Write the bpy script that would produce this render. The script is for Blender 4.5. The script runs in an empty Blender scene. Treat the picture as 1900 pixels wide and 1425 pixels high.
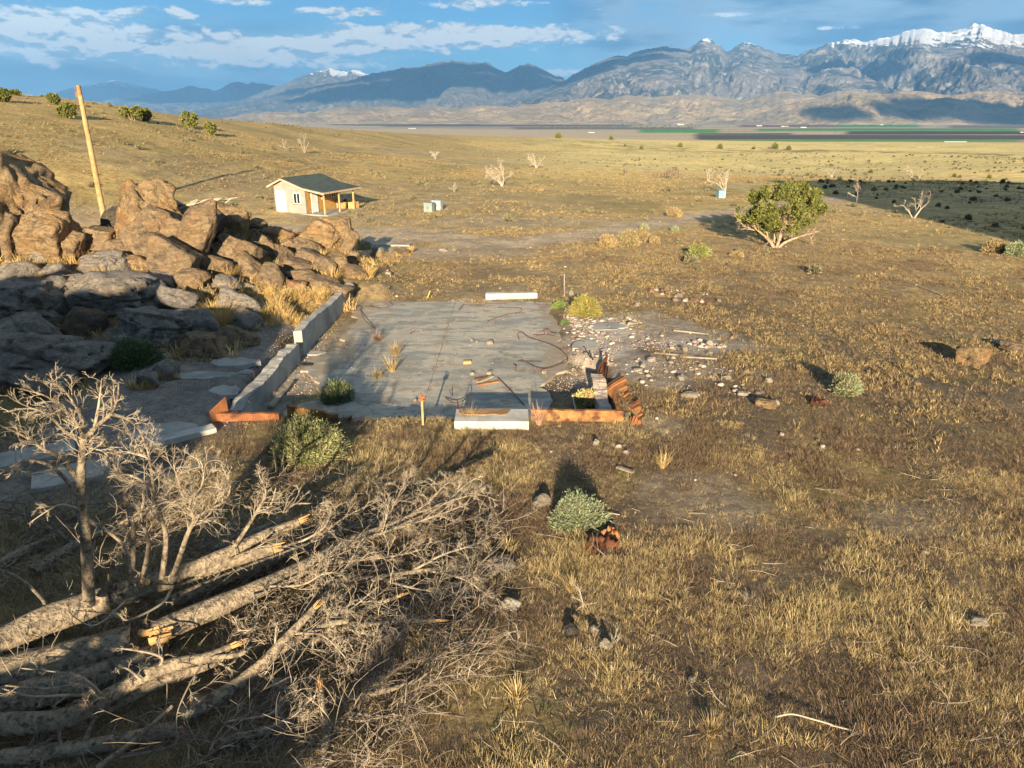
import bpy, bmesh, math, random
import numpy as np
from mathutils import Vector, Matrix

SC = bpy.context.scene
R = math.radians
# ---------------------------------------------------------------- camera
H0 = 8.2
PITCH = 20.2
FPX = 1332.0
cam_d = bpy.data.cameras.new("camera")
cam = bpy.data.objects.new("camera", cam_d)
SC.collection.objects.link(cam)
cam.location = (0, 0, H0)
cam.rotation_euler = (R(90 - PITCH), 0, 0)
cam_d.sensor_width = 36.0
cam_d.lens = 36.0 * FPX / 1900.0
cam_d.clip_start = 0.1
cam_d.clip_end = 90000.0
SC.camera = cam

# ---------------------------------------------------------------- light and sky
SUN_EL = 13.6
SUN_AZ_SHADOW = 1.3            # direction shadows run, degrees right of +Y
EXPOSURE = 1.72
sun_d = bpy.data.lights.new("sun", 'SUN')
sun = bpy.data.objects.new("sun", sun_d)
SC.collection.objects.link(sun)
sd = Vector((math.sin(R(SUN_AZ_SHADOW)) * math.cos(R(SUN_EL)), math.cos(R(SUN_AZ_SHADOW)) * math.cos(R(SUN_EL)), -math.sin(R(SUN_EL))))
sun.rotation_euler = sd.to_track_quat('-Z', 'Y').to_euler()
sun_d.energy = 5.0
sun_d.angle = R(0.5)
sun_d.color = (1.0, 0.83, 0.58)

SC.view_settings.view_transform = 'Standard'
SC.view_settings.look = 'None'
SC.view_settings.exposure = EXPOSURE
SC.view_settings.gamma = 1.0
SC.view_settings.use_curve_mapping = False
SC.cycles.use_denoising = True
SC.cycles.max_bounces = 5
SC.cycles.diffuse_bounces = 2
SC.cycles.glossy_bounces = 1
SC.cycles.transmission_bounces = 2
SC.cycles.volume_bounces = 0
SC.cycles.transparent_max_bounces = 8

world = bpy.data.worlds.new("World")
SC.world = world
world.use_nodes = True
world.cycles.sampling_method = 'NONE'


class NT:
    """tiny helper for building node trees"""
    def __init__(self, tree):
        self.t = tree
        for n in list(tree.nodes):
            tree.nodes.remove(n)

    def n(self, typ, **kw):
        nd = self.t.nodes.new(typ)
        for k, v in kw.items():
            if k == 'inp':
                for kk, vv in v.items():
                    self.set(nd.inputs[kk], vv)
            else:
                setattr(nd, k, v)
        return nd

    def set(self, sock, v):
        if isinstance(v, bpy.types.NodeSocket):
            self.t.links.new(v, sock)
        elif isinstance(v, bpy.types.Node):
            self.t.links.new(v.outputs[0], sock)
        else:
            if isinstance(v, (tuple, list)) and len(v) == 3 and sock.type == 'RGBA':
                v = (*v, 1.0)
            sock.default_value = v

    def m(self, op, a, b=None, c=None, clamp=False):
        nd = self.t.nodes.new('ShaderNodeMath')
        nd.operation = op
        nd.use_clamp = clamp
        self.set(nd.inputs[0], a)
        if b is not None:
            self.set(nd.inputs[1], b)
        if c is not None:
            self.set(nd.inputs[2], c)
        return nd.outputs[0]

    def noise(self, vec, scale, detail=4, rough=0.55, dist=0.0):
        nd = self.t.nodes.new('ShaderNodeTexNoise')
        self.set(nd.inputs['Vector'], vec)
        self.set(nd.inputs['Scale'], scale)
        nd.inputs['Detail'].default_value = detail
        nd.inputs['Roughness'].default_value = rough
        nd.inputs['Distortion'].default_value = dist
        return nd.outputs[0]

    def ramp(self, fac, lo, hi, a=0.0, b=1.0, smooth=True):
        nd = self.t.nodes.new('ShaderNodeMapRange')
        if smooth:
            nd.interpolation_type = 'SMOOTHSTEP'
        self.set(nd.inputs['Value'], fac)
        nd.inputs['From Min'].default_value = lo
        nd.inputs['From Max'].default_value = hi
        nd.inputs['To Min'].default_value = a
        nd.inputs['To Max'].default_value = b
        return nd.outputs[0]

    def mix(self, fac, a, b, mode='MIX'):
        nd = self.t.nodes.new('ShaderNodeMix')
        nd.data_type = 'RGBA'
        nd.blend_type = mode
        self.set(nd.inputs[0], fac)
        self.set(nd.inputs[6], a)
        self.set(nd.inputs[7], b)
        return nd.outputs[2]


# --- sky : Nishita plus clouds laid on the dome by direction
w = NT(world.node_tree)
sky = w.n('ShaderNodeTexSky')
sky.sky_type = 'NISHITA'
sky.sun_disc = False
sky.sun_elevation = R(SUN_EL)
sky.sun_rotation = R(180 + SUN_AZ_SHADOW)
sky.altitude = 1600
sky.air_density = 1.0
sky.dust_density = 0.4
sky.ozone_density = 2.0
tc = w.n('ShaderNodeTexCoord')
sep = w.n('ShaderNodeSeparateXYZ', inp={0: tc.outputs['Generated']})
DEG = 180 / math.pi
az = w.m('MULTIPLY', w.m('ARCTAN2', sep.outputs[0], sep.outputs[1]), DEG)
el = w.m('MULTIPLY', w.m('ARCSINE', sep.outputs[2]), DEG)


def px_dir(px, py):
    a = (px - 950) / FPX
    b = -(py - 712.5) / FPX
    cp, sp = math.cos(R(PITCH)), math.sin(R(PITCH))
    return Vector((a, cp + b * sp, -sp + b * cp))


def px_azel(px, py):
    d = px_dir(px, py).normalized()
    return math.atan2(d.x, d.y) * DEG, math.asin(d.z) * DEG


def cloud_field(az, el):
    """white cumulus: gaussian seeds broken up by noise"""
    cv = w.n('ShaderNodeCombineXYZ', inp={0: w.m('MULTIPLY', az, 0.50), 1: w.m('MULTIPLY', el, 1.15), 2: 3.7})
    nz = w.noise(cv.outputs[0], 1.0, 7, 0.60, 0.25)
    seeds = [(85, 44, 80, 18, 1.2), (185, 52, 45, 18, 1.15), (20, 38, 55, 16, .8), (335, 76, 55, 10, .8), (330, 55, 40, 12, .7), (245, 24, 38, 11, .8), (325, 25, 32, 12, .75),
             (450, 92, 120, 16, 1.25), (600, 88, 100, 13, 1.0), (700, 76, 90, 12, 1.15), (850, 68, 120, 12, 1.3), (640, 22, 55, 9, .9),
             (60, 88, 170, 28, .80), (230, 70, 120, 18, .7), (560, 120, 220, 18, .62), (300, 100, 120, 20, .8), (455, 2, 45, 7, .9), (890, 4, 70, 9, .9), (250, 95, 120, 18, .6), (1040, 135, 40, 7, .9), (1590, 85, 60, 7, .8), (830, 97, 30, 8, .6), (1010, 5, 40, 6, .5), (1350, 25, 130, 9, .45), (1540, 52, 50, 4, .7), (1100, 18, 60, 6, .5)]
    tot = None
    ae = w.n('ShaderNodeCombineXYZ', inp={0: az, 1: el}).outputs[0]
    for px, py, sx, sy, amp in seeds:
        a0, e0 = px_azel(px, py)
        a1, _ = px_azel(px + sx, py)
        _, e1 = px_azel(px, py - sy)
        ka, ke = 1 / abs(a1 - a0), 1 / abs(e1 - e0)
        vm = w.n('ShaderNodeVectorMath', operation='MULTIPLY_ADD')
        w.set(vm.inputs[0], ae); vm.inputs[1].default_value = (ka, ke, 0); vm.inputs[2].default_value = (-a0 * ka, -e0 * ke, 0)
        ln = w.n('ShaderNodeVectorMath', operation='LENGTH'); w.set(ln.inputs[0], vm.outputs[0])
        g = w.m('MULTIPLY_ADD', ln.outputs['Value'], -.50, amp * 1.32)
        tot = g if tot is None else w.m('MAXIMUM', tot, g)
    tot = w.m('MAXIMUM', tot, 0.0)
    # elsewhere on the dome a scatter of similar clouds
    cv2 = w.n('ShaderNodeCombineXYZ', inp={0: w.m('MULTIPLY', az, 0.07), 1: w.m('MULTIPLY', el, 0.25), 2: 9.1})
    n2 = w.noise(cv2.outputs[0], 1.0, 3, 0.5)
    elsewhere = w.m('MULTIPLY', w.ramp(n2, .50, .68), w.ramp(el, 7.5, 11))
    tot = w.m('MAXIMUM', tot, elsewhere)
    cv3 = w.n('ShaderNodeCombineXYZ', inp={0: w.m('MULTIPLY', az, 0.50), 1: w.m('MULTIPLY', w.m('ADD', el, .35), 1.15), 2: 3.7})
    nz3 = w.noise(cv3.outputs[0], 1.0, 4, 0.60, 0.25)
    return w.m('ADD', tot, w.m('MULTIPLY', w.m('SUBTRACT', nz, 0.5), 2.3)), w.m('SUBTRACT', nz, nz3), tot


D1, DG, DT = cloud_field(az, el)
mask = w.ramp(D1, 0.46, 0.86)
lit = w.ramp(w.m('ADD', w.m('MULTIPLY', DG, 2.0), w.m('MULTIPLY', w.m('SUBTRACT', D1, .60), .55)), -0.14, 0.26)
# thin grey-blue veil
gv = w.n('ShaderNodeCombineXYZ', inp={0: w.m('MULTIPLY', az, 0.09), 1: w.m('MULTIPLY', el, 0.42), 2: 1.3})
veiln = w.noise(gv.outputs[0], 1.0, 5, 0.55)
a0, e0 = px_azel(1500, 20)
vr = w.m('MULTIPLY', w.ramp(az, 0, 9), w.ramp(el, 2.6, 5.2))
va = w.m('MULTIPLY', w.ramp(az, 4, -22), w.m('MULTIPLY', w.ramp(el, 0.5, 2.0), w.ramp(el, 7.2, 4.6)))
veil = w.m('MULTIPLY', w.ramp(veiln, .22, .50), w.m('MAXIMUM', vr, w.m('MULTIPLY', va, .8)))
skyc = w.mix(1.0, sky.outputs[0], (0.31, 0.545, 0.70), 'MULTIPLY')
CL = 0.62
veil_col = w.mix(w.ramp(veiln, .42, .60), (2.5, 3.5, 4.4), (.66, 1.6, 2.7))
c1 = w.mix(w.m('MULTIPLY', veil, 0.93), skyc, veil_col)
cloud_col = w.mix(lit, (2.6, 3.6, 4.5), (6.6, 6.7, 6.5))
c2 = w.mix(w.m('MULTIPLY', mask, 0.9), c1, cloud_col)
bg = w.n('ShaderNodeBackground', inp={'Color': c2, 'Strength': 0.05})
w.n('ShaderNodeOutputWorld', inp={0: bg.outputs[0]})


# ---------------------------------------------------------------- helpers
def smooth(t):
    t = np.clip(t, 0, 1)
    return t * t * (3 - 2 * t)


def _hash(ix, iy, iz, seed):
    h = (ix.astype(np.int64) * 374761393 + iy.astype(np.int64) * 668265263 + iz.astype(np.int64) * 2147483647 + seed * 974634777) & 0xffffffff
    h = ((h ^ (h >> 13)) * 1274126177) & 0xffffffff
    h = (h ^ (h >> 16)) & 0xffffffff
    return h / 4294967295.0


def vnoise(x, y, z=None, seed=0):
    x = np.asarray(x, float); y = np.asarray(y, float)
    z = np.zeros_like(x) if z is None else np.asarray(z, float)
    ix, iy, iz = np.floor(x), np.floor(y), np.floor(z)
    fx, fy, fz = x - ix, y - iy, z - iz
    fx, fy, fz = fx * fx * (3 - 2 * fx), fy * fy * (3 - 2 * fy), fz * fz * (3 - 2 * fz)
    def c(a, b, d):
        return _hash(ix + a, iy + b, iz + d, seed)
    r = 0
    zs = (0, 1) if np.any(fz > 0) else (0,)
    for dz in zs:
        a = c(0, 0, dz) * (1 - fx) + c(1, 0, dz) * fx
        b = c(0, 1, dz) * (1 - fx) + c(1, 1, dz) * fx
        v = a * (1 - fy) + b * fy
        wz = 1 if len(zs) == 1 else ((1 - fz) if dz == 0 else fz)
        r = r + v * wz
    return r * 2 - 1


def fbm(x, y, z=None, oct=4, seed=0, gain=0.5, ridged=False):
    s, a, f, tot = 0, 1.0, 1.0, 0.0
    for i in range(oct):
        n = vnoise(x * f + 17.3 * i, y * f - 9.1 * i, None if z is None else z * f + 3.3 * i, seed + i)
        if ridged:
            n = 1 - 2 * np.abs(n)
        s = s + a * n
        tot += a
        a *= gain
        f *= 2.03
    return s / tot


def link(o, parent=None):
    SC.collection.objects.link(o)
    if parent is not None:
        o.parent = parent
    return o


def tag(o, label=None, cat=None, group=None, kind=None):
    if label: o['label'] = label
    if cat: o['category'] = cat
    if group: o['group'] = group
    if kind: o['kind'] = kind
    return o


def empty(name, loc, rz=0.0, **kw):
    o = bpy.data.objects.new(name, None)
    o.empty_display_size = 0.3
    o.location = loc
    o.rotation_euler = (0, 0, rz)
    link(o)
    return tag(o, **kw)


def mesh_data(name, verts, faces, mat=None, smooth_shade=False, colors=None):
    """faces: numpy (n,3)/(n,4) array or list of tuples"""
    me = bpy.data.meshes.new(name)
    verts = np.asarray(verts, dtype=np.float32)
    if isinstance(faces, np.ndarray):
        k = faces.shape[1]
        me.vertices.add(len(verts)); me.vertices.foreach_set('co', verts.ravel())
        me.loops.add(faces.size); me.loops.foreach_set('vertex_index', faces.astype(np.int32).ravel())
        me.polygons.add(len(faces))
        me.polygons.foreach_set('loop_start', np.arange(0, faces.size, k, dtype=np.int32))
        me.update(calc_edges=True)
    else:
        me.from_pydata([tuple(v) for v in verts], [], faces)
        me.update()
    if smooth_shade:
        me.polygons.foreach_set('use_smooth', np.ones(len(me.polygons), dtype=bool))
    if colors is not None:
        ca = me.color_attributes.new('Col', 'FLOAT_COLOR', 'POINT')
        c4 = np.ones((len(verts), 4), dtype=np.float32)
        c4[:, :3] = colors
        ca.data.foreach_set('color', c4.ravel())
    if mat is not None:
        me.materials.append(mat)
    return me


def mesh_obj(name, verts, faces, mat=None, parent=None, loc=(0, 0, 0), smooth_shade=False, colors=None, **kw):
    o = bpy.data.objects.new(name, mesh_data(name, verts, faces, mat, smooth_shade, colors))
    o.location = loc
    link(o, parent)
    return tag(o, **kw)


class MB:
    """collects shapes for one mesh"""
    def __init__(self):
        self.v = []; self.f = []; self.c = []

    def add(self, vs, fs, col=None):
        o = len(self.v)
        self.v.extend([tuple(p) for p in vs])
        self.f.extend([tuple(i + o for i in f) for f in fs])
        if col is not None:
            self.c.extend([col] * len(vs))

    def hexa(self, p):
        """8 corners: 0-3 bottom ccw, 4-7 top"""
        self.add(p, [(3, 2, 1, 0), (4, 5, 6, 7), (0, 1, 5, 4), (1, 2, 6, 5), (2, 3, 7, 6), (3, 0, 4, 7)])

    def box(self, c, s, rz=0.0, M=None):
        hx, hy, hz = s[0] / 2, s[1] / 2, s[2] / 2
        ps = [(-hx, -hy, -hz), (hx, -hy, -hz), (hx, hy, -hz), (-hx, hy, -hz), (-hx, -hy, hz), (hx, -hy, hz), (hx, hy, hz), (-hx, hy, hz)]
        ca, sa = math.cos(rz), math.sin(rz)
        if M is not None:
            ps = [tuple(M @ Vector(p)) for p in ps]
        ps = [(c[0] + p[0] * ca - p[1] * sa, c[1] + p[0] * sa + p[1] * ca, c[2] + p[2]) for p in ps]
        self.hexa(ps)

    def tube(self, pts, r0, r1, sides=6, cap=True, rj=0.0, rnd=random, prof=None, col=None):
        pts = [Vector(p) for p in pts]
        n = len(pts)
        o = len(self.v)
        up = Vector((0.13, 0.21, 0.97))
        a = None
        for i, p in enumerate(pts):
            if i == 0: t = pts[1] - pts[0]
            elif i == n - 1: t = pts[-1] - pts[-2]
            else: t = pts[i + 1] - pts[i - 1]
            if t.length < 1e-9: t = Vector((0, 0, 1))
            t.normalize()
            if a is None:
                a = t.cross(up)
                if a.length < 0.15: a = t.cross(Vector((1, 0.1, 0)))
            else:
                a = a - t * a.dot(t)
                if a.length < 1e-4: a = t.orthogonal()
            a.normalize(); b = t.cross(a)
            k = i / (n - 1)
            r = (r0 + (r1 - r0) * k) if prof is None else prof(k)
            for j in range(sides):
                an = 2 * math.pi * j / sides
                rr = r * (1 + rj * (rnd.random() * 2 - 1))
                self.v.append(tuple(p + a * (math.cos(an) * rr) + b * (math.sin(an) * rr)))
                if col is not None: self.c.append(col)
        for i in range(n - 1):
            for j in range(sides):
                j2 = (j + 1) % sides
                self.f.append((o + i * sides + j, o + i * sides + j2, o + (i + 1) * sides + j2, o + (i + 1) * sides + j))
        if cap and sides > 2:
            self.f.append(tuple(o + j for j in range(sides)))
            self.f.append(tuple(o + (n - 1) * sides + j for j in reversed(range(sides))))

    def build(self, name, mat=None, parent=None, loc=(0, 0, 0), smooth_shade=False, **kw):
        cols = np.array(self.c) if self.c and len(self.c) == len(self.v) else None
        vs = np.array(self.v, dtype=float)
        if parent is not None and parent.name:
            pass
        return mesh_obj(name, vs, self.f, mat, parent, loc, smooth_shade, cols, **kw)


def catmull(pts, n):
    pts = [Vector(p) for p in pts]
    if len(pts) < 3:
        return [pts[0].lerp(pts[-1], i / (n - 1)) for i in range(n)]
    P = [pts[0] * 2 - pts[1]] + pts + [pts[-1] * 2 - pts[-2]]
    out = []
    m = len(pts) - 1
    for i in range(n):
        t = i / (n - 1) * m
        k = min(int(t), m - 1)
        u = t - k
        a, b, c, d = P[k], P[k + 1], P[k + 2], P[k + 3]
        out.append(0.5 * ((2 * b) + (c - a) * u + (2 * a - 5 * b + 4 * c - d) * u * u + (3 * b - a - 3 * c + d) * u ** 3))
    return out


# ---------------------------------------------------------------- materials
def new_mat(name, rough=0.9):
    m = bpy.data.materials.new(name)
    m.use_nodes = True
    nt = NT(m.node_tree)
    bs = nt.n('ShaderNodeBsdfPrincipled')
    bs.inputs['Roughness'].default_value = rough
    bs.inputs['Specular IOR Level'].default_value = 0.25
    nt.n('ShaderNodeOutputMaterial', inp={0: bs.outputs[0]})
    return m, nt, bs


def mat_noise(name, c1, c2, scale=3.0, c3=None, scale3=0.7, rough=0.9, bump=0.0, bscale=20.0, detail=6, lo=.35, hi=.65, bdist=0.02, coords='Object', random_tint=0.0):
    m, nt, bs = new_mat(name, rough)
    tcn = nt.n('ShaderNodeTexCoord')
    v = tcn.outputs[coords]
    col = nt.mix(nt.ramp(nt.noise(v, scale, detail), lo, hi), c1, c2)
    if c3 is not None:
        col = nt.mix(nt.ramp(nt.noise(v, scale3, 5), .48, .66), col, c3)
    if random_tint:
        oi = nt.n('ShaderNodeObjectInfo')
        k = nt.m('ADD', nt.m('MULTIPLY', oi.outputs['Random'], random_tint * 2), 1 - random_tint)
        kk = nt.n('ShaderNodeCombineColor', inp={0: k, 1: k, 2: k})
        col = nt.mix(1.0, col, kk.outputs[0], 'MULTIPLY')
    nt.set(bs.inputs['Base Color'], col)
    if bump:
        b = nt.n('ShaderNodeBump', inp={'Height': nt.noise(v, bscale, 8, .6), 'Strength': bump, 'Distance': bdist})
        nt.set(bs.inputs['Normal'], b.outputs[0])
    return m


def mat_attr(name, rough=0.9, tint=0.25, bump=0.0, trans=0.0):
    """colour from the Col attribute, varied from copy to copy"""
    m, nt, bs = new_mat(name, rough)
    at = nt.n('ShaderNodeAttribute'); at.attribute_name = 'Col'
    oi = nt.n('ShaderNodeObjectInfo')
    k = nt.m('ADD', nt.m('MULTIPLY', oi.outputs['Random'], tint * 2), 1 - tint)
    kk = nt.n('ShaderNodeCombineColor', inp={0: k, 1: nt.m('MULTIPLY', k, .97), 2: k})
    col = nt.mix(1.0, at.outputs['Color'], kk.outputs[0], 'MULTIPLY')
    nt.set(bs.inputs['Base Color'], col)
    return m


# ---------------------------------------------------------------- picture ray -> place
def P(px, py, z=0.0):
    """point of the horizontal plane z seen at photo pixel (px, py)"""
    d = px_dir(px, py)
    t = (z - H0) / d.z
    return Vector((d.x * t, d.y * t, z))


def PY(px, py, y):
    """point at ground distance y"""
    d = px_dir(px, py)
    t = y / d.y
    return Vector((d.x * t, y, H0 + d.z * t))
# ---------------------------------------------------------------- the boulders' places (used by the ground too)
# photo centre x, y, width, height, tilt (deg, clockwise), kind
ROCKS = [
 (24, 392, 150, 168, 34, 'tanbig'), (86, 446, 96, 108, 42, 'tan'), (8, 345, 90, 90, 20, 'tan'), (-60, 420, 150, 210, 10, 'tan'), (2, 452, 70, 100, 20, 'brown'),
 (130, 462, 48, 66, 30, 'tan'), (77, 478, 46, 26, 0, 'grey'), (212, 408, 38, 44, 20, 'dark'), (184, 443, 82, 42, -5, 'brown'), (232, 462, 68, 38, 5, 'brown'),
 (276, 408, 96, 116, 8, 'tanbig'), (274, 372, 50, 42, 20, 'brown'), (296, 440, 104, 84, 15, 'brown'), (326, 486, 92, 70, 25, 'brown'), (362, 442, 54, 118, 28, 'brown'),
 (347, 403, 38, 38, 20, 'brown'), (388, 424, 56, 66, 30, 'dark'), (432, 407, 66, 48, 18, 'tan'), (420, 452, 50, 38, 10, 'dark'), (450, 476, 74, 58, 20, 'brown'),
 (400, 494, 52, 38, 20, 'brown'), (194, 492, 84, 42, 5, 'grey'), (252, 487, 62, 26, 5, 'tan'), (139, 537, 58, 54, 15, 'brown'), (232, 545, 150, 72, 8, 'greybig'),
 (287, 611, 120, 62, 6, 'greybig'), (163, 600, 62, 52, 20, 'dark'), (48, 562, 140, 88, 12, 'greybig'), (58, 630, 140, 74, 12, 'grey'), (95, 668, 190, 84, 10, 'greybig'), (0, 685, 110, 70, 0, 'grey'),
 (371, 601, 82, 50, 18, 'grey'), (446, 569, 74, 46, 28, 'grey'), (459, 599, 52, 34, 15, 'grey'), (381, 643, 92, 46, 8, 'brown'), (434, 632, 64, 38, 5, 'brown'),
 (387, 547, 34, 18, 5, 'tan'), (330, 560, 66, 46, 25, 'grey'), (310, 688, 44, 36, 0, 'grey'), (272, 706, 40, 36, 10, 'grey'), (20, 712, 52, 34, 0, 'grey'),
 (506, 435, 46, 26, 12, 'brown'), (528, 440, 46, 26, 25, 'tan'), (537, 456, 30, 22, 20, 'brown'), (508, 474, 62, 42, 20, 'brown'), (456, 500, 60, 46, 20, 'brown'),
 (501, 521, 58, 44, 15, 'brown'), (548, 534, 42, 30, 0, 'red'), (551, 499, 56, 30, 25, 'brown'), (596, 437, 66, 44, 15, 'tan'), (638, 428, 42, 58, -8, 'tan'),
 (609, 421, 26, 26, 10, 'tan'), (575, 434, 26, 28, 0, 'tan'), (571, 460, 56, 26, 30, 'brown'), (582, 482, 60, 26, 30, 'brown'), (605, 494, 44, 30, 30, 'brown'),
 (628, 487, 38, 28, 30, 'brown'), (648, 450, 30, 42, 25, 'brown'), (656, 477, 22, 22, 10, 'brown'), (658, 508, 48, 26, 28, 'brown'), (571, 513, 62, 20, 20, 'brown'),
 (605, 526, 60, 20, 20, 'brown'), (629, 537, 46, 20, 15, 'brown'), (694, 502, 32, 15, 10, 'grey'), (703, 468, 22, 20, 5, 'grey'), (690, 484, 26, 14, 20, 'brown'),
 (678, 456, 18, 16, 0, 'grey'), (712, 482, 18, 12, 0, 'brown'), (649, 531, 15, 9, 0, 'pale'), (744, 468, 30, 12, 8, 'brown'), (722, 494, 14, 8, 0, 'grey'), (735, 482, 15, 9, 0, 'brown'),
 (672, 520, 26, 14, 15, 'brown'), (356, 520, 56, 34, 20, 'brown'), (414, 530, 46, 28, 20, 'grey'), (470, 540, 44, 24, 20, 'grey'), (106, 505, 50, 30, 10, 'grey'), (30, 510, 70, 36, 5, 'grey'),
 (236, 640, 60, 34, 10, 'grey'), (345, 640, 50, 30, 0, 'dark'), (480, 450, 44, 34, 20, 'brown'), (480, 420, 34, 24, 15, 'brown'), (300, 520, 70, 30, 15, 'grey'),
]


def rock_y(cx, row):
    rowsL = [395, 405, 450, 500, 580, 640, 720, 760]; yL = [40, 39, 36, 33, 28.5, 26, 22, 20.5]
    rowsR = [395, 430, 460, 520, 620, 700]; yR = [46, 45.5, 42.5, 37, 29, 24]
    a = np.interp(row, rowsL, yL); b = np.interp(row, rowsR, yR)
    t = float(smooth((cx - 330) / 230.0))
    d = a * (1 - t) + b * t
    dz = -px_dir(cx, row).z / px_dir(cx, row).y
    t2 = float(smooth((cx - 640) / 45.0))
    return d * (1 - t2) + (H0 + .5) / dz * t2


ROCK_W = []
for (cx, cy, wpx, hpx, tilt, kind) in ROCKS:
    base = min(cy + hpx * 0.36, cy + 60)
    y = rock_y(cx, base)
    c = PY(cx, cy, y)
    depth = y * math.cos(R(PITCH)) + (H0 - c.z) * math.sin(R(PITCH))
    sc = depth / FPX
    ROCK_W.append((c, wpx * sc, hpx * sc, tilt, kind))
_rw = np.array([(c.x, c.y, c.z - 0.32 * h, w) for (c, w, h, t, k) in ROCK_W])

# ---------------------------------------------------------------- land form
T_PX = np.array([-900, -200, 0, 100, 200, 300, 400, 500, 620, 800, 950, 1200, 1500, 1900, 2300.])
T_ROW = np.array([120, 150, 172, 181, 193, 209, 221, 229, 240, 250, 254, 260, 264, 265, 265.])
T_RC = np.array([140, 150, 165, 175, 185, 200, 230, 280, 370, 500, 620, 800, 900, 950, 950.])
VALLEY = -30.0
_T_TAN = np.array([(lambda d: d.z / d.y)(px_dir(p, r)) for p, r in zip(T_PX, T_ROW)])   # height per metre of y
SLAB_Z = -0.58


def pit(x, y):
    """1 inside the sunken yard with the slab"""
    xr_ = 3.5 - 0.75 * smooth((y - 24.5) / 2.0)
    ex = smooth((x + 9.05) / .25) * smooth((xr_ - x) / (.35 + .5 * smooth((y - 25) / 2)))
    return ex * smooth((y - 19.35) / .25)


def H(x, y):
    x = np.asarray(x, float); y = np.asarray(y, float)
    r = np.hypot(x, y)
    yy = np.maximum(y, 1e-3)
    tanaz = np.clip(x / yy, -1.5, 1.5)
    tanaz = np.where(y <= 0.5 * np.abs(x), np.sign(x) * 1.5, tanaz)
    px = 950 + FPX * 1.065 * tanaz
    ct = np.interp(px, T_PX, _T_TAN)
    rc = np.interp(px, T_PX, T_RC)
    cosa = 1 / np.sqrt(1 + tanaz ** 2)
    zc = H0 + ct * rc * cosa
    fwd = smooth((y + 20) / 60.0)
    base = -0.55 * smooth((r - 21) / 14.0)
    t = np.clip((r - 62) / (rc - 62), 0, 1)
    s = 1 - (1 - t) ** 1.55
    s = s * smooth(t * 4 + .0) ** .5
    z = base + (zc - base) * s * fwd
    und = fbm(x / 60.0, y / 60.0, oct=3, seed=5) * 1.6 * smooth((r - 60) / 120) * (1 - smooth((t - .75) / .25))
    und += fbm(x / 170.0, y / 260.0, oct=2, seed=15) * 5.0 * smooth((r - 120) / 200) * (1 - smooth((t - .7) / .3)) * smooth((px - 600) / 300)
    z = z + und
    # beyond the crest the bench falls away into the valley
    f = smooth((r - rc) / 380.0)
    z = z + (VALLEY - z) * f
    # rocky mound
    m = (x > -40) & (x < 0) & (y > 14) & (y < 60)
    if np.any(m):
        xs, ys = x[m], y[m]
        sw = np.zeros_like(xs); sz = np.zeros_like(xs)
        for (rx, ry, rz, rw_) in _rw:
            g = np.exp(-(((xs - rx) ** 2 + (ys - ry) ** 2) / (1.5 ** 2)))
            sw += g; sz += g * rz
        zz = np.zeros_like(z); ww = np.zeros_like(z)
        ww[m] = np.clip(sw / .5, 0, 1); zz[m] = sz / (sw + 1e-9)
        z = z + (zz - z) * smooth(ww) * (zz > z)
    # ground left of the wall: gravel bench
    # near relief
    z = z + fbm(x / 3.1, y / 3.1, oct=4, seed=9) * 0.07 * (1 - smooth((r - 80) / 60)) * (1 - pit(x, y))
    # sunken yard
    p_ = pit(x, y) * (1 - smooth((y - 36.2) / 1.0))
    z = z * (1 - p_) + (SLAB_Z - 0.09) * p_
    # hills outside the view, which throw the long shadows of late afternoon
    e = fbm(x / 9.0, y / 9.0, oct=3, seed=31)
    hr = smooth((x - 37 + 5 * e) / 6.0) * smooth((22 - y + 6 * e) / 14.0) * smooth((y + 60) / 40.0) * smooth((190 - x) / 80)
    z = z + hr * (28.5 + 3.5 * fbm(x / 14.0, y / 14.0, oct=3, seed=37) + np.clip(x - 60, 0, 60) * 0.02)
    hl = smooth((-11.2 - x + 1.5 * e - np.clip(y - 6, -9, 9) * .35) / 2.6) * smooth((13.2 - y - 0.1 * x + 2 * e) / 5.0) * smooth((y + 12) / 8.0) * smooth((x + 42) / 10)
    z = z + hl * (4.9 + 1.3 * fbm(x / 4.0, y / 4.0, oct=3, seed=41) + np.clip(-x - 14, 0, 14) * 0.26)
    hb = smooth((-2.3 - x + .8 * e) / 1.6) * smooth((-1.5 - y) / 2.0) * smooth((y + 11) / 4.0) * (x > -20)
    z = z + hb * (2.95 + 0.2 * smooth((-3.6 - x) / 1.5) + .8 * fbm(x / 1.7, y / 1.7, oct=3, seed=43))
    return z


def Hs(x, y):
    return float(H(np.array([x]), np.array([y]))[0])


def G(px, py):
    """ground point seen at photo pixel"""
    d = px_dir(px, py)
    ts = np.exp(np.linspace(math.log(5), math.log(9000), 1500))
    X = d.x * ts; Y = d.y * ts; Z = H0 + d.z * ts
    hh = H(X, Y)
    k = np.argmax(Z < hh)
    if not (Z < hh).any(): k = len(ts) - 1
    a, b = ts[max(k - 1, 0)], ts[k]
    for _ in range(12):
        m_ = (a + b) / 2
        if H0 + d.z * m_ < Hs(d.x * m_, d.y * m_): b = m_
        else: a = m_
    return Vector((d.x * b, d.y * b, Hs(d.x * b, d.y * b)))


def band(px, w0, w1):
    return smooth((px - w0) / 60) * smooth((w1 - px) / 60)


def photo_px(x, y, z):
    cp, sp = math.cos(R(PITCH)), math.sin(R(PITCH))
    dz = z - H0
    dep = np.maximum(y * cp - dz * sp, .01)
    return 950 + FPX * x / dep, 712.5 - FPX * (y * sp + dz * cp) / dep


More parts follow.
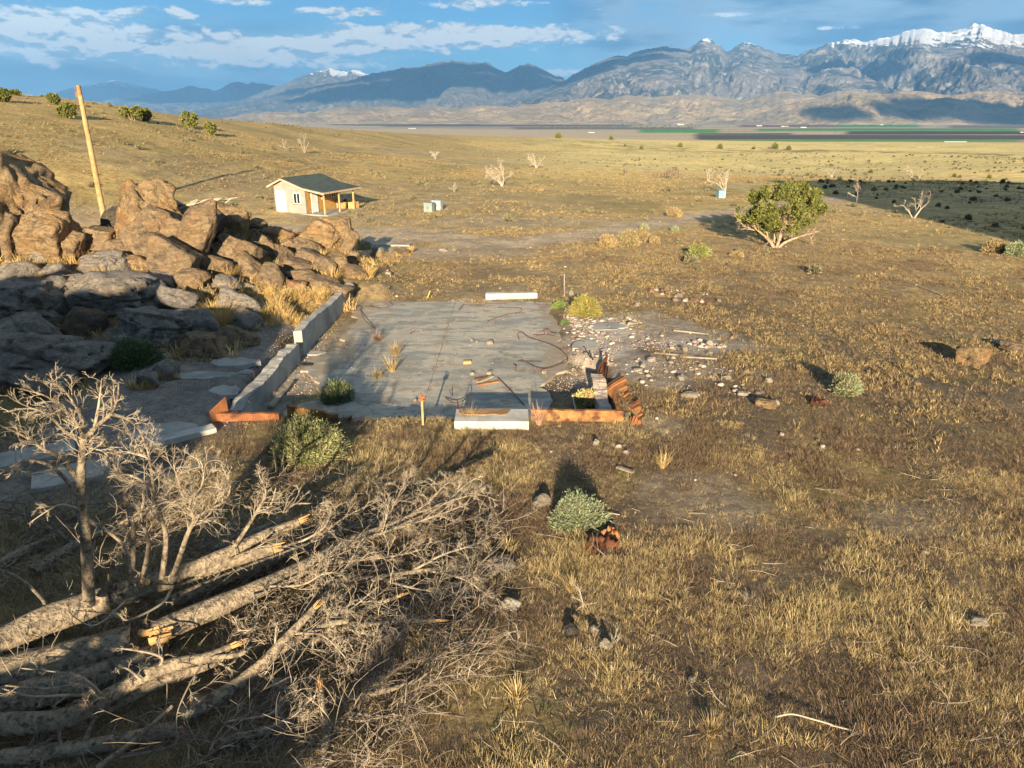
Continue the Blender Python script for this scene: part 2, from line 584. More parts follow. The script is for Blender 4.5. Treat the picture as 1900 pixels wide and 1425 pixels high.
def ground_colour(x, y, z):
    """land cover colours: soil, straw, ploughed and green fields"""
    r = np.hypot(x, y)
    n1 = fbm(x / 2.2, y / 2.2, oct=4, seed=61); n2 = fbm(x / 11., y / 11., oct=4, seed=62); n3 = fbm(x / 45., y / 45., oct=4, seed=63)
    c = np.zeros((len(x), 3))
    soil = np.array([.14, .102, .066]); straw = np.array([.33, .24, .08]); olive = np.array([.235, .19, .07]); pale = np.array([.80, .625, .25]); dirt = np.array([.33, .25, .155])
    def lay(c, col, w):
        return c + (col - c) * np.clip(w, 0, 1)[:, None]
    c = c + soil
    c = lay(c, straw, smooth((n1 + .15) / .7) * .55)
    c = lay(c, np.array([.53, .37, .14]), smooth((r - 24) / 50) * .88)
    c = lay(c, olive, smooth((n2 - .0) / .4) * .5 * smooth((r - 30) / 30) * (1 - smooth((r - 350) / 200)))
    c = lay(c, dirt, smooth((n3 - .10) / .35) * .45 * smooth((r - 25) / 30))
    right = smooth((x / np.maximum(y, 1) + .12) / .3) * (y > 0)
    c = lay(c, pale, smooth((r - 90) / 110) * right * (.85 + .3 * n3))
    c = lay(c, np.array([.30, .25, .11]), smooth((n3 + n2 * .4 - .16) / .18) * smooth((r - 130) / 60) * .35)
    c = lay(c, olive * .9, smooth((r - 420) / 80) * (1 - smooth((r - 620) / 80)) * right * smooth((n2 + .1) / .3) * .7)
    # valley floor
    v = smooth((r - 1050) / 150)
    c = lay(c, np.array([.52, .41, .27]), v)
    b1 = fbm(x / 900., y / 260., oct=3, seed=71)
    c = lay(c, np.array([.24, .23, .14]), v * smooth((b1 - .05) / .2) * .7)
    return c


# field rectangles of the valley floor, photo pixel spans on the plane of the valley
FIELDS = [(1175, 1345, 239.5, 246.5, (.08, .28, .05)), (1270, 1460, 228, 231, (.08, .26, .05)), (1480, 1720, 229.5, 236, (.08, .26, .05)), (1395, 1900, 238.5, 243, (.08, .25, .05)),
          (1700, 2100, 226, 231, (.08, .24, .05)), (1280, 2100, 250.5, 259, (.085, .065, .055)), (1300, 1900, 259.6, 263, (.09, .28, .05)), (1560, 2100, 243.5, 249.5, (.045, .06, .032)),
          (1360, 1560, 231.5, 236, (.21, .11, .07)), (1280, 1480, 247, 250, (.06, .10, .035)), (560, 1160, 224.5, 229.5, (.05, .055, .05)), (600, 900, 229.5, 232, (.11, .12, .08)),
          (1750, 2100, 232, 238, (.19, .15, .11)), (700, 1180, 231.5, 236, (.28, .21, .14)), (940, 1300, 236, 240, (.17, .15, .10))]

# one sheet, fine where the camera looks, reaching the horizon
_a_in = np.linspace(-46, 46, 560)
_a_out = np.concatenate([np.linspace(46, 180, 46)[1:], np.linspace(-180, -46, 46)[1:-1]])
azs = np.radians(np.concatenate([_a_in, _a_out]))
rs = np.concatenate([[0.01, 1.5, 3.0], np.exp(np.linspace(math.log(4.2), math.log(1000), 380)), np.exp(np.linspace(math.log(1000), math.log(26000), 150))[1:]])
nr, na = len(rs), len(azs)
RR, AA = np.meshgrid(rs, azs, indexing='ij')
gx = (RR * np.sin(AA)).ravel(); gy = (RR * np.cos(AA)).ravel()
gz = H(gx, gy)
idx = np.arange(nr * na).reshape(nr, na)
nx = np.roll(idx, -1, axis=1)
gf = np.stack([idx[:-1, :], nx[:-1, :], nx[1:, :], idx[1:, :]], axis=-1).reshape(-1, 4)[:, ::-1].copy()
gcol = ground_colour(gx, gy, gz)
gpx, gpy = photo_px(gx, gy, gz)
_far = (np.hypot(gx, gy) > 1150) & (gy > 0)
jit = fbm(gx / 250., gy / 250., oct=2, seed=77) * .5
for (xa, xb, ya, yb, colr) in FIELDS:
    w_ = 1.0 * _far * smooth((gpx + 8 * jit - xa) / 22) * smooth((xb - gpx + 8 * jit) / 22) * smooth((gpy + jit - ya + .3) / .6) * smooth((yb - gpy - jit + .3) / .6)
    gcol = gcol + (np.array(colr) - gcol) * w_[:, None]


def seg_dist(x, y, pts):
    d = np.full_like(x, 1e9)
    for (a, b) in zip(pts[:-1], pts[1:]):
        ax, ay, bx, by = a[0], a[1], b[0], b[1]
        L = (bx - ax) ** 2 + (by - ay) ** 2
        t = np.clip(((x - ax) * (bx - ax) + (y - ay) * (by - ay)) / L, 0, 1)
        d = np.minimum(d, np.hypot(x - ax - t * (bx - ax), y - ay - t * (by - ay)))
    return d


PALE_TRACKS = [([(560, 425), (680, 447), (800, 440), (950, 452), (1080, 437), (1150, 425), (1250, 408), (1400, 388), (1560, 368)], 2.2, .95),
               ([(690, 462), (800, 470), (960, 448)], 2.0, .8), ([(420, 408), (560, 424), (700, 440)], 1.6, .7),
               ([(1620, 395), (1500, 365), (1350, 345), (1150, 305), (1000, 290), (700, 285)], 1.6, .4),
               ([(620, 262), (800, 285), (1000, 300), (1300, 318), (1900, 335)], 2.5, .4)]
gxx, gyy = gx, gy
mnear = (np.hypot(gx, gy) < 420) & (gy > 0)
for pts, wd, amt in PALE_TRACKS:
    wp = [G(*p) for p in pts]
    d_ = seg_dist(gxx[mnear], gyy[mnear], wp) + 0.7 * fbm(gxx[mnear] / 1.5, gyy[mnear] / 1.5, oct=3, seed=81)
    k_ = amt * smooth((wd * 1.5 - d_) / (wd * .9))
    gcol[mnear] += (np.array([.46, .35, .23]) - gcol[mnear]) * k_[:, None]
# faint dark wheel ruts across the slope behind the hut
for pts in ([(300, 372), (420, 340), (520, 318), (640, 300)], [(280, 330), (430, 300), (600, 285)], [(200, 300), (420, 292), (640, 300), (760, 310)], [(560, 300), (640, 330), (700, 350)]):
    wp = [G(*p) for p in pts]
    for off in (-.8, .8):
        d_ = np.abs(seg_dist(gxx[mnear], gyy[mnear], wp) - .8)
    k_ = .4 * smooth((.8 - d_) / .6)
    gcol[mnear] += (np.array([.15, .11, .07]) - gcol[mnear]) * k_[:, None]
# bare earth patches and the rubble and gravel ground: centre px, radius m (x, y), colour
BARE = [((1310, 632), 2.3, 2.2, (.34, .265, .185), .9), ((1285, 925), 1.75, 1.5, (.27, .205, .14), .85), ((1720, 960), 1.8, 1.0, (.29, .22, .14), .7), ((1225, 790), .7, 1.0, (.34, .265, .165), .8),
        ((330, 660), 4.4, 3.6, (.25, .21, .175), 1), ((390, 700), 3.4, 4.4, (.25, .215, .18), 1), ((300, 760), 3.2, 3.0, (.24, .205, .17), 1), ((490, 600), 1.6, 3.0, (.27, .225, .18), .9), ((80, 880), 3.4, 2.4, (.22, .20, .18), .8),
        ((1180, 605), 3.0, 3.6, (.42, .34, .26), .8), ((1120, 640), 1.7, 5.4, (.50, .41, .33), 1), ((1240, 680), 3.0, 2.4, (.36, .28, .21), .7), ((1260, 640), 2.4, 1.4, (.42, .34, .27), .8),
        ((620, 660), 1.5, 5.0, (.32, .26, .2), .8), ((960, 410), 9, 4, (.40, .31, .20), .7), ((720, 430), 7, 3.4, (.44, .34, .23), .9), ((840, 470), 6, 3, (.38, .29, .19), .7), ((620, 405), 7, 2.4, (.40, .31, .2), .7), ((200, 400), 7, 3, (.36, .27, .19), .6), ((150, 420), 5, 3, (.34, .26, .18), .6),
        ((1170, 450), 3.4, 2.2, (.33, .25, .17), .5), ((1440, 460), 4, 2, (.3, .22, .15), .5), ((950, 540), 8, 2.0, (.30, .23, .13), .6)]
mm = (np.hypot(gx, gy) < 120) & (gy > 0)
for (pp, ra, rb, colr, amt) in BARE:
    c_ = G(*pp)
    q = np.sqrt(((gx[mm] - c_.x) / ra) ** 2 + ((gy[mm] - c_.y) / rb) ** 2) + .65 * fbm(gx[mm] / 1.3, gy[mm] / 1.3, oct=4, seed=88)
    gcol[mm] += (np.array(colr) - gcol[mm]) * (amt * smooth((1.2 - q) / .6))[:, None]

gm, nt, bs = new_mat('dry_ground', 0.95)
at = nt.n('ShaderNodeAttribute'); at.attribute_name = 'Col'
tcn = nt.n('ShaderNodeTexCoord'); ob = tcn.outputs['Object']
na_ = nt.noise(ob, 2.6, 8, .65); nb_ = nt.noise(ob, .45, 6, .6); nc_ = nt.noise(ob, 14, 6, .7)
k1 = nt.ramp(na_, .3, .7, .72, 1.30); k2 = nt.ramp(nb_, .3, .7, .76, 1.22); k3 = nt.ramp(nc_, .3, .7, .75, 1.25)
kk = nt.m('MULTIPLY', nt.m('MULTIPLY', k1, k2), k3)
kc = nt.n('ShaderNodeCombineColor', inp={0: kk, 1: kk, 2: kk})
col = nt.mix(1.0, at.outputs['Color'], kc.outputs[0], 'MULTIPLY')
speck = nt.ramp(nt.noise(ob, 9.0, 4, .7), .60, .68)
col = nt.mix(nt.m('MULTIPLY', speck, .35), col, (.08, .06, .035))
nd_ = nt.noise(ob, .9, 8, .72)
col = nt.mix(nt.m('MULTIPLY', nt.ramp(nd_, .55, .63), .30), col, (.155, .115, .06))
col = nt.mix(nt.m('MULTIPLY', nt.ramp(nt.noise(ob, .22, 7, .7), .54, .64), .20), col, (.20, .165, .075))
nt.set(bs.inputs['Base Color'], col)
hgt = nt.m('ADD', nt.m('MULTIPLY', na_, .12), nt.m('ADD', nt.m('MULTIPLY', nb_, .30), nt.m('MULTIPLY', nc_, .035)))
bp = nt.n('ShaderNodeBump', inp={'Height': hgt, 'Strength': .42, 'Distance': 1.0})
nt.set(bs.inputs['Normal'], bp.outputs[0])
mesh_obj('ground', np.stack([gx, gy, gz], 1), gf, gm, smooth_shade=True, colors=gcol, kind='structure')

# ---------------------------------------------------------------- mountains
def azel_tan(px, row):
    d = px_dir(px, row)
    return d.x / d.y, d.z / d.y


def range_mesh(name, prof, y0, yc, yb, seed, mat, nx_=520, ny_=90, rough=1.0, spur=1.0, xr=(-500, 2400), base=VALLEY, step=1.0):
    """heightfield: foot at distance y0, crest at yc following the skyline prof, back slope to yb"""
    ps = np.array([p[0] for p in prof], float)
    tt = np.array([azel_tan(p[0], p[1]) for p in prof])
    u = np.linspace(azel_tan(xr[0], 150)[0], azel_tan(xr[1], 150)[0], nx_)
    crest = H0 + np.interp(u, tt[:, 0], tt[:, 1]) * yc + yc * (.0016 * fbm(u * 70., u * 0 + seed, oct=4, seed=seed, gain=.6, ridged=True) + .0008 * fbm(u * 260., u * 0 + seed, oct=2, seed=seed + 2))
    v = np.concatenate([np.linspace(0, 1, ny_), 1 + np.linspace(0, 1, 10)[1:]])
    V, U = np.meshgrid(v, u, indexing='ij')
    Y = np.where(V <= 1, y0 + (yc - y0) * V, yc + (yb - yc) * (V - 1))
    X = U * Y
    hc = np.broadcast_to(crest, V.shape) - base
    Lx = (yc - y0)
    # spurs and gullies running down from the crest
    wob = fbm(X / (Lx * .6), Y / (Lx * .6), oct=3, seed=seed) * .35
    n_sp = fbm(X / (Lx * .20) + wob * 2.0, Y / (Lx * .75) + wob, oct=7, seed=seed + 3, gain=.62, ridged=True)
    n_f = fbm(X / (Lx * .075), Y / (Lx * .10), oct=5, seed=seed + 9, ridged=True, gain=.6)
    n_h = fbm(X / (Lx * .5), Y / (Lx * .4), oct=4, seed=seed + 13)
    t = np.clip(V, 0, 1)
    shape = t ** 1.25 * .85 + .15 * smooth(t)
    mid = np.sin(np.pi * np.clip(t, 0, 1)) ** .8
    Z = base + hc * shape + mid * hc * (n_sp * .36 * spur + n_f * .13 * rough + n_h * .12)
    Z = np.minimum(Z, base + hc * (.02 + 1.02 * np.clip(t, 0, 1) ** .75) + 0 * Z)
    back = np.clip(V - 1, 0, 1)
    Z = np.where(V > 1, base + hc * (1 - back ** .9), Z)
    Z = Z + (V <= 1) * (t > .93) * hc * n_f * .02
    Z = np.maximum(Z, base - 3) - 6 * (t < .01)
    m_, n_ = V.shape
    ii = np.arange(m_ * n_).reshape(m_, n_)
    f = np.stack([ii[:-1, :-1], ii[:-1, 1:], ii[1:, 1:], ii[1:, :-1]], -1).reshape(-1, 4)
    return mesh_obj(name, np.stack([X.ravel(), Y.ravel(), Z.ravel()], 1), f, mat, smooth_shade=True, kind='structure')


def mountain_mat(name, rockc, dark, pale, snow_z=None, sc=1.0, snow_n=140., rough=1.0):
    m, nt, bs = new_mat(name, 1.0)
    g = nt.n('ShaderNodeNewGeometry')
    sp_ = nt.n('ShaderNodeSeparateXYZ', inp={0: g.outputs['Position']})
    sn = nt.n('ShaderNodeSeparateXYZ', inp={0: g.outputs['Normal']})
    tcn = nt.n('ShaderNodeTexCoord'); ob = tcn.outputs['Object']
    n1 = nt.noise(ob, .0011 * sc, 8, .62); n2 = nt.noise(ob, .006 * sc, 6, .6)
    col = nt.mix(nt.ramp(n1, .44, .56), rockc, dark)
    n3 = nt.noise(ob, .017 * sc, 6, .65)
    col = nt.mix(nt.m('MULTIPLY', nt.ramp(n2, .50, .60), .7 * rough), col, pale)
    col = nt.mix(nt.m('MULTIPLY', nt.ramp(n3, .50, .60), .40 * rough), col, dark)
    if snow_z is not None:
        h = nt.m('ADD', nt.m('ADD', sp_.outputs[2], nt.ramp(sp_.outputs[0], 4800, 6600, 0, 260)), nt.m('MULTIPLY', nt.m('SUBTRACT', n2, .5), snow_n * 4))
        h = nt.m('ADD', h, nt.m('MULTIPLY', nt.m('SUBTRACT', n1, .5), snow_n * 4))
        sl = nt.m('ADD', nt.m('MULTIPLY', nt.m('SUBTRACT', sn.outputs[2], .80), 900), h)
        sl = nt.m('ADD', sl, nt.m('MULTIPLY', sn.outputs[0], 260))
        col = nt.mix(nt.ramp(sl, snow_z, snow_z + 60), col, (.85, .86, .88))
    nt.set(bs.inputs['Base Color'], col)
    bpn = nt.n('ShaderNodeBump', inp={'Height': nt.noise(ob, .004 * sc, 8, .68), 'Strength': 1.0, 'Distance': 170 / sc})
    nt.set(bs.inputs['Normal'], bpn.outputs[0])
    return m


M_mt = mountain_mat('mountain_rock', (.24, .21, .18), (.065, .075, .065), (.46, .41, .36), snow_z=1480)
M_mt2 = mountain_mat('mountain_rock_far', (.20, .18, .15), (.10, .11, .08), (.28, .26, .23), snow_z=1380)
M_mt3 = mountain_mat('mountain_rock_bare', (.17, .155, .12), (.10, .105, .075), (.25, .22, .18))
M_ft = mountain_mat('foothill_earth', (.50, .37, .215), (.34, .27, .16), (.56, .43, .27), sc=2.0, rough=.35)

range_mesh('distant_mountains', [(-700, 190), (60, 190), (100, 176), (118, 168), (135, 162), (160, 160), (200, 153), (218, 151), (240, 156), (270, 163), (300, 171), (340, 178), (500, 190), (2400, 200)],
           24000, 30000, 33000, 200, M_mt2, nx_=260, ny_=40, xr=(-300, 900))
range_mesh('blue_mountains', [(-700, 210), (150, 205), (215, 190), (290, 172), (325, 168), (352, 160), (378, 163), (400, 168), (420, 158), (440, 153), (470, 156), (505, 158), (540, 166), (600, 175), (700, 190), (2400, 210)],
           19000, 22000, 25000, 210, M_mt3, nx_=300, ny_=50, xr=(-300, 1100))
range_mesh('snowy_ridge', [(-700, 220), (440, 190), (480, 174), (520, 160), (560, 145), (590, 134), (612, 129), (632, 134), (645, 136), (658, 131), (680, 138), (720, 150), (800, 170), (2400, 210)],
           16500, 19500, 23000, 221, mountain_mat('ridge_rock', (.20, .18, .15), (.12, .12, .09), (.28, .26, .22), snow_z=1150, snow_n=70), nx_=280, ny_=60, xr=(200, 1100))
range_mesh('central_mountains', [(-700, 240), (250, 218), (340, 210), (400, 198), (470, 186), (540, 176), (590, 160), (640, 152), (690, 140), (740, 130), (780, 124), (838, 114), (870, 118), (903, 119), (925, 130), (940, 137), (960, 126), (978, 119), (1000, 127), (1030, 143), (1060, 155), (1120, 175), (1300, 200), (2400, 230)],
           12000, 16500, 20000, 230, M_mt3, nx_=560, ny_=90, xr=(100, 1500))
range_mesh('snow_capped_mountains', [(-700, 230), (820, 214), (900, 196), (960, 180), (1020, 162), (1060, 144), (1085, 130), (1110, 118), (1140, 107), (1165, 105), (1195, 96), (1225, 87), (1250, 91), (1280, 92), (1295, 82), (1312, 78), (1335, 84), (1350, 97), (1362, 92), (1380, 82), (1400, 88), (1425, 94), (1450, 105), (1482, 104), (1500, 95), (1530, 84), (1565, 77), (1592, 80), (1620, 82), (1640, 74), (1668, 68), (1690, 60), (1717, 53), (1740, 60), (1765, 62), (1790, 55), (1822, 50), (1845, 58), (1870, 66), (1900, 70), (1960, 85), (2100, 80), (2400, 120)],
           8800, 14500, 18000, 242, M_mt, nx_=900, ny_=170, rough=1.3, spur=1.15, xr=(650, 2350))
range_mesh('foothills', [(-700, 232), (400, 222), (455, 212), (500, 208), (560, 210), (600, 206), (640, 199), (680, 202), (715, 197), (760, 203), (800, 199), (850, 201), (900, 196), (950, 198), (1000, 192), (1040, 190), (1100, 182), (1125, 186), (1165, 177), (1200, 182), (1240, 178), (1290, 176), (1330, 180), (1370, 186), (1400, 182), (1440, 172), (1480, 173), (1520, 178), (1570, 168), (1600, 172), (1640, 175), (1690, 169), (1720, 172), (1760, 178), (1800, 172), (1830, 170), (1900, 171), (2000, 168), (2400, 180)],
           7300, 9200, 11000, 255, M_ft, nx_=620, ny_=80, spur=1.2, xr=(250, 2350))
range_mesh('near_foothills', [(-700, 240), (1250, 232), (1400, 219), (1440, 200), (1475, 190), (1510, 184), (1545, 186), (1580, 175), (1625, 178), (1660, 192), (1690, 198), (1720, 186), (1755, 182), (1800, 190), (1840, 203), (1900, 196), (2000, 190), (2400, 210)],
           6500, 7700, 8800, 268, M_ft, nx_=400, ny_=60, spur=1.0, rough=.7, xr=(1200, 2350))

# clouds high overhead (out of the picture), whose shadows lie on the mountains
M_cloud, nt, bs = new_mat('cloud_white', 1.0)
bs.inputs['Base Color'].default_value = (.85, .86, .88, 1)


def ico(sub):
    bm = bmesh.new()
    bmesh.ops.create_icosphere(bm, subdivisions=sub, radius=1.0)
    v = np.array([x.co[:] for x in bm.verts]); f = np.array([[q.index for q in t.verts] for t in bm.faces])
    bm.free()
    return v, f


_ICO = {k: ico(k) for k in (1, 2, 3, 4, 5)}
CZ = 3600.0
_sx, _sy = -sd.x / -sd.z, -sd.y / -sd.z     # metres towards the sun per metre up
cl_v, cl_f, off = [], [], 0
# target: photo pixel, distance y, half sizes in metres across / along
for i, (px_, py_, dist, ra, rb) in enumerate([(400, 175, 21500, 2600, 2300), (230, 185, 29000, 3500, 3000), (560, 175, 17500, 1500, 1500), (720, 160, 14300, 1500, 1100), (850, 150, 14300, 1500, 1100), (760, 135, 15600, 1800, 900), (900, 130, 15800, 1600, 900), (985, 150, 14600, 1100, 1100), (620, 180, 14500, 1000, 700),
                                      (1130, 128, 13400, 1000, 650), (1080, 140, 12600, 500, 500), (1210, 100, 14000, 700, 500), (1790, 190, 7800, 800, 900), (1880, 200, 7000, 900, 1300), (1690, 205, 7000, 330, 500), (1560, 208, 6800, 260, 300),
                                      (1600, 120, 11500, 700, 500), (1840, 130, 11800, 800, 500), (900, 228, 5600, 1100, 120)]):
    t_ = PY(px_, py_, dist)
    hh = CZ - t_.z
    cx_, cy_ = t_.x + _sx * hh, t_.y + _sy * hh
    v, f = _ICO[4]
    nn = 1 + .38 * fbm(v[:, 0] * 1.7 + i * 5, v[:, 1] * 1.7, v[:, 2] * 1.7, oct=4, seed=300 + i)
    q = v * nn[:, None] * np.array([ra, rb, 170]) + np.array([cx_, cy_, CZ])
    q[:, 2] = np.maximum(q[:, 2], CZ - 60)
    cl_v.append(q); cl_f.append(f + off); off += len(v)
mesh_obj('cloud', np.concatenate(cl_v), np.concatenate(cl_f), M_cloud, smooth_shade=True, kind='stuff')

# the haze of the air
hz, nt, _b = new_mat('air_haze')
for n_ in list(nt.t.nodes): nt.t.nodes.remove(n_)
vol = nt.n('ShaderNodeVolumePrincipled')
vol.inputs['Color'].default_value = (.20, .50, 1.0, 1)
vol.inputs['Density'].default_value = HAZE_D = 5.0e-5
vol.inputs['Anisotropy'].default_value = 0.0
on = nt.n('ShaderNodeOutputMaterial'); nt.t.links.new(vol.outputs[0], on.inputs['Volume'])
mb = MB()
mb.box((0, 2500, 840), (75000, 75000, 1820))
o = mb.build('haze', hz, kind='stuff')
# ================================================================ materials
def rock_mat(name, a, b, c, lich=(.30, .29, .12), la=.25, warm=(.36, .20, .09), wa=.3):
    m, nt, bs = new_mat(name, .92)
    tcn = nt.n('ShaderNodeTexCoord'); ob = tcn.outputs['Object']
    geo = nt.n('ShaderNodeNewGeometry')
    oi = nt.n('ShaderNodeObjectInfo')
    off = nt.n('ShaderNodeVectorMath'); off.operation = 'ADD'
    nt.set(off.inputs[0], ob)
    rv = nt.n('ShaderNodeCombineXYZ', inp={0: nt.m('MULTIPLY', oi.outputs['Random'], 40), 1: 3.0, 2: nt.m('MULTIPLY', oi.outputs['Random'], 17)})
    nt.set(off.inputs[1], rv)
    v = off.outputs[0]
    col = nt.mix(nt.ramp(nt.noise(v, 1.6, 8, .65), .38, .62), a, b)
    col = nt.mix(nt.ramp(nt.noise(v, 2.6, 9, .75), .48, .60), col, c)
    col = nt.mix(nt.m('MULTIPLY', nt.ramp(nt.noise(v, .9, 5), .50, .60), wa), col, warm)
    col = nt.mix(nt.m('MULTIPLY', nt.ramp(nt.noise(v, 7.5, 6, .7), .57, .66), la), col, lich)
    crev = nt.ramp(nt.noise(v, 11, 6, .7), .28, .45, .55, 1.0)
    cc = nt.n('ShaderNodeCombineColor', inp={0: crev, 1: crev, 2: crev})
    col = nt.mix(1.0, col, cc.outputs[0], 'MULTIPLY')
    nt.set(bs.inputs['Base Color'], col)
    ms = nt.n('ShaderNodeMapping'); ms.inputs['Scale'].default_value = (.7, .7, 2.4); ms.inputs['Rotation'].default_value = (.3, .5, 0); nt.set(ms.inputs['Vector'], v)
    h = nt.m('ADD', nt.m('MULTIPLY', nt.noise(v, 4, 10, .68), .6), nt.m('MULTIPLY', nt.ramp(nt.noise(ms.outputs[0], 1.5, 8, .7),  .44, .56), .09))
    b_ = nt.n('ShaderNodeBump', inp={'Height': h, 'Strength': 1.0, 'Distance': .5})
    nt.set(bs.inputs['Normal'], b_.outputs[0])
    return m


MR = {
    'tan': rock_mat('rock_tan', (.34, .225, .118), (.43, .295, .155), (.20, .138, .085), warm=(.44, .24, .09), wa=.5),
    'brown': rock_mat('rock_brown', (.28, .195, .12), (.35, .25, .145), (.16, .115, .08), warm=(.40, .235, .10), wa=.35),
    'grey': rock_mat('rock_grey', (.31, .265, .225), (.37, .32, .26), (.20, .175, .15), wa=.12),
    'dark': rock_mat('rock_dark', (.12, .10, .08), (.17, .135, .10), (.09, .08, .07), la=.4),  # dark rock; shade of the one at the pole is in the colour
    'red': rock_mat('rock_red', (.36, .175, .10), (.42, .24, .14), (.26, .14, .09)),
    'pale': rock_mat('rock_pale', (.42, .36, .28), (.50, .44, .35), (.32, .27, .21), la=.1, wa=.1),
}
MR['tanbig'] = MR['tan']; MR['greybig'] = MR['grey']
M_conc = mat_noise('concrete', (.36, .34, .30), (.44, .415, .36), 2.0, (.27, .255, .235), .8, bump=.4, bscale=30)
M_conc_w = mat_noise('concrete_pale', (.50, .47, .41), (.57, .54, .47), 2.5, (.40, .37, .32), 1.3, bump=.3)
M_rust = mat_noise('rusted_steel', (.29, .125, .045), (.38, .20, .075), 4, (.11, .05, .028), 3.2, rough=.8, bump=.5, bscale=18)
M_rustd = mat_noise('rusted_steel_dark', (.22, .085, .04), (.34, .13, .05), 4, (.09, .045, .03), 2.0, rough=.8, bump=.6, bscale=18)
M_rustm = mat_noise('rusted_sheet', (.30, .12, .045), (.40, .17, .06), 3, (.15, .065, .035), 1.8, rough=.8, bump=.6, bscale=14)
M_scrap = mat_noise('rusted_scrap', (.085, .032, .018), (.14, .05, .022), 4, (.06, .04, .035), 2.0, rough=.75, bump=.6, bscale=18)
M_rebar = mat_noise('rebar_rust', (.11, .05, .035), (.16, .07, .045), 6)
M_wood = mat_noise('grey_wood', (.33, .27, .20), (.42, .35, .26), 4, (.24, .19, .14), 2)
M_wood_o = mat_noise('split_wood', (.52, .30, .12), (.62, .38, .16), 6, (.42, .22, .09), 3)
M_pole = mat_noise('pole_wood', (.42, .255, .11), (.52, .335, .16), 3, (.30, .18, .08), 1.2, bump=.3)
M_white = mat_noise('white_paint', (.76, .76, .74), (.82, .82, .80), 2)
M_black = mat_noise('dark_void', (.02, .02, .022), (.03, .03, .03), 2)
M_rubber = mat_noise('black_rubber', (.025, .025, .027), (.04, .04, .04), 3)


def slab_mat():
    m, nt, bs = new_mat('slab_concrete', .85)
    tcn = nt.n('ShaderNodeTexCoord')
    g = nt.n('ShaderNodeNewGeometry'); v = g.outputs['Position']
    n1 = nt.noise(v, .45, 7, .6); n2 = nt.noise(v, 1.6, 8, .68); n3 = nt.noise(v, 14, 5, .7)
    st = nt.n('ShaderNodeMapping'); st.inputs['Scale'].default_value = (.5, 1.9, 1); nt.set(st.inputs['Vector'], v)
    n4 = nt.noise(st.outputs[0], .9, 8, .7)
    col = nt.mix(nt.ramp(n1, .36, .62), (.40, .365, .30), (.50, .45, .36))
    col = nt.mix(nt.m('MULTIPLY', nt.ramp(n4, .46, .58), .85), col, (.24, .25, .24))
    col = nt.mix(nt.m('MULTIPLY', nt.ramp(n2, .53, .62), .75), col, (.62, .49, .34))
    col = nt.mix(nt.m('MULTIPLY', nt.ramp(n3, .60, .68), .55), col, (.14, .12, .095))
    col = nt.mix(nt.m('MULTIPLY', nt.ramp(nt.noise(v, .8, 9, .75), .56, .62), .7), col, (.17, .155, .13))
    vo = nt.n('ShaderNodeTexVoronoi', inp={'Scale': .32}); vo.feature = 'DISTANCE_TO_EDGE'
    wv = nt.n('ShaderNodeVectorMath'); wv.operation = 'ADD'
    nz = nt.n('ShaderNodeTexNoise', inp={'Vector': v, 'Scale': 1.4, 'Detail': 6.0}); nt.set(wv.inputs[0], v); nt.set(wv.inputs[1], nz.outputs['Color'])
    nt.set(vo.inputs['Vector'], wv.outputs[0])
    col = nt.mix(nt.m('MULTIPLY', nt.ramp(vo.outputs[0], .010, .0), .28), col, (.10, .09, .075))
    sx_ = nt.n('ShaderNodeSeparateXYZ', inp={0: v})
    ed = nt.m('MAXIMUM', nt.ramp(sx_.outputs[0], -5.2, -7.6), nt.m('MAXIMUM', nt.ramp(sx_.outputs[0], .4, 2.2), nt.ramp(sx_.outputs[1], 22.0, 19.8)))
    dm = nt.m('MULTIPLY', nt.ramp(nt.m('ADD', nt.noise(v, 1.1, 9, .72), nt.m('MULTIPLY', ed, .16)), .56, .62), .8)
    col = nt.mix(dm, col, (.33, .26, .18))
    nt.set(bs.inputs['Base Color'], col)
    b_ = nt.n('ShaderNodeBump', inp={'Height': nt.noise(v, 9, 8, .7), 'Strength': .5, 'Distance': .02})
    nt.set(bs.inputs['Normal'], b_.outputs[0])
    return m


M_slab = slab_mat()


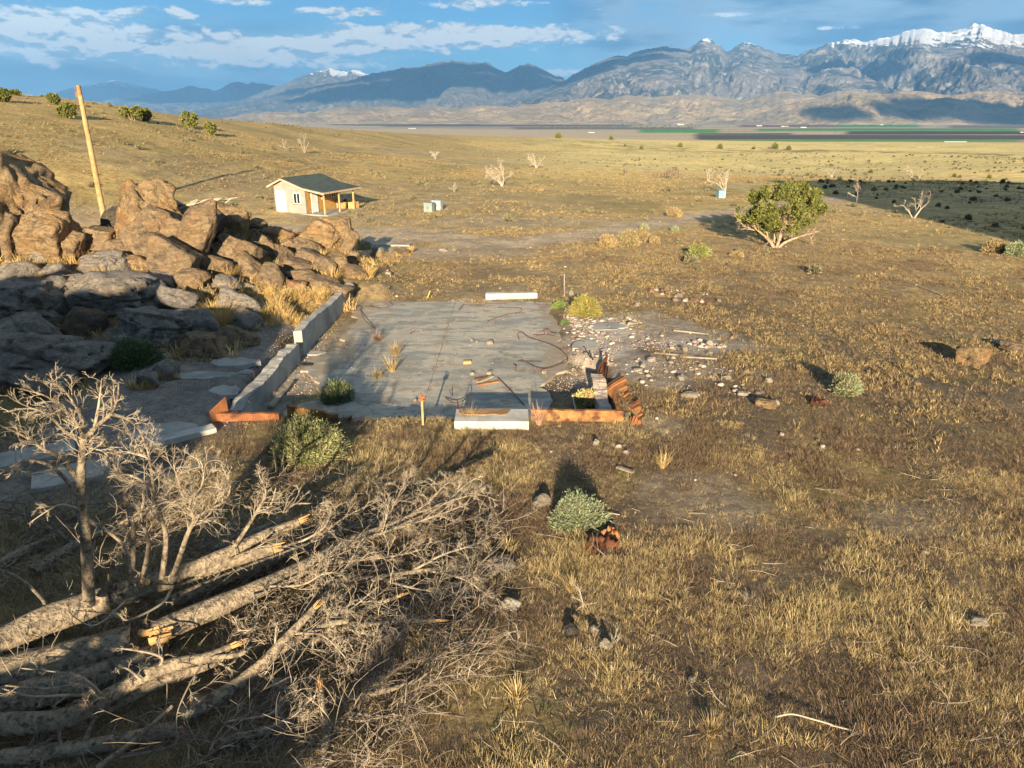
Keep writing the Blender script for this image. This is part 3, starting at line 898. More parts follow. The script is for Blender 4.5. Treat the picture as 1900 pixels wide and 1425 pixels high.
# ================================================================ boulders
def rock_mesh(seed, sub, dims, kind, blocky=.5):
    """block bounded by three joint sets, chipped corners, weathered faces, fracture grooves"""
    rg = np.random.RandomState(seed)
    u, f = _ICO[sub]
    big = 'big' in kind
    J = np.linalg.qr(np.eye(3) + rg.normal(0, .28, (3, 3)))[0]
    J = J * np.sign(np.diag(J))[:, None]
    nrm = np.concatenate([J, -J]) + rg.normal(0, .16, (6, 3))
    ch = rg.normal(size=(7, 3)); ch[:, 2] = np.abs(ch[:, 2]) * .8
    nrm = np.concatenate([nrm, ch]); nrm /= np.linalg.norm(nrm, axis=1)[:, None]
    d = np.concatenate([rg.uniform(.62, .86, 6), rg.uniform(.78, 1.05, 7)])
    cosn = u @ nrm.T
    val = np.where(cosn > .06, d[None, :] / np.maximum(cosn, .06), 9)
    val = np.concatenate([val, np.full((len(u), 1), 1.22)], 1)
    k = 55.0
    r = -np.log(np.exp(-k * val).sum(1)) / k
    s = rg.uniform(0, 90)
    p0 = u * r[:, None]
    r = r + .065 * fbm(p0[:, 0] * 1.5 + s, p0[:, 1] * 1.5, p0[:, 2] * 1.5, oct=4, seed=seed)
    r = r + .03 * fbm(p0[:, 0] * 6 + s, p0[:, 1] * 6, p0[:, 2] * 6, oct=4, seed=seed + 20, gain=.6)
    r = r + .035 * fbm(p0[:, 0] * 2.6 + s, p0[:, 1] * 2.6, p0[:, 2] * 2.6, oct=4, seed=seed + 1, ridged=True)
    # fractures along the joint sets : offset blocks and open grooves
    fr_f = (2.6, 1.9, 2.2) if big else (1.5, 1.2, 1.4)
    for q in range(3):
        wn = fbm(p0[:, 0] * 1.3 + s + q * 7, p0[:, 1] * 1.3, p0[:, 2] * 1.3, oct=3, seed=seed + 30 + q)
        t = (p0 @ J[q]) * fr_f[q] + .38 * wn + rg.uniform(0, 1)
        e = np.abs(t - np.round(t)); ce = np.floor(t + .5)
        lv = (_hash(np.floor(t).astype(int), np.full(len(t), q), np.full(len(t), 3), seed) - .5) * (.20 if big else .12)
        gate = smooth((fbm(p0[:, 0] * 1.1 + q * 3 + s, p0[:, 1] * 1.1, p0[:, 2] * 1.1, oct=2, seed=seed + 50 + q) + .45) / .3)
        r = r + lv * gate - (.13 if big else .085) * gate * (1 - smooth(e / .045))
    p = u * r[:, None] * np.array(dims) / 2.0
    return p, f


ROCK_LABELS = {
    0: 'giant tan bedrock slab leaning beside the utility pole, tallest of the outcrop', 1: 'tan block low on the flank of the giant leaning slab', 2: 'tan block capping the top of the giant leaning slab',
    3: 'tan rock mass cut by the edge of the photo, beyond the giant slab', 4: 'brown rock in the dark cleft under the giant slab', 5: 'narrow tan block at the foot of the giant slab, toward the pole',
    6: 'small rounded grey rock below the giant slab', 7: 'dark shaded rock touching the foot of the utility pole', 8: 'low brown ledge between the giant slab and the pointed peak', 9: 'rounded brown boulder with golden grass under the pointed peak',
    10: 'pointed tan rock peak with orange lichen, centre of the outcrop', 11: 'small block forming the tip of the pointed rock peak', 12: 'broad brown face beneath the pointed rock peak', 13: 'brown buttress at the foot of the pointed rock peak',
    14: 'tall narrow brown slab leaning away from the pointed peak', 15: 'small round rock on top behind the leaning brown slab', 16: 'dark wedge-shaped rock next to the leaning brown slab', 17: 'tan dome rock standing in front of the white rubbish',
    18: 'dark rock in the hollow under the tan dome rock', 19: 'large brown boulder in the middle of the tumbled slope', 20: 'brown boulder above the golden bushes in the slope', 21: 'wide grey boulder, rounded, below the golden tufts',
    22: 'flat tan rock among yellow grass tufts', 23: 'upright brown rock at the edge of the shade', 24: 'broad smooth grey boulder with white streaks, half in shade', 25: 'large oval grey boulder in the shade above the green bush',
    26: 'dark broken rock behind the oval grey boulder', 27: 'long grey shaded rock sheet under the giant slab', 28: 'huge shaded grey boulder nearest the photo edge', 29: 'lowest broad shaded rock sheet beside the green bush',
    30: 'shaded grey rock at the corner below the huge boulder', 31: 'grey boulder with rough cracked top beside the golden bush', 32: 'grey ridge-shaped rock above the golden bush', 33: 'grey rock touching the golden bush',
    34: 'brown boulder at the edge of the gravel', 35: 'low brown boulder at the corner of the gravel', 47: 'reddish orange rock above the concrete wall', 49: 'brown block with a crack, near the top end of the outcrop',
    50: 'tall tan rock at the end of the outcrop toward the hut', 44: 'large rounded brown rock in the slope above the wall', 45: 'brown rock sloping down to the dry grass', 46: 'brown grey boulder just above the yellow grass',
    52: 'round tan knob beside the tall end rock',
}
ROCK_SHORT = {0: 'giant leaning slab', 7: 'foot of the utility pole', 9: 'boulder with golden grass', 10: 'pointed rock peak', 13: 'buttress of the pointed peak', 14: 'tall leaning brown slab', 17: 'tan dome rock', 19: 'large middle boulder', 21: 'wide grey boulder',
              24: 'white-streaked grey boulder', 25: 'oval grey boulder', 28: 'huge shaded boulder', 29: 'lowest shaded rock sheet', 31: 'cracked grey boulder', 33: 'golden bush', 34: 'boulder at the gravel edge', 35: 'boulder at the gravel corner', 44: 'big rounded brown rock', 46: 'boulder above the yellow grass', 47: 'reddish orange rock', 49: 'brown block with a crack', 50: 'tall tan end rock'}


def rock_label(i, w_, kind):
    cx, cy = ROCKS[i][:2]
    j = min(ROCK_SHORT, key=lambda q: (ROCKS[q][0] - cx) ** 2 + (1.4 * (ROCKS[q][1] - cy)) ** 2)
    dx, dy = cx - ROCKS[j][0], cy - ROCKS[j][1]
    wd = 'just above' if dy < -abs(dx) else 'just below' if dy > abs(dx) else 'on the hut side of' if dx > 0 else 'on the pole side of'
    size = 'tiny' if w_ < .75 else 'small' if w_ < 1.25 else 'medium' if w_ < 1.9 else 'broad'
    return '%s %s rock %s the %s' % (size, kind.replace('big', ''), wd, ROCK_SHORT[j])


for i, (c, w_, h_, tilt, kind) in enumerate(ROCK_W):
    big = w_ > 2.6
    sub = 5 if (w_ > 1.8) else (4 if w_ > .7 else 3)
    dep = w_ * random.Random(i).uniform(.75, 1.05)
    p, f = rock_mesh(1000 + i, sub, (w_ * 1.22, dep * 1.15, h_ * 1.28), kind)
    a = R(tilt)
    # tilt about the view axis, clockwise on the picture
    Mx = Matrix.Rotation(a, 3, 'Y')
    p = p @ np.array(Mx).T
    o = mesh_obj('boulder', p, f, MR[kind], loc=c, smooth_shade=True)
    if i in ROCK_LABELS:
        tag(o, ROCK_LABELS[i], 'boulder', 'boulders of the rocky outcrop')
    else:
        tag(o, rock_label(i, w_, kind), 'boulder', 'smaller rocks of the outcrop')

# shaded crag behind the picture's edge, same rock
for i, (x, y, s) in enumerate([(-13.5, 9.5, 4.5), (-17.5, 12.5, 5.5), (-22, 14, 6), (-15, 3, 4.5), (-27, 12, 7)]):
    p, f = rock_mesh(1300 + i, 4, (s, s, s * 1.0), 'tanbig')
    o = mesh_obj('boulder', p, f, MR['tan'], loc=(x, y, Hs(x, y) - s * .2), smooth_shade=True, label='tan boulder on the crag beyond the edge of the photo', cat='boulder', group='boulders of the crag outside the photo')


def stone(px, py, wpx, hpx, kind, label, seed, group=None, z=None, cat='stone', name='stone', tilt=0):
    g = G(px, py + hpx * .4) if z is None else P(px, py + hpx * .4, z)
    dep = g.y * math.cos(R(PITCH)) + (H0 - g.z) * math.sin(R(PITCH))
    w_ = wpx * dep / FPX; h_ = hpx * dep / FPX * 1.02
    p, f = rock_mesh(seed, 4 if wpx > 25 else 3, (w_, w_ * .85, h_), kind)
    p = p @ np.array(Matrix.Rotation(R(tilt), 3, 'Y')).T
    return mesh_obj(name, p, f, MR[kind], loc=(g.x, g.y + w_ * .3, g.z + h_ * .33), smooth_shade=True, label=label, cat=cat, group=group)


stone(1815, 664, 66, 42, 'tan', 'orange and green lichened boulder lying alone on the slope by the long shadow', 50, tilt=-15, name='boulder', cat='boulder')
stone(1890, 645, 60, 20, 'brown', 'flat brown rock cut by the photo edge behind the lichened boulder', 51, tilt=10)
stone(1862, 638, 34, 12, 'pale', 'flat pale stone just before the rock at the photo edge', 52)
stone(1008, 930, 34, 30, 'pale', 'buff rounded stone beside the sagebrush in the dry grass', 53)
stone(1123, 1197, 26, 26, 'pale', 'pale speckled stone next to the small cut stump', 54)
stone(1102, 1170, 22, 22, 'grey', 'small grey stone behind the pale speckled stone', 55)
stone(1058, 1172, 30, 20, 'dark', 'dark flat stone in the hollow near the cut stump', 56)
stone(1066, 1148, 16, 14, 'brown', 'little brown stone above the dark flat stone', 57)
stone(950, 1125, 38, 20, 'pale', 'low whitish rock flush with the grass beside the brush pile', 58)
stone(925, 1057, 64, 34, 'grey', 'flat grey rock half under the tips of the brush pile', 59)
stone(850, 1105, 60, 26, 'grey', 'flat grey rock covered by thin branches of the pile', 60)
stone(1155, 1082, 0.1 + 10, 8, 'grey', 'tiny grey stone in the open dry grass', 61)
stone(1106, 823, 16, 14, 'pale', 'white stone in the grass in front of the rusted beam', 62)
stone(1428, 707, 15, 12, 'pale', 'white stone standing out in the dry field beyond the rubble', 63)
stone(1422, 752, 44, 16, 'tan', 'tan rock with a pale end lying at the edge of the rubble', 64)
stone(1442, 748, 12, 12, 'pale', 'white stone at the tip of the tan rock', 65)
stone(1718, 1026, 16, 10, 'pale', 'small bluish white stone in the grass far from the rubble', 66)
stone(1822, 1158, 34, 16, 'pale', 'long pale stone in the tufts toward the corner of the field', 67)
stone(1285, 1262, 16, 12, 'pale', 'pale stone half hidden in the tufts of the open field', 68)
stone(1060, 545, 13, 11, 'pale', 'round white stone beside the thin metal rods', 69)
stone(320, 380, 34, 20, 'pale', 'square pale concrete block standing behind the pointed peak', 70, name='concrete_block', cat='block')
stone(875, 632, 8, 7, 'pale', 'smallest white stone of the three on the concrete slab', 71, z=SLAB_Z)
stone(885, 634, 6, 5, 'pale', 'tiny white chip beside the stones on the slab', 72, z=SLAB_Z)
stone(908, 637, 15, 12, 'pale', 'largest white stone on the middle of the concrete slab', 73, z=SLAB_Z)
stone(770, 743, 8, 8, 'tan', 'small tan pebble on the slab near the rusty post', 74, z=SLAB_Z)
stone(876, 694, 11, 8, 'pale', 'white stone on the slab joint above the rusty planks', 75, z=SLAB_Z)
stone(720, 507, 14, 7, 'pale', 'small white stone at the end of the outcrop', 76)
stone(822, 464, 22, 6, 'pale', 'flat white stone on the dirt track', 77)
stone(1010, 690, 12, 10, 'pale', 'pale lump on the gravelly corner of the slab', 78, z=SLAB_Z)

# ================================================================ concrete slab of four panels
def ragged(pts, step=.35, amp=.06, seed=1, keep=()):
    rg = random.Random(seed); out = []
    n = len(pts)
    for i in range(n):
        a, b = Vector(pts[i]).to_2d(), Vector(pts[(i + 1) % n]).to_2d()
        m = max(1, int((b - a).length / step))
        am = 0.004 if i in keep else amp
        nrm = Vector(((b - a).y, -(b - a).x)).normalized()
        for j in range(m):
            q = a.lerp(b, j / m)
            if j: q = q + nrm * rg.uniform(-am, am)
            out.append((q.x, q.y))
    return out


def plate(name, pts, z0, z1, mat, parent=None, zf=None, **kw):
    n = len(pts)
    vs = [(x, y, z0 + (zf(x, y) if zf else 0)) for x, y in pts] + [(x, y, z1 + (zf(x, y) if zf else 0)) for x, y in pts]
    fs = [tuple(range(n, 2 * n)), tuple(reversed(range(n)))] + [(i, (i + 1) % n, n + (i + 1) % n, n + i) for i in range(n)]
    return mesh_obj(name, vs, fs, mat, parent, **kw)


JX, JY = -2.9, 25.3
sl = empty('concrete_slab', (0, 0, 0), label='large grey weathered concrete slab of a ruined building, cracked and littered with rebar', cat='concrete slab')
g_ = .008
plate('slab_panel', ragged([(-6.9, 19.75), (JX - g_, 19.8), (JX - g_, JY - g_), (-7.6, JY - g_), (-6.2, 22.6), (-7.3, 21.6)], amp=.14, seed=1, keep=(1, 2)), SLAB_Z - .14, SLAB_Z, M_slab, sl)
plate('slab_panel', ragged([(JX + g_, 19.8), (.9, 19.9), (1.35, 22.2), (.9, 23.6), (2.0, JY - g_), (JX + g_, JY - g_)], amp=.18, seed=2, keep=(4, 5)), SLAB_Z - .14, SLAB_Z + .003, M_slab, sl)
plate('slab_panel', ragged([(JX + g_, JY + g_), (2.15, JY + g_), (1.9, 28), (2.2, 31), (1.75, 34), (2.05, 36.1), (-1.2, 36.2), (-1.6, 35.2), (-2.2, 35.9), (JX + g_, 36.2)], amp=.13, seed=3, keep=(0, 9)), SLAB_Z - .14, SLAB_Z - .004, M_slab, sl)
plate('slab_panel', ragged([(-7.9, JY + g_), (JX - g_, JY + g_), (JX - g_, 36.2), (-8.3, 36.1), (-7.2, 32), (-7.4, 29.5), (-6.6, 28.2), (-7.9, 27)], amp=.15, seed=4, keep=(0, 1, 2)), SLAB_Z - .14, SLAB_Z - .006, M_slab, sl)


def patch(px, py, rx, ry, label, seed, z=None, mat=None, dz=.03, h=None, name='concrete_patch', group='remnants of old concrete in the gravel'):
    c_ = G(px, py) if z is None else P(px, py, z)
    rg = random.Random(seed); n = 22
    pts = []
    for i in range(n):
        a = 2 * math.pi * i / n
        k = 1 + .28 * math.sin(a * 2 + seed) * .6 + rg.uniform(-.16, .16)
        pts.append((c_.x + rx * k * math.cos(a), c_.y + ry * k * math.sin(a)))
    zf = None if z is not None else (lambda x, y: Hs(x, y))
    zc = z if z is not None else Hs(c_.x, c_.y)
    return plate(name, pts, zc - .12, zc + dz, mat or M_conc, label=label, cat='concrete', group=group)


patch(375, 697, .95, .42, 'pale flat concrete remnant in the gravel beside the shaded stones', 1)
patch(433, 672, .75, .55, 'worn concrete remnant with loose chips near the gap of the wall', 2)
patch(418, 725, .5, .45, 'grey concrete remnant in the gravel beside the near wall', 3)
patch(455, 690, .35, .22, 'small round concrete remnant in the gravel', 4)
patch(300, 800, 1.0, .5, 'dull concrete remnant in the shade behind the long curb', 5)
patch(1128, 607, .85, .55, 'smooth pale concrete remnant beside the yellow bush', 6, dz=.05)
patch(1085, 640, .5, .7, 'concrete remnant among white rubble beside the slab', 7)
patch(570, 655, .6, .35, 'shaded concrete remnant at the gap in the wall', 8, z=SLAB_Z - .06, dz=.03)
patch(590, 693, .35, .22, 'little pale concrete remnant beside the slab edge', 9, z=SLAB_Z - .06, dz=.03)
patch(985, 403, 3.2, 1.0, 'faint concrete pad in the dirt beside the track', 12, mat=mat_noise('dusty_concrete', (.36, .29, .21), (.42, .33, .24), 1.0), dz=.02) if False else None


def bar_box(name, a, b, wd, z0, z1, mat, parent=None, off=0.0, zf=None, seed=0, rag=0.0, n=10, **kw):
    """wall-like prism from a to b (xy), width wd to the picture right side of the line, ragged top"""
    a = Vector(a).to_2d(); b = Vector(b).to_2d()
    t = (b - a).normalized(); nr = Vector((t.y, -t.x))
    rg = random.Random(seed)
    vs = []; fs = []
    for i in range(n + 1):
        k = i / n
        c_ = a.lerp(b, k)
        zt = (z1(k) if callable(z1) else z1)
        zb = (z0(k) if callable(z0) else z0)
        j1 = rag * 1.5 * float(fbm(np.array([k * n * .33 + seed]), np.array([.5]), oct=3, seed=seed)[0]); j2 = rag * 1.5 * float(fbm(np.array([k * n * .33 + seed + .8]), np.array([9.5]), oct=3, seed=seed)[0])
        l = c_ - nr * wd / 2; r_ = c_ + nr * (wd / 2 + rag * .5 * math.sin(k * 7 + seed))
        vs += [(l.x, l.y, zb), (r_.x, r_.y, zb), (r_.x, r_.y, zt + j1), (l.x, l.y, zt + j2)]
    for i in range(n):
        o_ = 4 * i
        for (p, q) in ((0, 1), (1, 2), (2, 3), (3, 0)):
            fs.append((o_ + p, o_ + q, o_ + 4 + q, o_ + 4 + p))
    fs += [(3, 2, 1, 0), (4 * n, 4 * n + 1, 4 * n + 2, 4 * n + 3)]
    return mesh_obj(name, vs, fs, mat, parent, **kw)


# retaining wall, far and near run
fa = P(556, 655, SLAB_Z); fb = P(640, 562, SLAB_Z)
bar_box('concrete_wall', (fa.x, fa.y), (fb.x + .1, fb.y + 1.2), .34, -1.1, lambda k: SLAB_Z + .92 - .10 * k + .05 * math.sin(k * 9), M_conc, seed=3, rag=.035, n=70,
        label='tall far run of the broken concrete retaining wall, sunlit top edge', cat='concrete wall', group='runs of the retaining wall')
na_p = P(440, 782, SLAB_Z); nb_p = P(548, 668, SLAB_Z)
bar_box('concrete_wall', (na_p.x, na_p.y), (nb_p.x, nb_p.y), .42, -1.1, lambda k: SLAB_Z + .50 + .20 * k + .03 * math.sin(k * 11) - .1 * (k < .06), M_conc, seed=5, rag=.045, n=60,
        label='low near run of the broken concrete retaining wall, crumbling, in the shade', cat='concrete wall', group='runs of the retaining wall')


def rods(name, pts3, r, mat, n=14, sides=5, **kw):
    mb = MB(); mb.tube(catmull(pts3, n), r, r * .92, sides)
    return mb.build(name, mat, smooth_shade=True, **kw)


# hooks of reinforcement sticking out of the near wall
for pts, lab in (([(455, 738, .1), (462, 745, .25), (470, 752, .05)], 'short rusted bar poking out of the side of the near wall'), ([(433, 775, -.05), (434, 764, .3), (439, 760, .45), (441, 763, .35), (437, 767, .25)], 'hooked rusted bar at the near end of the low wall'),
                 ([(497, 708, .1), (496, 695, .4)], 'thin upright bar on the top of the low wall'), ([(472, 702, .1), (471, 690, .45)], 'thin upright bar above the gravel side of the low wall')):
    rods('rebar', [P(x, y, z) for x, y, z in pts], .012, M_rebar, label=lab, cat='rebar', group='bars sticking out of the wall')

# rusty form plates along the near edge of the yard
def plate_up(name, pa, pb, z0, z1a, z1b, label, mat, th=.02, flange=.1, group='rusted steel plates along the yard edge', seed=0, n=12, yoff=0):
    rg = random.Random(seed)
    vs = []; fs = []
    for i in range(n + 1):
        k = i / n
        x = pa[0] + (pb[0] - pa[0]) * k; y = pa[1] + (pb[1] - pa[1]) * k + yoff + rg.uniform(-.02, .02)
        zt = z1a + (z1b - z1a) * k + rg.uniform(-.015, .015)
        vs += [(x, y, z0), (x, y, zt), (x, y + flange, zt + .004), (x, y + flange, zt - th), (x, y + th, zt - th), (x, y + th, z0)]
    for i in range(n):
        o_ = 6 * i
        for j in range(6):
            fs.append((o_ + j, o_ + (j + 1) % 6, o_ + 6 + (j + 1) % 6, o_ + 6 + j))
    fs += [(5, 4, 3, 2, 1, 0), tuple(6 * n + j for j in range(6))]
    return mesh_obj(name, vs, fs, mat, label=label, cat='steel plate', group=group)


q1, q2 = P(986, 788, 0), P(1158, 789, 0)
plate_up('steel_plate', (q1.x, 19.15), (q2.x, 19.1), -.25, .36, .34, 'long bright rusted steel plate between the white step and the corrugated sheet', M_rust, seed=1)
q1, q2 = P(530, 785, 0), P(627, 790, 0)
plate_up('steel_plate', (q1.x, 19.25), (q2.x, 18.95), -.25, .46, .28, 'bright spotted rusted plate behind the big sagebrush', M_rust, seed=2)
q1, q2 = P(400, 786, 0), P(516, 787, 0)
plate_up('steel_plate', (q1.x, 19.1), (q2.x, 19.1), -.25, .26, .26, 'dark rusted plate below the end of the low wall', M_rustd, seed=3)
q1, q2 = P(397, 784, 0), P(424, 768, 0)
mb = MB(); a_, b_ = P(394, 782, .05), P(424, 772, .05)
mb.hexa([(a_.x, a_.y, -.1), (a_.x + .03, a_.y - .02, -.1), (b_.x + .03, b_.y, -.1), (b_.x, b_.y + .03, -.1), (a_.x - .05, a_.y, .35), (a_.x, a_.y - .02, .35), (b_.x, b_.y, .66), (b_.x - .03, b_.y + .03, .66)])
mb.build('steel_plate', M_rustd, label='dark triangular rusted plate bent upright at the wall end', cat='steel plate', group='rusted steel plates along the yard edge')
q = P(648, 786, 0)
plate_up('steel_plate', (q.x - .12, 19.2), (q.x + .06, 19.1), -.3, .05, .18, 'small torn rusted scrap beside the spotted plate', M_rustd, seed=4, n=4)
q1, q2 = P(735, 783, 0), P(765, 785, 0)
plate_up('plank', (q1.x, 19.5), (q2.x, 19.45), -.3, -.02, -.08, 'dark charred board standing at the slab edge', M_black, seed=5, n=4, th=.05)

# white step with its brown board
st = empty('concrete_step', (0, 0, 0), label='white painted concrete step with a worn brown board on its back half', cat='step')
s0, s1 = P(843, 800, 0), P(981, 800, 0)
mb = MB(); mb.box(((s0.x + s1.x) / 2, 18.95, .02), (s1.x - s0.x, .92, .52)); mb.build('block', M_conc_w, st)
rgx = random.Random(3); pts = [(s0.x + .08, 19.38), (s0.x + .10, 19.05)] + [(s0.x + .1 + (s1.x - s0.x - .75) * k / 9, 18.98 - rgx.uniform(0, .10)) for k in range(1, 10)] + [(s1.x - .55, 19.2), (s1.x - .5, 19.38)]
plate('board', pts[::-1], .283, .31, mat_noise('brown_board', (.34, .20, .10), (.42, .26, .14), 5, (.25, .15, .08), 2), st)

# corrugated rusted sheets
def corr(name, A, B, h, lean, label, seed, ribs=9, mat=M_rust, z0=-.15):
    n = ribs * 8; rg = random.Random(seed)
    A = Vector(A); B = Vector(B); t = (B - A).normalized(); nr = Vector((t.y, -t.x, 0))
    vs = []; fs = []
    for th in (0, .012):
        for j in range(5):
            for i in range(n + 1):
                k = i / n
                p = A.lerp(B, k)
                wv = .020 * math.sin(k * ribs * 2 * math.pi)
                hh = h * (j / 4) * (1 + .16 * math.sin(k * 7 + seed) + .08 * math.sin(k * 23 + seed))
                q = p + Vector((0, 0, z0 + hh)) + nr * (wv + th + lean * (j / 4) ** 1.3 + .05 * math.sin(k * 4 + j))
                vs.append(tuple(q))
    m = n + 1
    for s_ in (0, 1):
        for j in range(4):
            for i in range(n):
                a = s_ * 5 * m + j * m + i
                fs.append((a, a + 1, a + m + 1, a + m) if s_ else (a + m, a + m + 1, a + 1, a))
    for i in range(n):
        a = 4 * m + i; fs.append((a, a + 1, a + 1 + 5 * m, a + 5 * m))
    return mesh_obj(name, vs, fs, mat, label=label, cat='metal sheet', group='corrugated rusted sheets at the yard corner', smooth_shade=False)


corr('corrugated_sheet', P(1118, 708, -.1), P(1112, 680, -.1), .58, .2, 'dark brown end piece of corrugated sheet, standing farthest from the step', 1, ribs=4, mat=M_rustd)
corr('corrugated_sheet', P(1143, 752, -.1), P(1122, 712, -.1), .42, .55, 'middle corrugated rusted sheet leaning outward', 2, ribs=13, mat=M_rustm)
corr('corrugated_sheet', P(1163, 785, -.1), P(1146, 752, -.1), .38, .55, 'corrugated rusted sheet joining the bright steel plate', 3, ribs=10, mat=M_rustm)
corr('corrugated_sheet', P(1186, 792, -.02), P(1163, 787, -.02), .32, .2, 'crumpled low scrap of corrugated sheet at the corner in the grass', 4, ribs=4, mat=M_rustd)

# crumbled inner wall on the picture right
wa, wb = P(1128, 778, -.1), P(1102, 698, -.1)
bar_box('crumbled_wall', (wa.x + .02, 19.55), (wb.x + .08, wb.y), .40, SLAB_Z - .2, lambda k: -.16 + .10 * math.sin(k * 9) + .08 * k, mat_noise('crumbled_mortar', (.46, .36, .29), (.58, .46, .37), 7, (.30, .25, .22), 3, bump=1.0, bscale=14, bdist=.08), seed=9, rag=.09, n=40,
        label='crumbling pinkish stone and mortar wall inside the rusted corner', cat='ruined wall')

# pale beam beyond the slab, kerbs and old pads in the shade
b0, b1 = G(901, 554), G(996, 551)
bar_box('concrete_beam', (b0.x, b0.y), (b1.x, b1.y), .35, -.8, -.30, M_conc_w, label='white concrete beam lying beyond the far edge of the slab', cat='beam', seed=1, rag=.01)
bar_box('concrete_kerb', tuple(G(268, 832))[:2], tuple(G(398, 798))[:2], .42, -.2, .14, M_conc_w, label='long pale concrete kerb in the shade behind the dead branches', cat='kerb', seed=2, rag=.02)
bar_box('concrete_pad', tuple(G(60, 900))[:2], tuple(G(225, 868))[:2], 1.1, -.2, .12, M_conc, label='broken concrete pad seen through the upright dead branches', cat='concrete', seed=3, rag=.04)
bar_box('concrete_pad', tuple(G(-40, 868))[:2], tuple(G(140, 832))[:2], .9, -.2, .10, M_conc, label='old concrete strip at the photo edge behind the dead branches', cat='concrete', seed=4, rag=.04)
bar_box('concrete_kerb', tuple(G(668, 455))[:2], tuple(G(762, 455))[:2], 1.1, -.9, Hs(*tuple(G(715, 455))[:2]) + .12, M_conc, label='flat grey slab at the end of the outcrop beside the track', cat='kerb', seed=5, rag=.03)

# rebar lying on the slab (strip crop coordinates -> photo)
def c8(x, y): return (540 + x * .3684, 520 + y * .3684)
REB = [([(285, 130, 0), (330, 128, .1), (352, 145, .05), (300, 152, 0), (262, 128, .08)], 'looped rusted bar at the far edge of the slab by the wall'),
       ([(350, 150, 0), (365, 190, .12), (395, 222, .1), (422, 243, 0)], 'wavy rusted bar running from the far loops onto the slab'),
       ([(350, 128, 0), (420, 135, .05), (470, 138, .1), (494, 124, .2), (470, 110, .3)], 'thin curled bar along the far edge of the slab'),
       ([(395, 118, .1), (410, 130, 0), (450, 140, 0), (390, 125, 0)], 'small bent bar next to the curled bar at the far edge'),
       ([(845, 150, 0), (870, 122, .15), (930, 128, .05), (1000, 118, .05), (1082, 114, 0)], 'long reddish bar over the white crumbled far edge'),
       ([(990, 205, 0), (1060, 180, .05), (1120, 165, .1), (1180, 165, 0)], 'straight thin bar pointing across the far panel'),
       ([(1042, 138, 0), (1100, 138, .1), (1150, 140, .15), (1162, 153, .1), (1130, 170, 0)], 'hooked bar over the straight thin bar'),
       ([(1150, 300, 0), (1140, 272, .2), (1163, 264, .25), (1200, 290, .1), (1280, 313, .05), (1340, 338, .1), (1385, 375, .1), (1393, 403, .1), (1350, 428, .1), (1290, 444, .05), (1240, 440, .05), (1160, 400, 0)], 'big sweeping hook of rusted bar on the slab near the rubble'),
       ([(1142, 406, 0), (1200, 410, .05), (1262, 408, 0)], 'short bar inside the sweeping hook'),
       ([(1220, 274, 0), (1275, 274, .1), (1275, 255, .25), (1295, 247, .3), (1310, 262, .2), (1342, 266, 0)], 'tangle of bent bar near the rubble edge'),
       ([(1235, 278, 0), (1290, 275, .05), (1330, 280, 0)], 'thin bar beneath the bent tangle'),
       ([(1040, 487, 0), (1105, 555, .05), (1175, 628, 0)], 'straight dark bar lying from the planks toward the step'),
       ([(775, 590, 0), (822, 617, .15), (870, 603, .2), (895, 575, .25), (888, 552, .35)], 'curved dark bar like a bow beside the rusty post'),
       ([(797, 552, .2), (805, 570, .1), (812, 586, 0)], 'short dark bar next to the bow-shaped bar'),
       ([(1225, 105, 0), (1232, 116, .1), (1262, 122, 0), (1295, 123, 0)], 'small bar at the far corner of the slab'),
       ([(1120, 420, 0), (1135, 432, .1), (1128, 447, 0)], 'tiny bent bar at the slab joint'),
       ([(600, 268, 0), (622, 252, .05)], 'tiny straight twig of bar on the far panel'),
       ([(845, 668, 0), (838, 600, 1.2)], 'thin bar standing upright beside the white step')]
for pts, lab in REB:
    rods('rebar', [P(*c8(x, y), SLAB_Z + .025 + z) for x, y, z in pts], .017, M_rebar, n=26, label=lab, cat='rebar', group='rusted reinforcing bars')
rods('metal_rod', [G(1047, 549) + Vector((0, 0, -.1)), PY(1047, 507, G(1047, 549).y)], .018, M_conc_w, label='thin pale rod standing upright beyond the slab corner', cat='rod')
rods('metal_rod', [G(1043, 546) + Vector((0, 0, -.1)), PY(1024, 514, G(1043, 546).y)], .018, M_rebar, label='dark slanting rod beside the thin pale rod', cat='rod')
rods('stake', [G(793, 554), PY(798, 539, G(793, 554).y)], .04, mat_noise('yellow_paint', (.65, .40, .05), (.70, .45, .08), 3), sides=4, label='short yellow stake beyond the far edge of the slab', cat='stake')
rods('metal_pipe', [P(1062, 734, SLAB_Z + .3), P(1068, 760, SLAB_Z + .02)], .025, M_conc_w, label='short pale pipe in the shadow of the steel plate', cat='pipe')
rods('metal_rod', [P(1100, 668, .0), PY(1093, 650, P(1100, 668, 0).y)], .03, M_black, label='dark pointed bar standing at the end of the crumbling wall', cat='rod')

# steel post with its rusty head
pb = P(785, 789, .0)
tp = empty('steel_post', (pb.x, pb.y, 0), label='thin yellow rusty fence post with a dark rusted cross head', cat='post')
mb = MB(); mb.box((0, 0, .36), (.06, .025, 1.0)); mb.box((0, .03, .36), (.02, .05, 1.0)); mb.build('shaft', M_pole, tp)
mb = MB(); mb.box((0, -.03, .80), (.17, .06, .07)); mb.box((.06, -.035, .86), (.07, .05, .1)); mb.box((-.03, -.03, .92), (.05, .05, .12)); mb.build('head', M_rustd, tp)

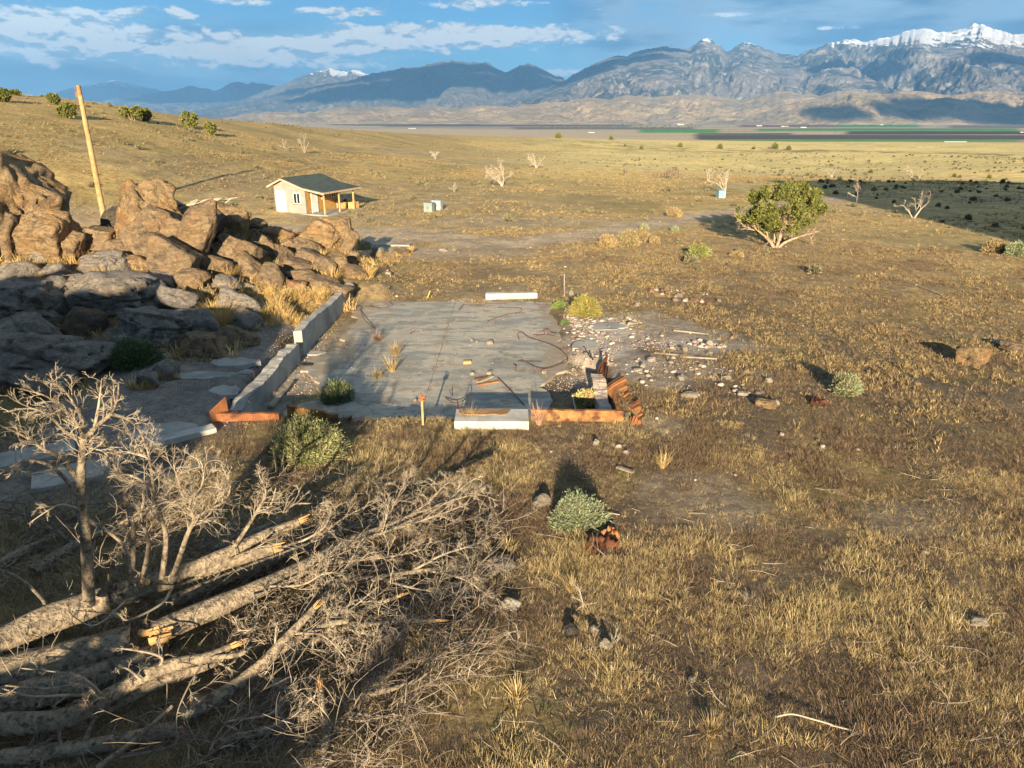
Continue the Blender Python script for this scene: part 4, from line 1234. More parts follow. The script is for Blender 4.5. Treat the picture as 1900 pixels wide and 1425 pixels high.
# boards on and near the slab
def board(pa, pb, wd, th, z, mat, label, name='plank', z2=None, group=None):
    a = P(*pa, z) if z is not None else G(*pa); b = P(*pb, z) if z is not None else G(*pb)
    if z is None: a.z += .03; b.z += .03
    if z2: b.z += z2
    d = (b - a); L = d.length; d.normalize()
    s = d.cross(Vector((0, 0, 1))).normalized(); u_ = s.cross(d)
    mb = MB(); ps = []
    for uu in (-1, 1):
        for (k, sgn) in ((0, -1), (0, 1), (1, 1), (1, -1)):
            ps.append(tuple(a + d * (L * k) + s * (sgn * wd / 2) + u_ * (uu * th / 2 + th / 2)))
    mb.hexa(ps)
    return mb.build(name, mat, label=label, cat='plank', group=group)


board(c8(925, 503), c8(990, 488), .13, .05, SLAB_Z, M_rustd, 'short dark red board, upper one of the three on the slab')
board(c8(942, 517), c8(1015, 494), .13, .05, SLAB_Z, M_wood, 'grey weathered board between the red and orange boards', z2=.06)
board(c8(940, 530), c8(1045, 512), .13, .05, SLAB_Z, M_rust, 'orange stained board, lowest of the three on the slab')
board(c8(866, 420), c8(906, 417), .18, .10, SLAB_Z, M_wood_o, 'short brown block of wood alone on the slab')
board(c8(990, 470), c8(1012, 472), .2, .10, SLAB_Z, M_wood, 'small dark wood offcut above the three boards')
board((541, 710), (502, 757), .20, .08, SLAB_Z - .03, M_wood, 'long grey weathered board beside the low wall')
for (a, b, l) in (((1215, 657), (1288, 664), 'pale thin pole lying in the rubble, farther of a pair'), ((1262, 664), (1330, 668), 'pale thin pole lying in the rubble, nearer of a pair'), ((1250, 615), (1315, 622), 'short grey lath on the bare earth patch'),
                  ((1660, 517), (1700, 530), 'whitish lath on the open slope toward the lone boulder, farther piece'), ((1705, 533), (1748, 549), 'whitish lath on the open slope toward the lone boulder, nearer piece'),
                  ((1145, 870), (1175, 880), 'small orange splinter of board in the grass before the plate')):
    board(a, b, .10, .05, None, M_wood, l)
# pieces of black rubber on the dirt
for (px, py, rx, ry, l) in ((568, 679, .24, .16, 'black rubber scrap on the dirt at the slab edge'), (585, 768, .28, .12, 'black scrap behind the spotted rusted plate')):
    patch(px, py, rx, ry, l, 40, z=SLAB_Z - .05, mat=M_rubber, dz=.09, name='rubber_scrap', group='black scraps')

# crumpled rusted metal in the grass
def crumple(px, py, w_, h_, seed, label, mat=None):
    mat = mat or M_scrap
    c_ = G(px, py)
    n = 16; rg = np.random.RandomState(seed)
    U, V = np.meshgrid(np.linspace(-1, 1, n), np.linspace(-1, 1, n))
    z = .12 * h_ + h_ * .7 * np.abs(fbm(U * 1.6 + seed, V * 1.6, oct=3, seed=seed, ridged=True)) * (1 - .5 * (U ** 2 + V ** 2) / 2)
    x = U * w_ / 2 * (1 - .25 * V) + .1 * w_ * fbm(U * 2, V * 2, oct=2, seed=seed + 1)
    y = V * w_ * .42 + .1 * w_ * fbm(U * 2, V * 2, oct=2, seed=seed + 2)
    z = z * (1 - .7 * smooth((-V - .2) / .8)) + .02
    vs = np.stack([x.ravel(), y.ravel(), z.ravel()], 1)
    vs = np.concatenate([vs, vs - np.array([0, .0, .02])])
    ii = np.arange(n * n).reshape(n, n)
    f = np.stack([ii[:-1, :-1], ii[:-1, 1:], ii[1:, 1:], ii[1:, :-1]], -1).reshape(-1, 4)
    f = np.concatenate([f, f[:, ::-1] + n * n])
    return mesh_obj('scrap_metal', vs, f, mat, loc=c_, label=label, cat='scrap metal')


crumple(1120, 1020, .62, .42, 3, 'crumpled orange rusted metal sheet lying in the grass below the sagebrush')
crumple(1130, 1000, .34, .40, 5, 'folded rusted metal flap behind the crumpled sheet', M_rustm)
crumple(1518, 750, .5, .3, 7, 'small reddish rusted scrap lying beside the lone shrub')
crumple(1128, 700, .3, .25, 9, 'bent dark metal scrap behind the crumbling wall', M_black) if False else None

# ================================================================ rubble
def rubble(name, zones, n, smin, smax, seed, mats, kind='stuff', flat=.6, zc=None):
    rg = random.Random(seed)
    vv, ff, off = [], [], 0
    base = [rock_mesh(400 + k, 2 if smax > .06 else 1, (1, .8, flat), 'x')[0] for k in range(6)]
    tri = _ICO[2 if smax > .06 else 1][1]
    cols = []
    for i in range(n):
        (px, py, rx, ry, wgt) = zones[int(rg.random() ** 1.0 * len(zones)) % len(zones)]
        c_ = ZC[(px, py)]
        a = rg.random() * 6.283; r_ = math.sqrt(rg.random())
        x, y = c_.x + rx * r_ * math.cos(a), c_.y + ry * r_ * math.sin(a)
        s = smin + (smax - smin) * rg.random() ** 3.4
        p = base[rg.randrange(6)] * s
        an = rg.random() * 6.28; ca, sa = math.cos(an), math.sin(an)
        p = np.stack([p[:, 0] * ca - p[:, 1] * sa, p[:, 0] * sa + p[:, 1] * ca, p[:, 2]], 1)
        vv.append([p, x, y, s]); ff.append(tri + off); off += len(p)
        cols.append(np.tile(np.array(mats[rg.randrange(len(mats))]) * rg.uniform(.75, 1.15), (len(p), 1)))
    xs = np.array([q[1] for q in vv]); ys = np.array([q[2] for q in vv])
    zs = H(xs, ys) if zc is None else np.full(len(xs), zc)
    V = np.concatenate([q[0] + np.array([q[1], q[2], zs[i] + q[3] * flat * .25]) for i, q in enumerate(vv)])
    return mesh_obj(name, V, np.concatenate(ff), M_rub, smooth_shade=False, colors=np.concatenate(cols), kind=kind)


M_rub = mat_attr('rubble_stone', .95, tint=.0)
ZR = [(1060, 590, .35, 2.0, 1), (1085, 600, .5, 2.4, 1), (1110, 640, 1.0, 2.2, 1), (1130, 600, 1.2, 1.2, 1), (1095, 660, .8, 2.0, 1), (1180, 630, 1.6, 1.8, 1), (1250, 640, 1.8, 1.2, 1), (1310, 640, .8, .5, 1), (1260, 680, 2.0, 1.4, 1), (1190, 690, 1.4, 1.6, 1), (1060, 600, .4, 2.2, 1), (1075, 650, .6, 3.0, 1), (1095, 620, .7, 2.6, 1), (1110, 670, .6, 2.6, 1), (1340, 728, 1.6, .9, 1), (1170, 600, .5, .8, 1)]
ZG = ZR[:9] + [(1020, 690, 1.6, 1.6, 1), (1050, 720, .9, 1.8, 1), (590, 620, .6, 2.8, 1), (560, 670, .9, 2.2, 1), (520, 730, 1.1, 1.4, 1), (600, 690, .7, 1.0, 1), (870, 560, 1.2, .4, 1), (920, 566, .8, .3, 1)]
ZL = [(330, 660, 3.6, 3.0, 1), (390, 700, 3.0, 3.8, 1), (300, 760, 2.8, 2.6, 1), (490, 600, 1.3, 2.4, 1), (450, 640, 2.0, 2.0, 1)]
ZS = [(700, 620, 5, 6, 1)]
ZX = [(1255, 545, 1.7, .7, 1), (1240, 542, 1.4, .5, 1), (1285, 560, .9, .5, 1)]
ZF = [(1500, 640, 9, 7, 1), (1300, 800, 5, 3, 1), (1250, 560, 8, 6, 1), (700, 500, 5, 3, 1), (900, 500, 12, 6, 1), (640, 530, 3, 2, 1), (300, 410, 6, 3, 1), (180, 410, 5, 3, 1), (420, 385, 5, 3, 1), (1200, 440, 14, 8, 1)]
ZC = {(z[0], z[1]): G(z[0], z[1]) for z in ZR + ZG + ZL + ZX + ZF}
ZC[(850, 650)] = Vector((-2.8, 27.5, 0))
PALE = [(.46, .39, .30), (.40, .32, .25), (.54, .48, .38), (.30, .25, .20), (.42, .33, .25), (.20, .17, .14)]
rubble('rubble', ZR, 900, .03, .30, 1, PALE, flat=.45)


rubble('gravel', ZG, 9000, .018, .075, 2, PALE + [(.35, .28, .23), (.42, .35, .28)])
rubble('gravel', ZL, 4200, .015, .07, 3, [(.34, .28, .23), (.42, .35, .30), (.28, .22, .18), (.5, .44, .38)])
rubble('rubble', ZX, 130, .06, .42, 4, [(.17, .10, .06), (.28, .13, .08), (.5, .42, .34), (.12, .09, .07), (.22, .15, .10)])
rubble('stones', ZF, 420, .04, .22, 5, [(.5, .42, .33), (.35, .27, .2), (.25, .19, .14)])
# grit, chips and rust flakes lying on the slab
rubble('debris', [(850, 650, 4.7, 7.8, 1)], 620, .012, .07, 9, [(.42, .36, .28), (.14, .09, .06), (.24, .17, .11), (.5, .44, .36), (.10, .08, .06)], zc=SLAB_Z)
# larger stones of the rubble as things of their own
for i, (px, py, w_, h_, l) in enumerate([(1022, 0, 0, 0, '')][:0] + [(1183, 565, 13, 10, 'white stone on top of the small heap beyond the yellow bush'), (1172, 601, 16, 10, 'white angular stone at the far edge of the rubble'), (1165, 590, 12, 8, 'small white stone next to the angular one'), (1271, 648, 14, 10, 'white rounded stone in the middle of the strewn rubble'),
                                          (1212, 668, 24, 9, 'long whitish stone in the rubble beside the two poles'), (1186, 688, 22, 9, 'whitish flat stone in the rubble behind the corrugated sheet'), (1193, 679, 12, 10, 'pink block of rubble behind the flat whitish stone'), (1265, 702, 18, 10, 'pale stone at the edge of the dark gap in the rubble'),
                                          (1318, 638, 16, 11, 'pale block beside the bare earth patch'), (1320, 655, 10, 6, 'little pale stone near the two poles'), (1350, 702, 20, 9, 'pale flat chunk toward the open field'), (1065, 686, 10, 8, 'orange tinted block at the corner of the gravel'),
                                          (1101, 692, 13, 12, 'pinkish block on top of the crumbling wall'), (1127, 674, 11, 14, 'upright cream stone beside the dark corrugated end piece'), (1285, 735, 34, 9, 'broken white plaster slab in the rubble'), (1380, 732, 26, 8, 'broken white plaster piece toward the open field'), (1258, 549, 18, 9, 'white chunk at the foot of the brown debris heap'),
                                          (1335, 558, 10, 7, 'single pale stone beside the red brick beyond the debris heap')]):
    stone(px, py, w_, h_, 'pale', l, 600 + i, group='pale stones of the rubble')
stone(1316, 563, 9, 8, 'red', 'red brick lying beyond the debris heap', 640, name='brick', cat='brick')

# ================================================================ hut
M_stucco = mat_noise('grey_stucco', (.29, .265, .235), (.35, .32, .28), 1.6, (.26, .24, .205), .9, bump=.2)
M_osb = mat_noise('chipboard', (.50, .27, .085), (.60, .35, .12), 9, (.36, .17, .055), 4.5, detail=3)
M_roof = mat_noise('green_shingle', (.065, .085, .078), (.09, .112, .10), 7, (.05, .065, .06), 2, rough=.9)
M_trim = mat_noise('eave_board', (.50, .34, .22), (.58, .41, .28), 3)
M_post = mat_noise('porch_post', (.55, .31, .12), (.62, .38, .17), 3)
HO = Vector((-19.9, 71.0, 0)); HU = Vector((.943, -.333, 0)); HV = Vector((.333, .943, 0))
hz0 = Hs(-19.5, 71.5)
hut = empty('hut', (HO.x, HO.y, hz0 + .12), math.atan2(HU.y, HU.x), label='small one-room hut with green roof, chipboard front and open porch', cat='hut')
# local frame: x along the gable wall toward the porch, y along the long wall
mb = MB(); mb.box((-.55, 3.05, -.28), (6.1 - .2, 6.3, .52)); mb.build('foundation', M_conc, hut)
mb = MB()
gp = [(-3.5, 0), (0, 0), (0, 2.38), (-2.3, 3.22), (-3.5, 2.72)]
for y0_, y1_ in ((0, .12), (5.9, 6.02)):
    n = 5; vs = [(x, y0_, z) for x, z in gp] + [(x, y1_, z) for x, z in gp]
    mb.add(vs, [(0, 1, 2, 3, 4), (9, 8, 7, 6, 5)] + [(i, (i + 5), ((i + 1) % 5) + 5, (i + 1) % 5) for i in range(5)])
mb.box((-3.45, 3.0, 1.36), (.1, 5.78, 2.7)); mb.build('wall', M_stucco, hut)
mb = MB(); mb.box((-.06, 3.0, 1.19), (.11, 5.78, 2.37)); mb.build('front_wall', M_osb, hut)


def roof_strip(pts, y0_, y1_, th, name, mat, parent):
    vs = [(x, y0_, z) for x, z in pts] + [(x, y1_, z) for x, z in pts] + [(x, y0_, z - th) for x, z in pts] + [(x, y1_, z - th) for x, z in pts]
    n = len(pts); fs = []
    for i in range(n - 1):
        fs += [(i, i + 1, n + i + 1, n + i), (2 * n + i, 3 * n + i, 3 * n + i + 1, 2 * n + i + 1), (i, 2 * n + i, 2 * n + i + 1, i + 1), (n + i, n + i + 1, 3 * n + i + 1, 3 * n + i)]
    fs += [(0, n, 3 * n, 2 * n), (n - 1, 3 * n - 1, 4 * n - 1, 2 * n - 1)]
    return mesh_obj(name, vs, fs, mat, parent)


roof_strip([(-3.95, 2.60), (-2.3, 3.34), (0.05, 2.50), (2.35, 2.10)], -.42, 6.45, .06, 'roof', M_roof, hut)
roof_strip([(-3.98, 2.52), (-2.3, 3.27), (0.05, 2.43), (2.38, 2.03)], -.47, -.42, .16, 'verge_board', M_trim, hut)
roof_strip([(2.36, 2.09), (2.41, 2.085)], -.42, 6.45, .15, 'eave_board', M_trim, hut)
mb = MB()
for k in range(12):
    mb.box((2.28, -.2 + k * .57, 1.97), (.3, .06, .10))
mb.build('rafter_ends', M_trim, hut, kind='stuff')
# doors
def door(parent, cx, cy, along_x, w_, h_, lab=None):
    f_ = MB(); d_ = MB()
    if along_x:
        f_.box((cx - w_ / 2 - .04, cy, h_ / 2), (.08, .06, h_ + .08)); f_.box((cx + w_ / 2 + .04, cy, h_ / 2), (.08, .06, h_ + .08)); f_.box((cx, cy, h_ + .04), (w_, .06, .08)); d_.box((cx, cy - .0, h_ / 2), (w_ - .01, .03, h_ - .02))
    else:
        f_.box((cx, cy - w_ / 2 - .04, h_ / 2), (.06, .08, h_ + .08)); f_.box((cx, cy + w_ / 2 + .04, h_ / 2), (.06, .08, h_ + .08)); f_.box((cx, cy, h_ + .04), (.06, w_, .08)); d_.box((cx, cy, h_ / 2), (.03, w_ - .01, h_ - .02))
    o = d_.build('door', M_white, parent, label=lab) if lab else d_.build('door', M_white, parent)
    f_.build('door_frame', M_white, o)
    k = MB(); k.box((cx + (w_ * .38 if along_x else .04), cy + (-.04 if along_x else w_ * .38), h_ * .47), (.05, .05, .05)); k.build('door_handle', M_rebar, o)


door(hut, -2.75, -.035, True, .90, 2.02)
door(hut, .03, 1.45, False, .85, 1.98)


M_glass, nt, bs = new_mat('window_glass', .08)
bs.inputs['Base Color'].default_value = (.02, .025, .03, 1); bs.inputs['Specular IOR Level'].default_value = .5


def window(parent, cx, cy, cz, w_, h_, along_x):
    f_ = MB(); p_ = [MB(), MB()]
    t = .07
    def bx(mbb, u, v, du, dv, dep, off=0):
        if along_x: mbb.box((cx + u, cy - off, cz + v), (du, dep, dv))
        else: mbb.box((cx + off, cy + u, cz + v), (dep, du, dv))
    bx(f_, -w_ / 2, 0, t, h_ + t, .07); bx(f_, w_ / 2, 0, t, h_ + t, .07); bx(f_, 0, h_ / 2, w_ - t, t, .07); bx(f_, 0, -h_ / 2, w_ - t, t, .07); bx(f_, 0, 0, t * .8, h_ - t, .065)
    o = f_.build('window', M_white, parent)
    for k, mbb in enumerate(p_):
        bx(mbb, (-1, 1)[k] * w_ / 4, 0, w_ / 2 - t * 1.1, h_ - t * 1.1, .02, .012)
        mbb.build('pane', M_glass, o)
    s_ = MB(); bx(s_, 0, -h_ / 2 - t * .9, w_ + .16, .05, .10); s_.build('sill', M_rebar, o)


window(hut, -.92, -.04, 1.42, .72, .98, True)
window(hut, .035, 3.15, 1.50, .80, .72, False)
window(hut, .035, 4.80, 1.50, .80, .72, False)
for k, yy in enumerate((-.05, 2.55, 5.2, 6.0)[:3]):
    mb = MB(); mb.box((2.1, yy + .05, .97), (.13, .13, 1.98)); mb.build('porch_post', M_post, hut)
mb = MB(); mb.box((2.1, 3.0, 1.93 + .0), (.10, 6.7, .12)); mb.build('porch_beam', M_post, hut)
# things on the porch
def hutw(x, y, z=0):
    ca, sa = math.cos(hut.rotation_euler.z), math.sin(hut.rotation_euler.z)
    return Vector((HO.x + x * ca - y * sa, HO.y + x * sa + y * ca, hz0 + .12 + z))


def crate(p, s, label, mat, rz):
    e_ = empty('crate', p, rz, label=label, cat='crate')
    for i, (c_, d_) in enumerate((((-s[0] / 2, 0, s[2] / 2), (.03, s[1], s[2])), ((s[0] / 2, 0, s[2] / 2), (.03, s[1], s[2])), ((0, -s[1] / 2, s[2] / 2), (s[0] - .03, .03, s[2])), ((0, s[1] / 2, s[2] / 2), (s[0] - .03, .03, s[2])), ((0, 0, .03), (s[0] - .04, s[1] - .04, .03)))):
        mb = MB(); mb.box(c_, d_); mb.build('board', mat, e_)


crate(hutw(1.75, 5.75), (1.0, .6, .62), 'orange wooden crate at the far end of the hut porch', M_post, hut.rotation_euler.z + 1.5)
crate(hutw(.8, 5.5), (.55, .5, .55), 'darker wooden crate in the shade of the hut porch', M_osb, hut.rotation_euler.z)
crate(hutw(.35, 5.3), (.35, .5, .8), 'narrow grey crate against the hut wall at the porch end', M_wood, hut.rotation_euler.z)

# ================================================================ utility pole
ub = PY(192, 398, 63.0); ub.z = Hs(ub.x, ub.y) - .2
ut = PY(145, 158, 63.0)
up_ = empty('utility_pole', (ub.x, ub.y, ub.z + .2), label='tall bare orange-brown utility pole leaning above the rocks, without wires', cat='utility pole')
bot = Vector((0, 0, -.3)); top = ut - Vector(up_.location)
mb = MB(); mb.tube([bot.lerp(top, k / 12) for k in range(13)], .24, .17, 12, rj=.02); mb.build('shaft', M_pole, up_, smooth_shade=True)
mb = MB(); c_ = bot.lerp(top, .935); mb.box((c_.x - .26, c_.y, c_.z), (.18, .1, .5)); mb.box((c_.x - .22, c_.y - .12, c_.z + .5), (.1, .1, .14)); mb.build('bracket', M_rustd, up_)

# ================================================================ metal cabinets
M_cab = mat_noise('pale_green_metal', (.22, .27, .25), (.27, .32, .29), 2, rough=.5)
M_cab2 = mat_noise('galvanised_metal', (.33, .36, .37), (.40, .43, .43), 2, rough=.45)
M_cab3 = mat_noise('blue_metal', (.20, .36, .44), (.26, .42, .50), 2, rough=.5)


def cabinet(px, py, w_, d_, h_, rz, label, mat):
    g = G(px, py)
    e_ = empty('metal_cabinet', g, rz, label=label, cat='cabinet')
    mb = MB(); mb.box((0, 0, h_ / 2), (w_, d_, h_)); mb.build('body', mat, e_)
    for s_ in (-1, 1):
        mb = MB(); mb.box((s_ * w_ / 4, -d_ / 2 - .012, h_ * .48), (w_ / 2 - .04, .02, h_ * .86)); o = mb.build('door', mat, e_)
        mb = MB(); mb.box((-s_ * .0 + s_ * .07, -d_ / 2 - .035, h_ * .5), (.03, .025, .2)); mb.build('door_handle', M_rebar, o)
    mb = MB(); mb.box((0, 0, h_ + .025), (w_ + .06, d_ + .06, .05)); mb.build('lid', mat, e_)


cabinet(797, 393, .9, .8, .88, R(-16), 'pale green metal cabinet on the dirt between hut and track', M_cab)
cabinet(812, 390, .95, .7, .95, R(-16), 'whitish galvanised cabinet directly behind the pale green one', M_cab2)
cabinet(1337, 367, .9, .8, .85, R(10), 'small blue metal cabinet standing behind the green juniper tree', M_cab3)
# ================================================================ plants
M_leaf = mat_attr('leaves', .85, tint=.12)
M_blade = mat_attr('dry_blades', .9, tint=.28)
M_bark = mat_noise('dead_bark', (.27, .215, .15), (.42, .33, .225), 7.0, (.13, .10, .075), 11, bump=1.0, bscale=22, bdist=.07, lo=.42, hi=.58)
M_twig = mat_noise('dead_twig', (.36, .29, .205), (.48, .395, .285), 3.0, (.22, .165, .12), 5)
M_twig_d = mat_noise('brown_shaded_twig', (.17, .13, .10), (.25, .19, .145), 3.0, (.12, .09, .07), 7)  # darkened so the depth of the brush looks shaded; pinkish shrubs use it too
M_whitewood = mat_noise('bleached_wood', (.42, .355, .27), (.50, .43, .34), 2.0, (.34, .25, .17), 1)


class Soup:
    """numpy triangle/quad soup with colours"""
    def __init__(self):
        self.v = []; self.f = []; self.c = []; self.n = 0

    def quads(self, P4, col):
        """P4 (n,4,3), col (n,3)"""
        n = len(P4)
        self.v.append(P4.reshape(-1, 3)); self.f.append(np.arange(4 * n).reshape(n, 4) + self.n)
        self.c.append(np.repeat(col, 4, axis=0)); self.n += 4 * n

    def data(self):
        return np.concatenate(self.v), np.concatenate(self.f), np.concatenate(self.c)


def blades(rg, n, base_r, h, lean, width, cols, segs=2, hv=.35, curl=.3):
    """n blades from a small disc; returns quads, colours"""
    a = rg.uniform(0, 2 * np.pi, n); r = base_r * np.sqrt(rg.uniform(0, 1, n))
    b = np.stack([r * np.cos(a), r * np.sin(a), np.zeros(n)], 1)
    az_ = a + rg.normal(0, .8, n)
    ln = lean * rg.uniform(.15, 1.0, n)
    d = np.stack([np.cos(az_) * ln, np.sin(az_) * ln, np.ones(n)], 1); d /= np.linalg.norm(d, axis=1)[:, None]
    L = h * (1 + hv * rg.normal(0, 1, n)).clip(.3, 1.9)
    sd_ = np.stack([-np.sin(az_ + rg.uniform(-1.2, 1.2, n)), np.cos(az_), np.zeros(n)], 1)
    C = np.asarray(cols)[rg.randint(0, len(cols), n)] * rg.uniform(.75, 1.2, (n, 1))
    Q = []; CC = []
    out = np.stack([np.cos(az_), np.sin(az_), np.zeros(n)], 1)
    for s in range(segs):
        k0, k1 = s / segs, (s + 1) / segs
        p0 = b + d * (L * k0)[:, None] + out * (L * curl * k0 ** 2)[:, None]
        p1 = b + d * (L * k1)[:, None] + out * (L * curl * k1 ** 2)[:, None]
        w0 = width * (1 - .75 * k0); w1 = width * (1 - .75 * k1)
        Q.append(np.stack([p0 - sd_ * w0, p0 + sd_ * w0, p1 + sd_ * w1, p1 - sd_ * w1], 1))
        CC.append(C * (.85 + .25 * k1))
    return np.concatenate(Q), np.concatenate(CC)


def bush_mesh(name, seed, w_, d_, h_, n, leaf, cols, stemcol=(.20, .15, .10), inner=.35, lobes=6):
    """dome of leafy stems"""
    rg = np.random.RandomState(seed)
    S = Soup()
    th = rg.uniform(0, 2 * np.pi, n); u = rg.uniform(.02, 1, n)
    dz = u ** .75; dr = np.sqrt(1 - dz ** 2)
    lob = 1 + .22 * np.sin(th * 3 + seed) * dr + .16 * fbm(np.cos(th) * 2 + seed, np.sin(th) * 2, dz * 2, oct=2, seed=seed)
    R_ = lob * rg.uniform(.72, 1.04, n)
    tip = np.stack([np.cos(th) * dr * w_ / 2, np.sin(th) * dr * d_ / 2, dz * h_], 1) * R_[:, None]
    base = tip * np.array([.12, .12, 0.0])
    dirn = tip - base
    L = np.linalg.norm(dirn, axis=1)
    dn = dirn / L[:, None]
    side = np.cross(dn, rg.normal(size=(n, 3))); side /= np.linalg.norm(side, axis=1)[:, None]
    sw = .012 * (w_ + h_) / 2
    S.quads(np.stack([base - side * sw, base + side * sw, tip + side * sw * .3, tip - side * sw * .3], 1), np.tile(np.array(stemcol), (n, 1)))
    m = 14
    cols = np.asarray(cols)
    for j in range(m):
        k = rg.uniform(inner, 1.03, n)
        p = base + dirn * k[:, None] + rg.normal(0, .045 * (w_ + h_) / 2, (n, 3))
        p[:, 2] = np.maximum(p[:, 2], .01)
        dd = dn + rg.normal(0, .45, (n, 3)); dd /= np.linalg.norm(dd, axis=1)[:, None]
        s2 = np.cross(dd, rg.normal(size=(n, 3))); s2 /= np.linalg.norm(s2, axis=1)[:, None]
        ll = leaf * rg.uniform(.6, 1.5, n)[:, None]
        c_ = cols[rg.randint(0, len(cols), n)] * rg.uniform(.7, 1.25, (n, 1))
        S.quads(np.stack([p - s2 * ll * .16, p + s2 * ll * .16, p + dd * ll + s2 * ll * .1, p + dd * ll - s2 * ll * .1], 1), c_)
    v, f, c_ = S.data()
    return mesh_data(name, v, f, M_leaf, colors=c_)


def place(name, me, loc, rz=0, sc=1.0, **kw):
    o = bpy.data.objects.new(name, me)
    o.location = loc; o.rotation_euler = (0, 0, rz); o.scale = (sc, sc, sc)
    link(o)
    return tag(o, **kw)


def scale_at(g):
    return (g.y * math.cos(R(PITCH)) + (H0 - g.z) * math.sin(R(PITCH))) / FPX


SAGE = [(.24, .29, .15), (.30, .34, .19), (.19, .24, .12), (.34, .36, .20)]
GREEN = [(.13, .20, .05), (.17, .24, .07), (.10, .16, .04), (.22, .25, .09)]
RABBIT = [(.30, .30, .07), (.38, .27, .06), (.24, .29, .07), (.36, .22, .07), (.20, .24, .07)]
STRAWB = [(.46, .35, .16), (.40, .29, .13), (.36, .28, .14), (.28, .22, .11)]
GOLD = [(.62, .42, .14), (.55, .36, .12), (.66, .48, .20), (.45, .29, .10)]
BUSH = [  # px, base row, w px, h px, cols, n, leaf, label
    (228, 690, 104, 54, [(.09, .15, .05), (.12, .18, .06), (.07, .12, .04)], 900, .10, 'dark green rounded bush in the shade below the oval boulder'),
    (620, 750, 60, 40, GREEN + SAGE, 700, .09, 'round green bush growing on the concrete slab'),
    (562, 868, 128, 84, [(.26, .30, .11), (.32, .34, .14), (.20, .24, .09), (.38, .36, .17)], 1500, .085, 'big grey-green sagebrush in front of the spotted rusted plate'),
    (1074, 990, 104, 62, SAGE + [(.28, .36, .20)], 1200, .07, 'silvery green sagebrush with rusted metal at its foot'),
    (1087, 592, 60, 38, RABBIT, 1200, .11, 'bright yellow-green rabbitbrush at the slab corner'),
    (1040, 575, 26, 14, GREEN, 260, .08, 'small green plant between the slab corner and the yellow bush'),
    (1050, 605, 18, 9, GREEN, 160, .07, 'tiny green plant on the rubble edge'),
    (1087, 757, 46, 30, [(.50, .44, .14), (.44, .30, .14), (.36, .38, .12), (.55, .36, .22)], 420, .09, 'yellow and pink weedy shrub inside the rusted corner'),
    (1575, 738, 52, 38, SAGE + STRAWB[:1], 700, .10, 'lone pale green shrub with a long shadow in the open field'),
    (1127, 462, 34, 24, STRAWB, 420, .16, 'pale dry shrub at the edge of the group on the bare patch'), (1166, 462, 44, 30, STRAWB + SAGE[:1], 600, .16, 'largest pale dry shrub of the group on the bare patch'), (1190, 450, 30, 22, STRAWB, 350, .15, 'pale dry shrub behind the largest of the group'),
    (1216, 456, 18, 16, STRAWB, 200, .14, 'smallest pale dry shrub on the far side of the group'), (1300, 480, 42, 24, [(.24, .30, .08), (.34, .36, .11), (.30, .26, .10)], 480, .14, 'low green shrub in front of the juniper tree'),
    (1252, 406, 30, 18, STRAWB, 300, .16, 'dry shrub beside the dirt track toward the juniper'), (1195, 428, 16, 10, SAGE, 160, .14, 'little grey-green shrub beyond the dry group'), (1253, 432, 14, 10, SAGE, 140, .14, 'little shrub between the group and the juniper'),
    (1852, 472, 42, 22, STRAWB, 400, .16, 'dry yellowish shrub at the rim of the great shadow'), (1890, 478, 34, 26, SAGE, 350, .16, 'grey-green shrub at the photo edge by the great shadow'), (1370, 480, 24, 12, STRAWB, 160, .12, 'flat dry shrub close to the juniper trunk')]
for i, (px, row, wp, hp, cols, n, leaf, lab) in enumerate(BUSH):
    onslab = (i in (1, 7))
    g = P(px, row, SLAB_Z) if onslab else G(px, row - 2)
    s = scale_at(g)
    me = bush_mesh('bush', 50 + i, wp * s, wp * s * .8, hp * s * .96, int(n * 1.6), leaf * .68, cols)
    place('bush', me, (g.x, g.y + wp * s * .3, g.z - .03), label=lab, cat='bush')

# clumps of golden bunch grass
def clump_mesh(seed, r, h, n, cols, width=.012, lean=.9, curl=.25):
    rg = np.random.RandomState(seed)
    q, c_ = blades(rg, n, r * .45, h, lean, width, cols, 3, curl=curl)
    S = Soup(); S.quads(q, c_); v, f, c_ = S.data()
    return mesh_data('grass_clump', v, f, M_blade, colors=c_)


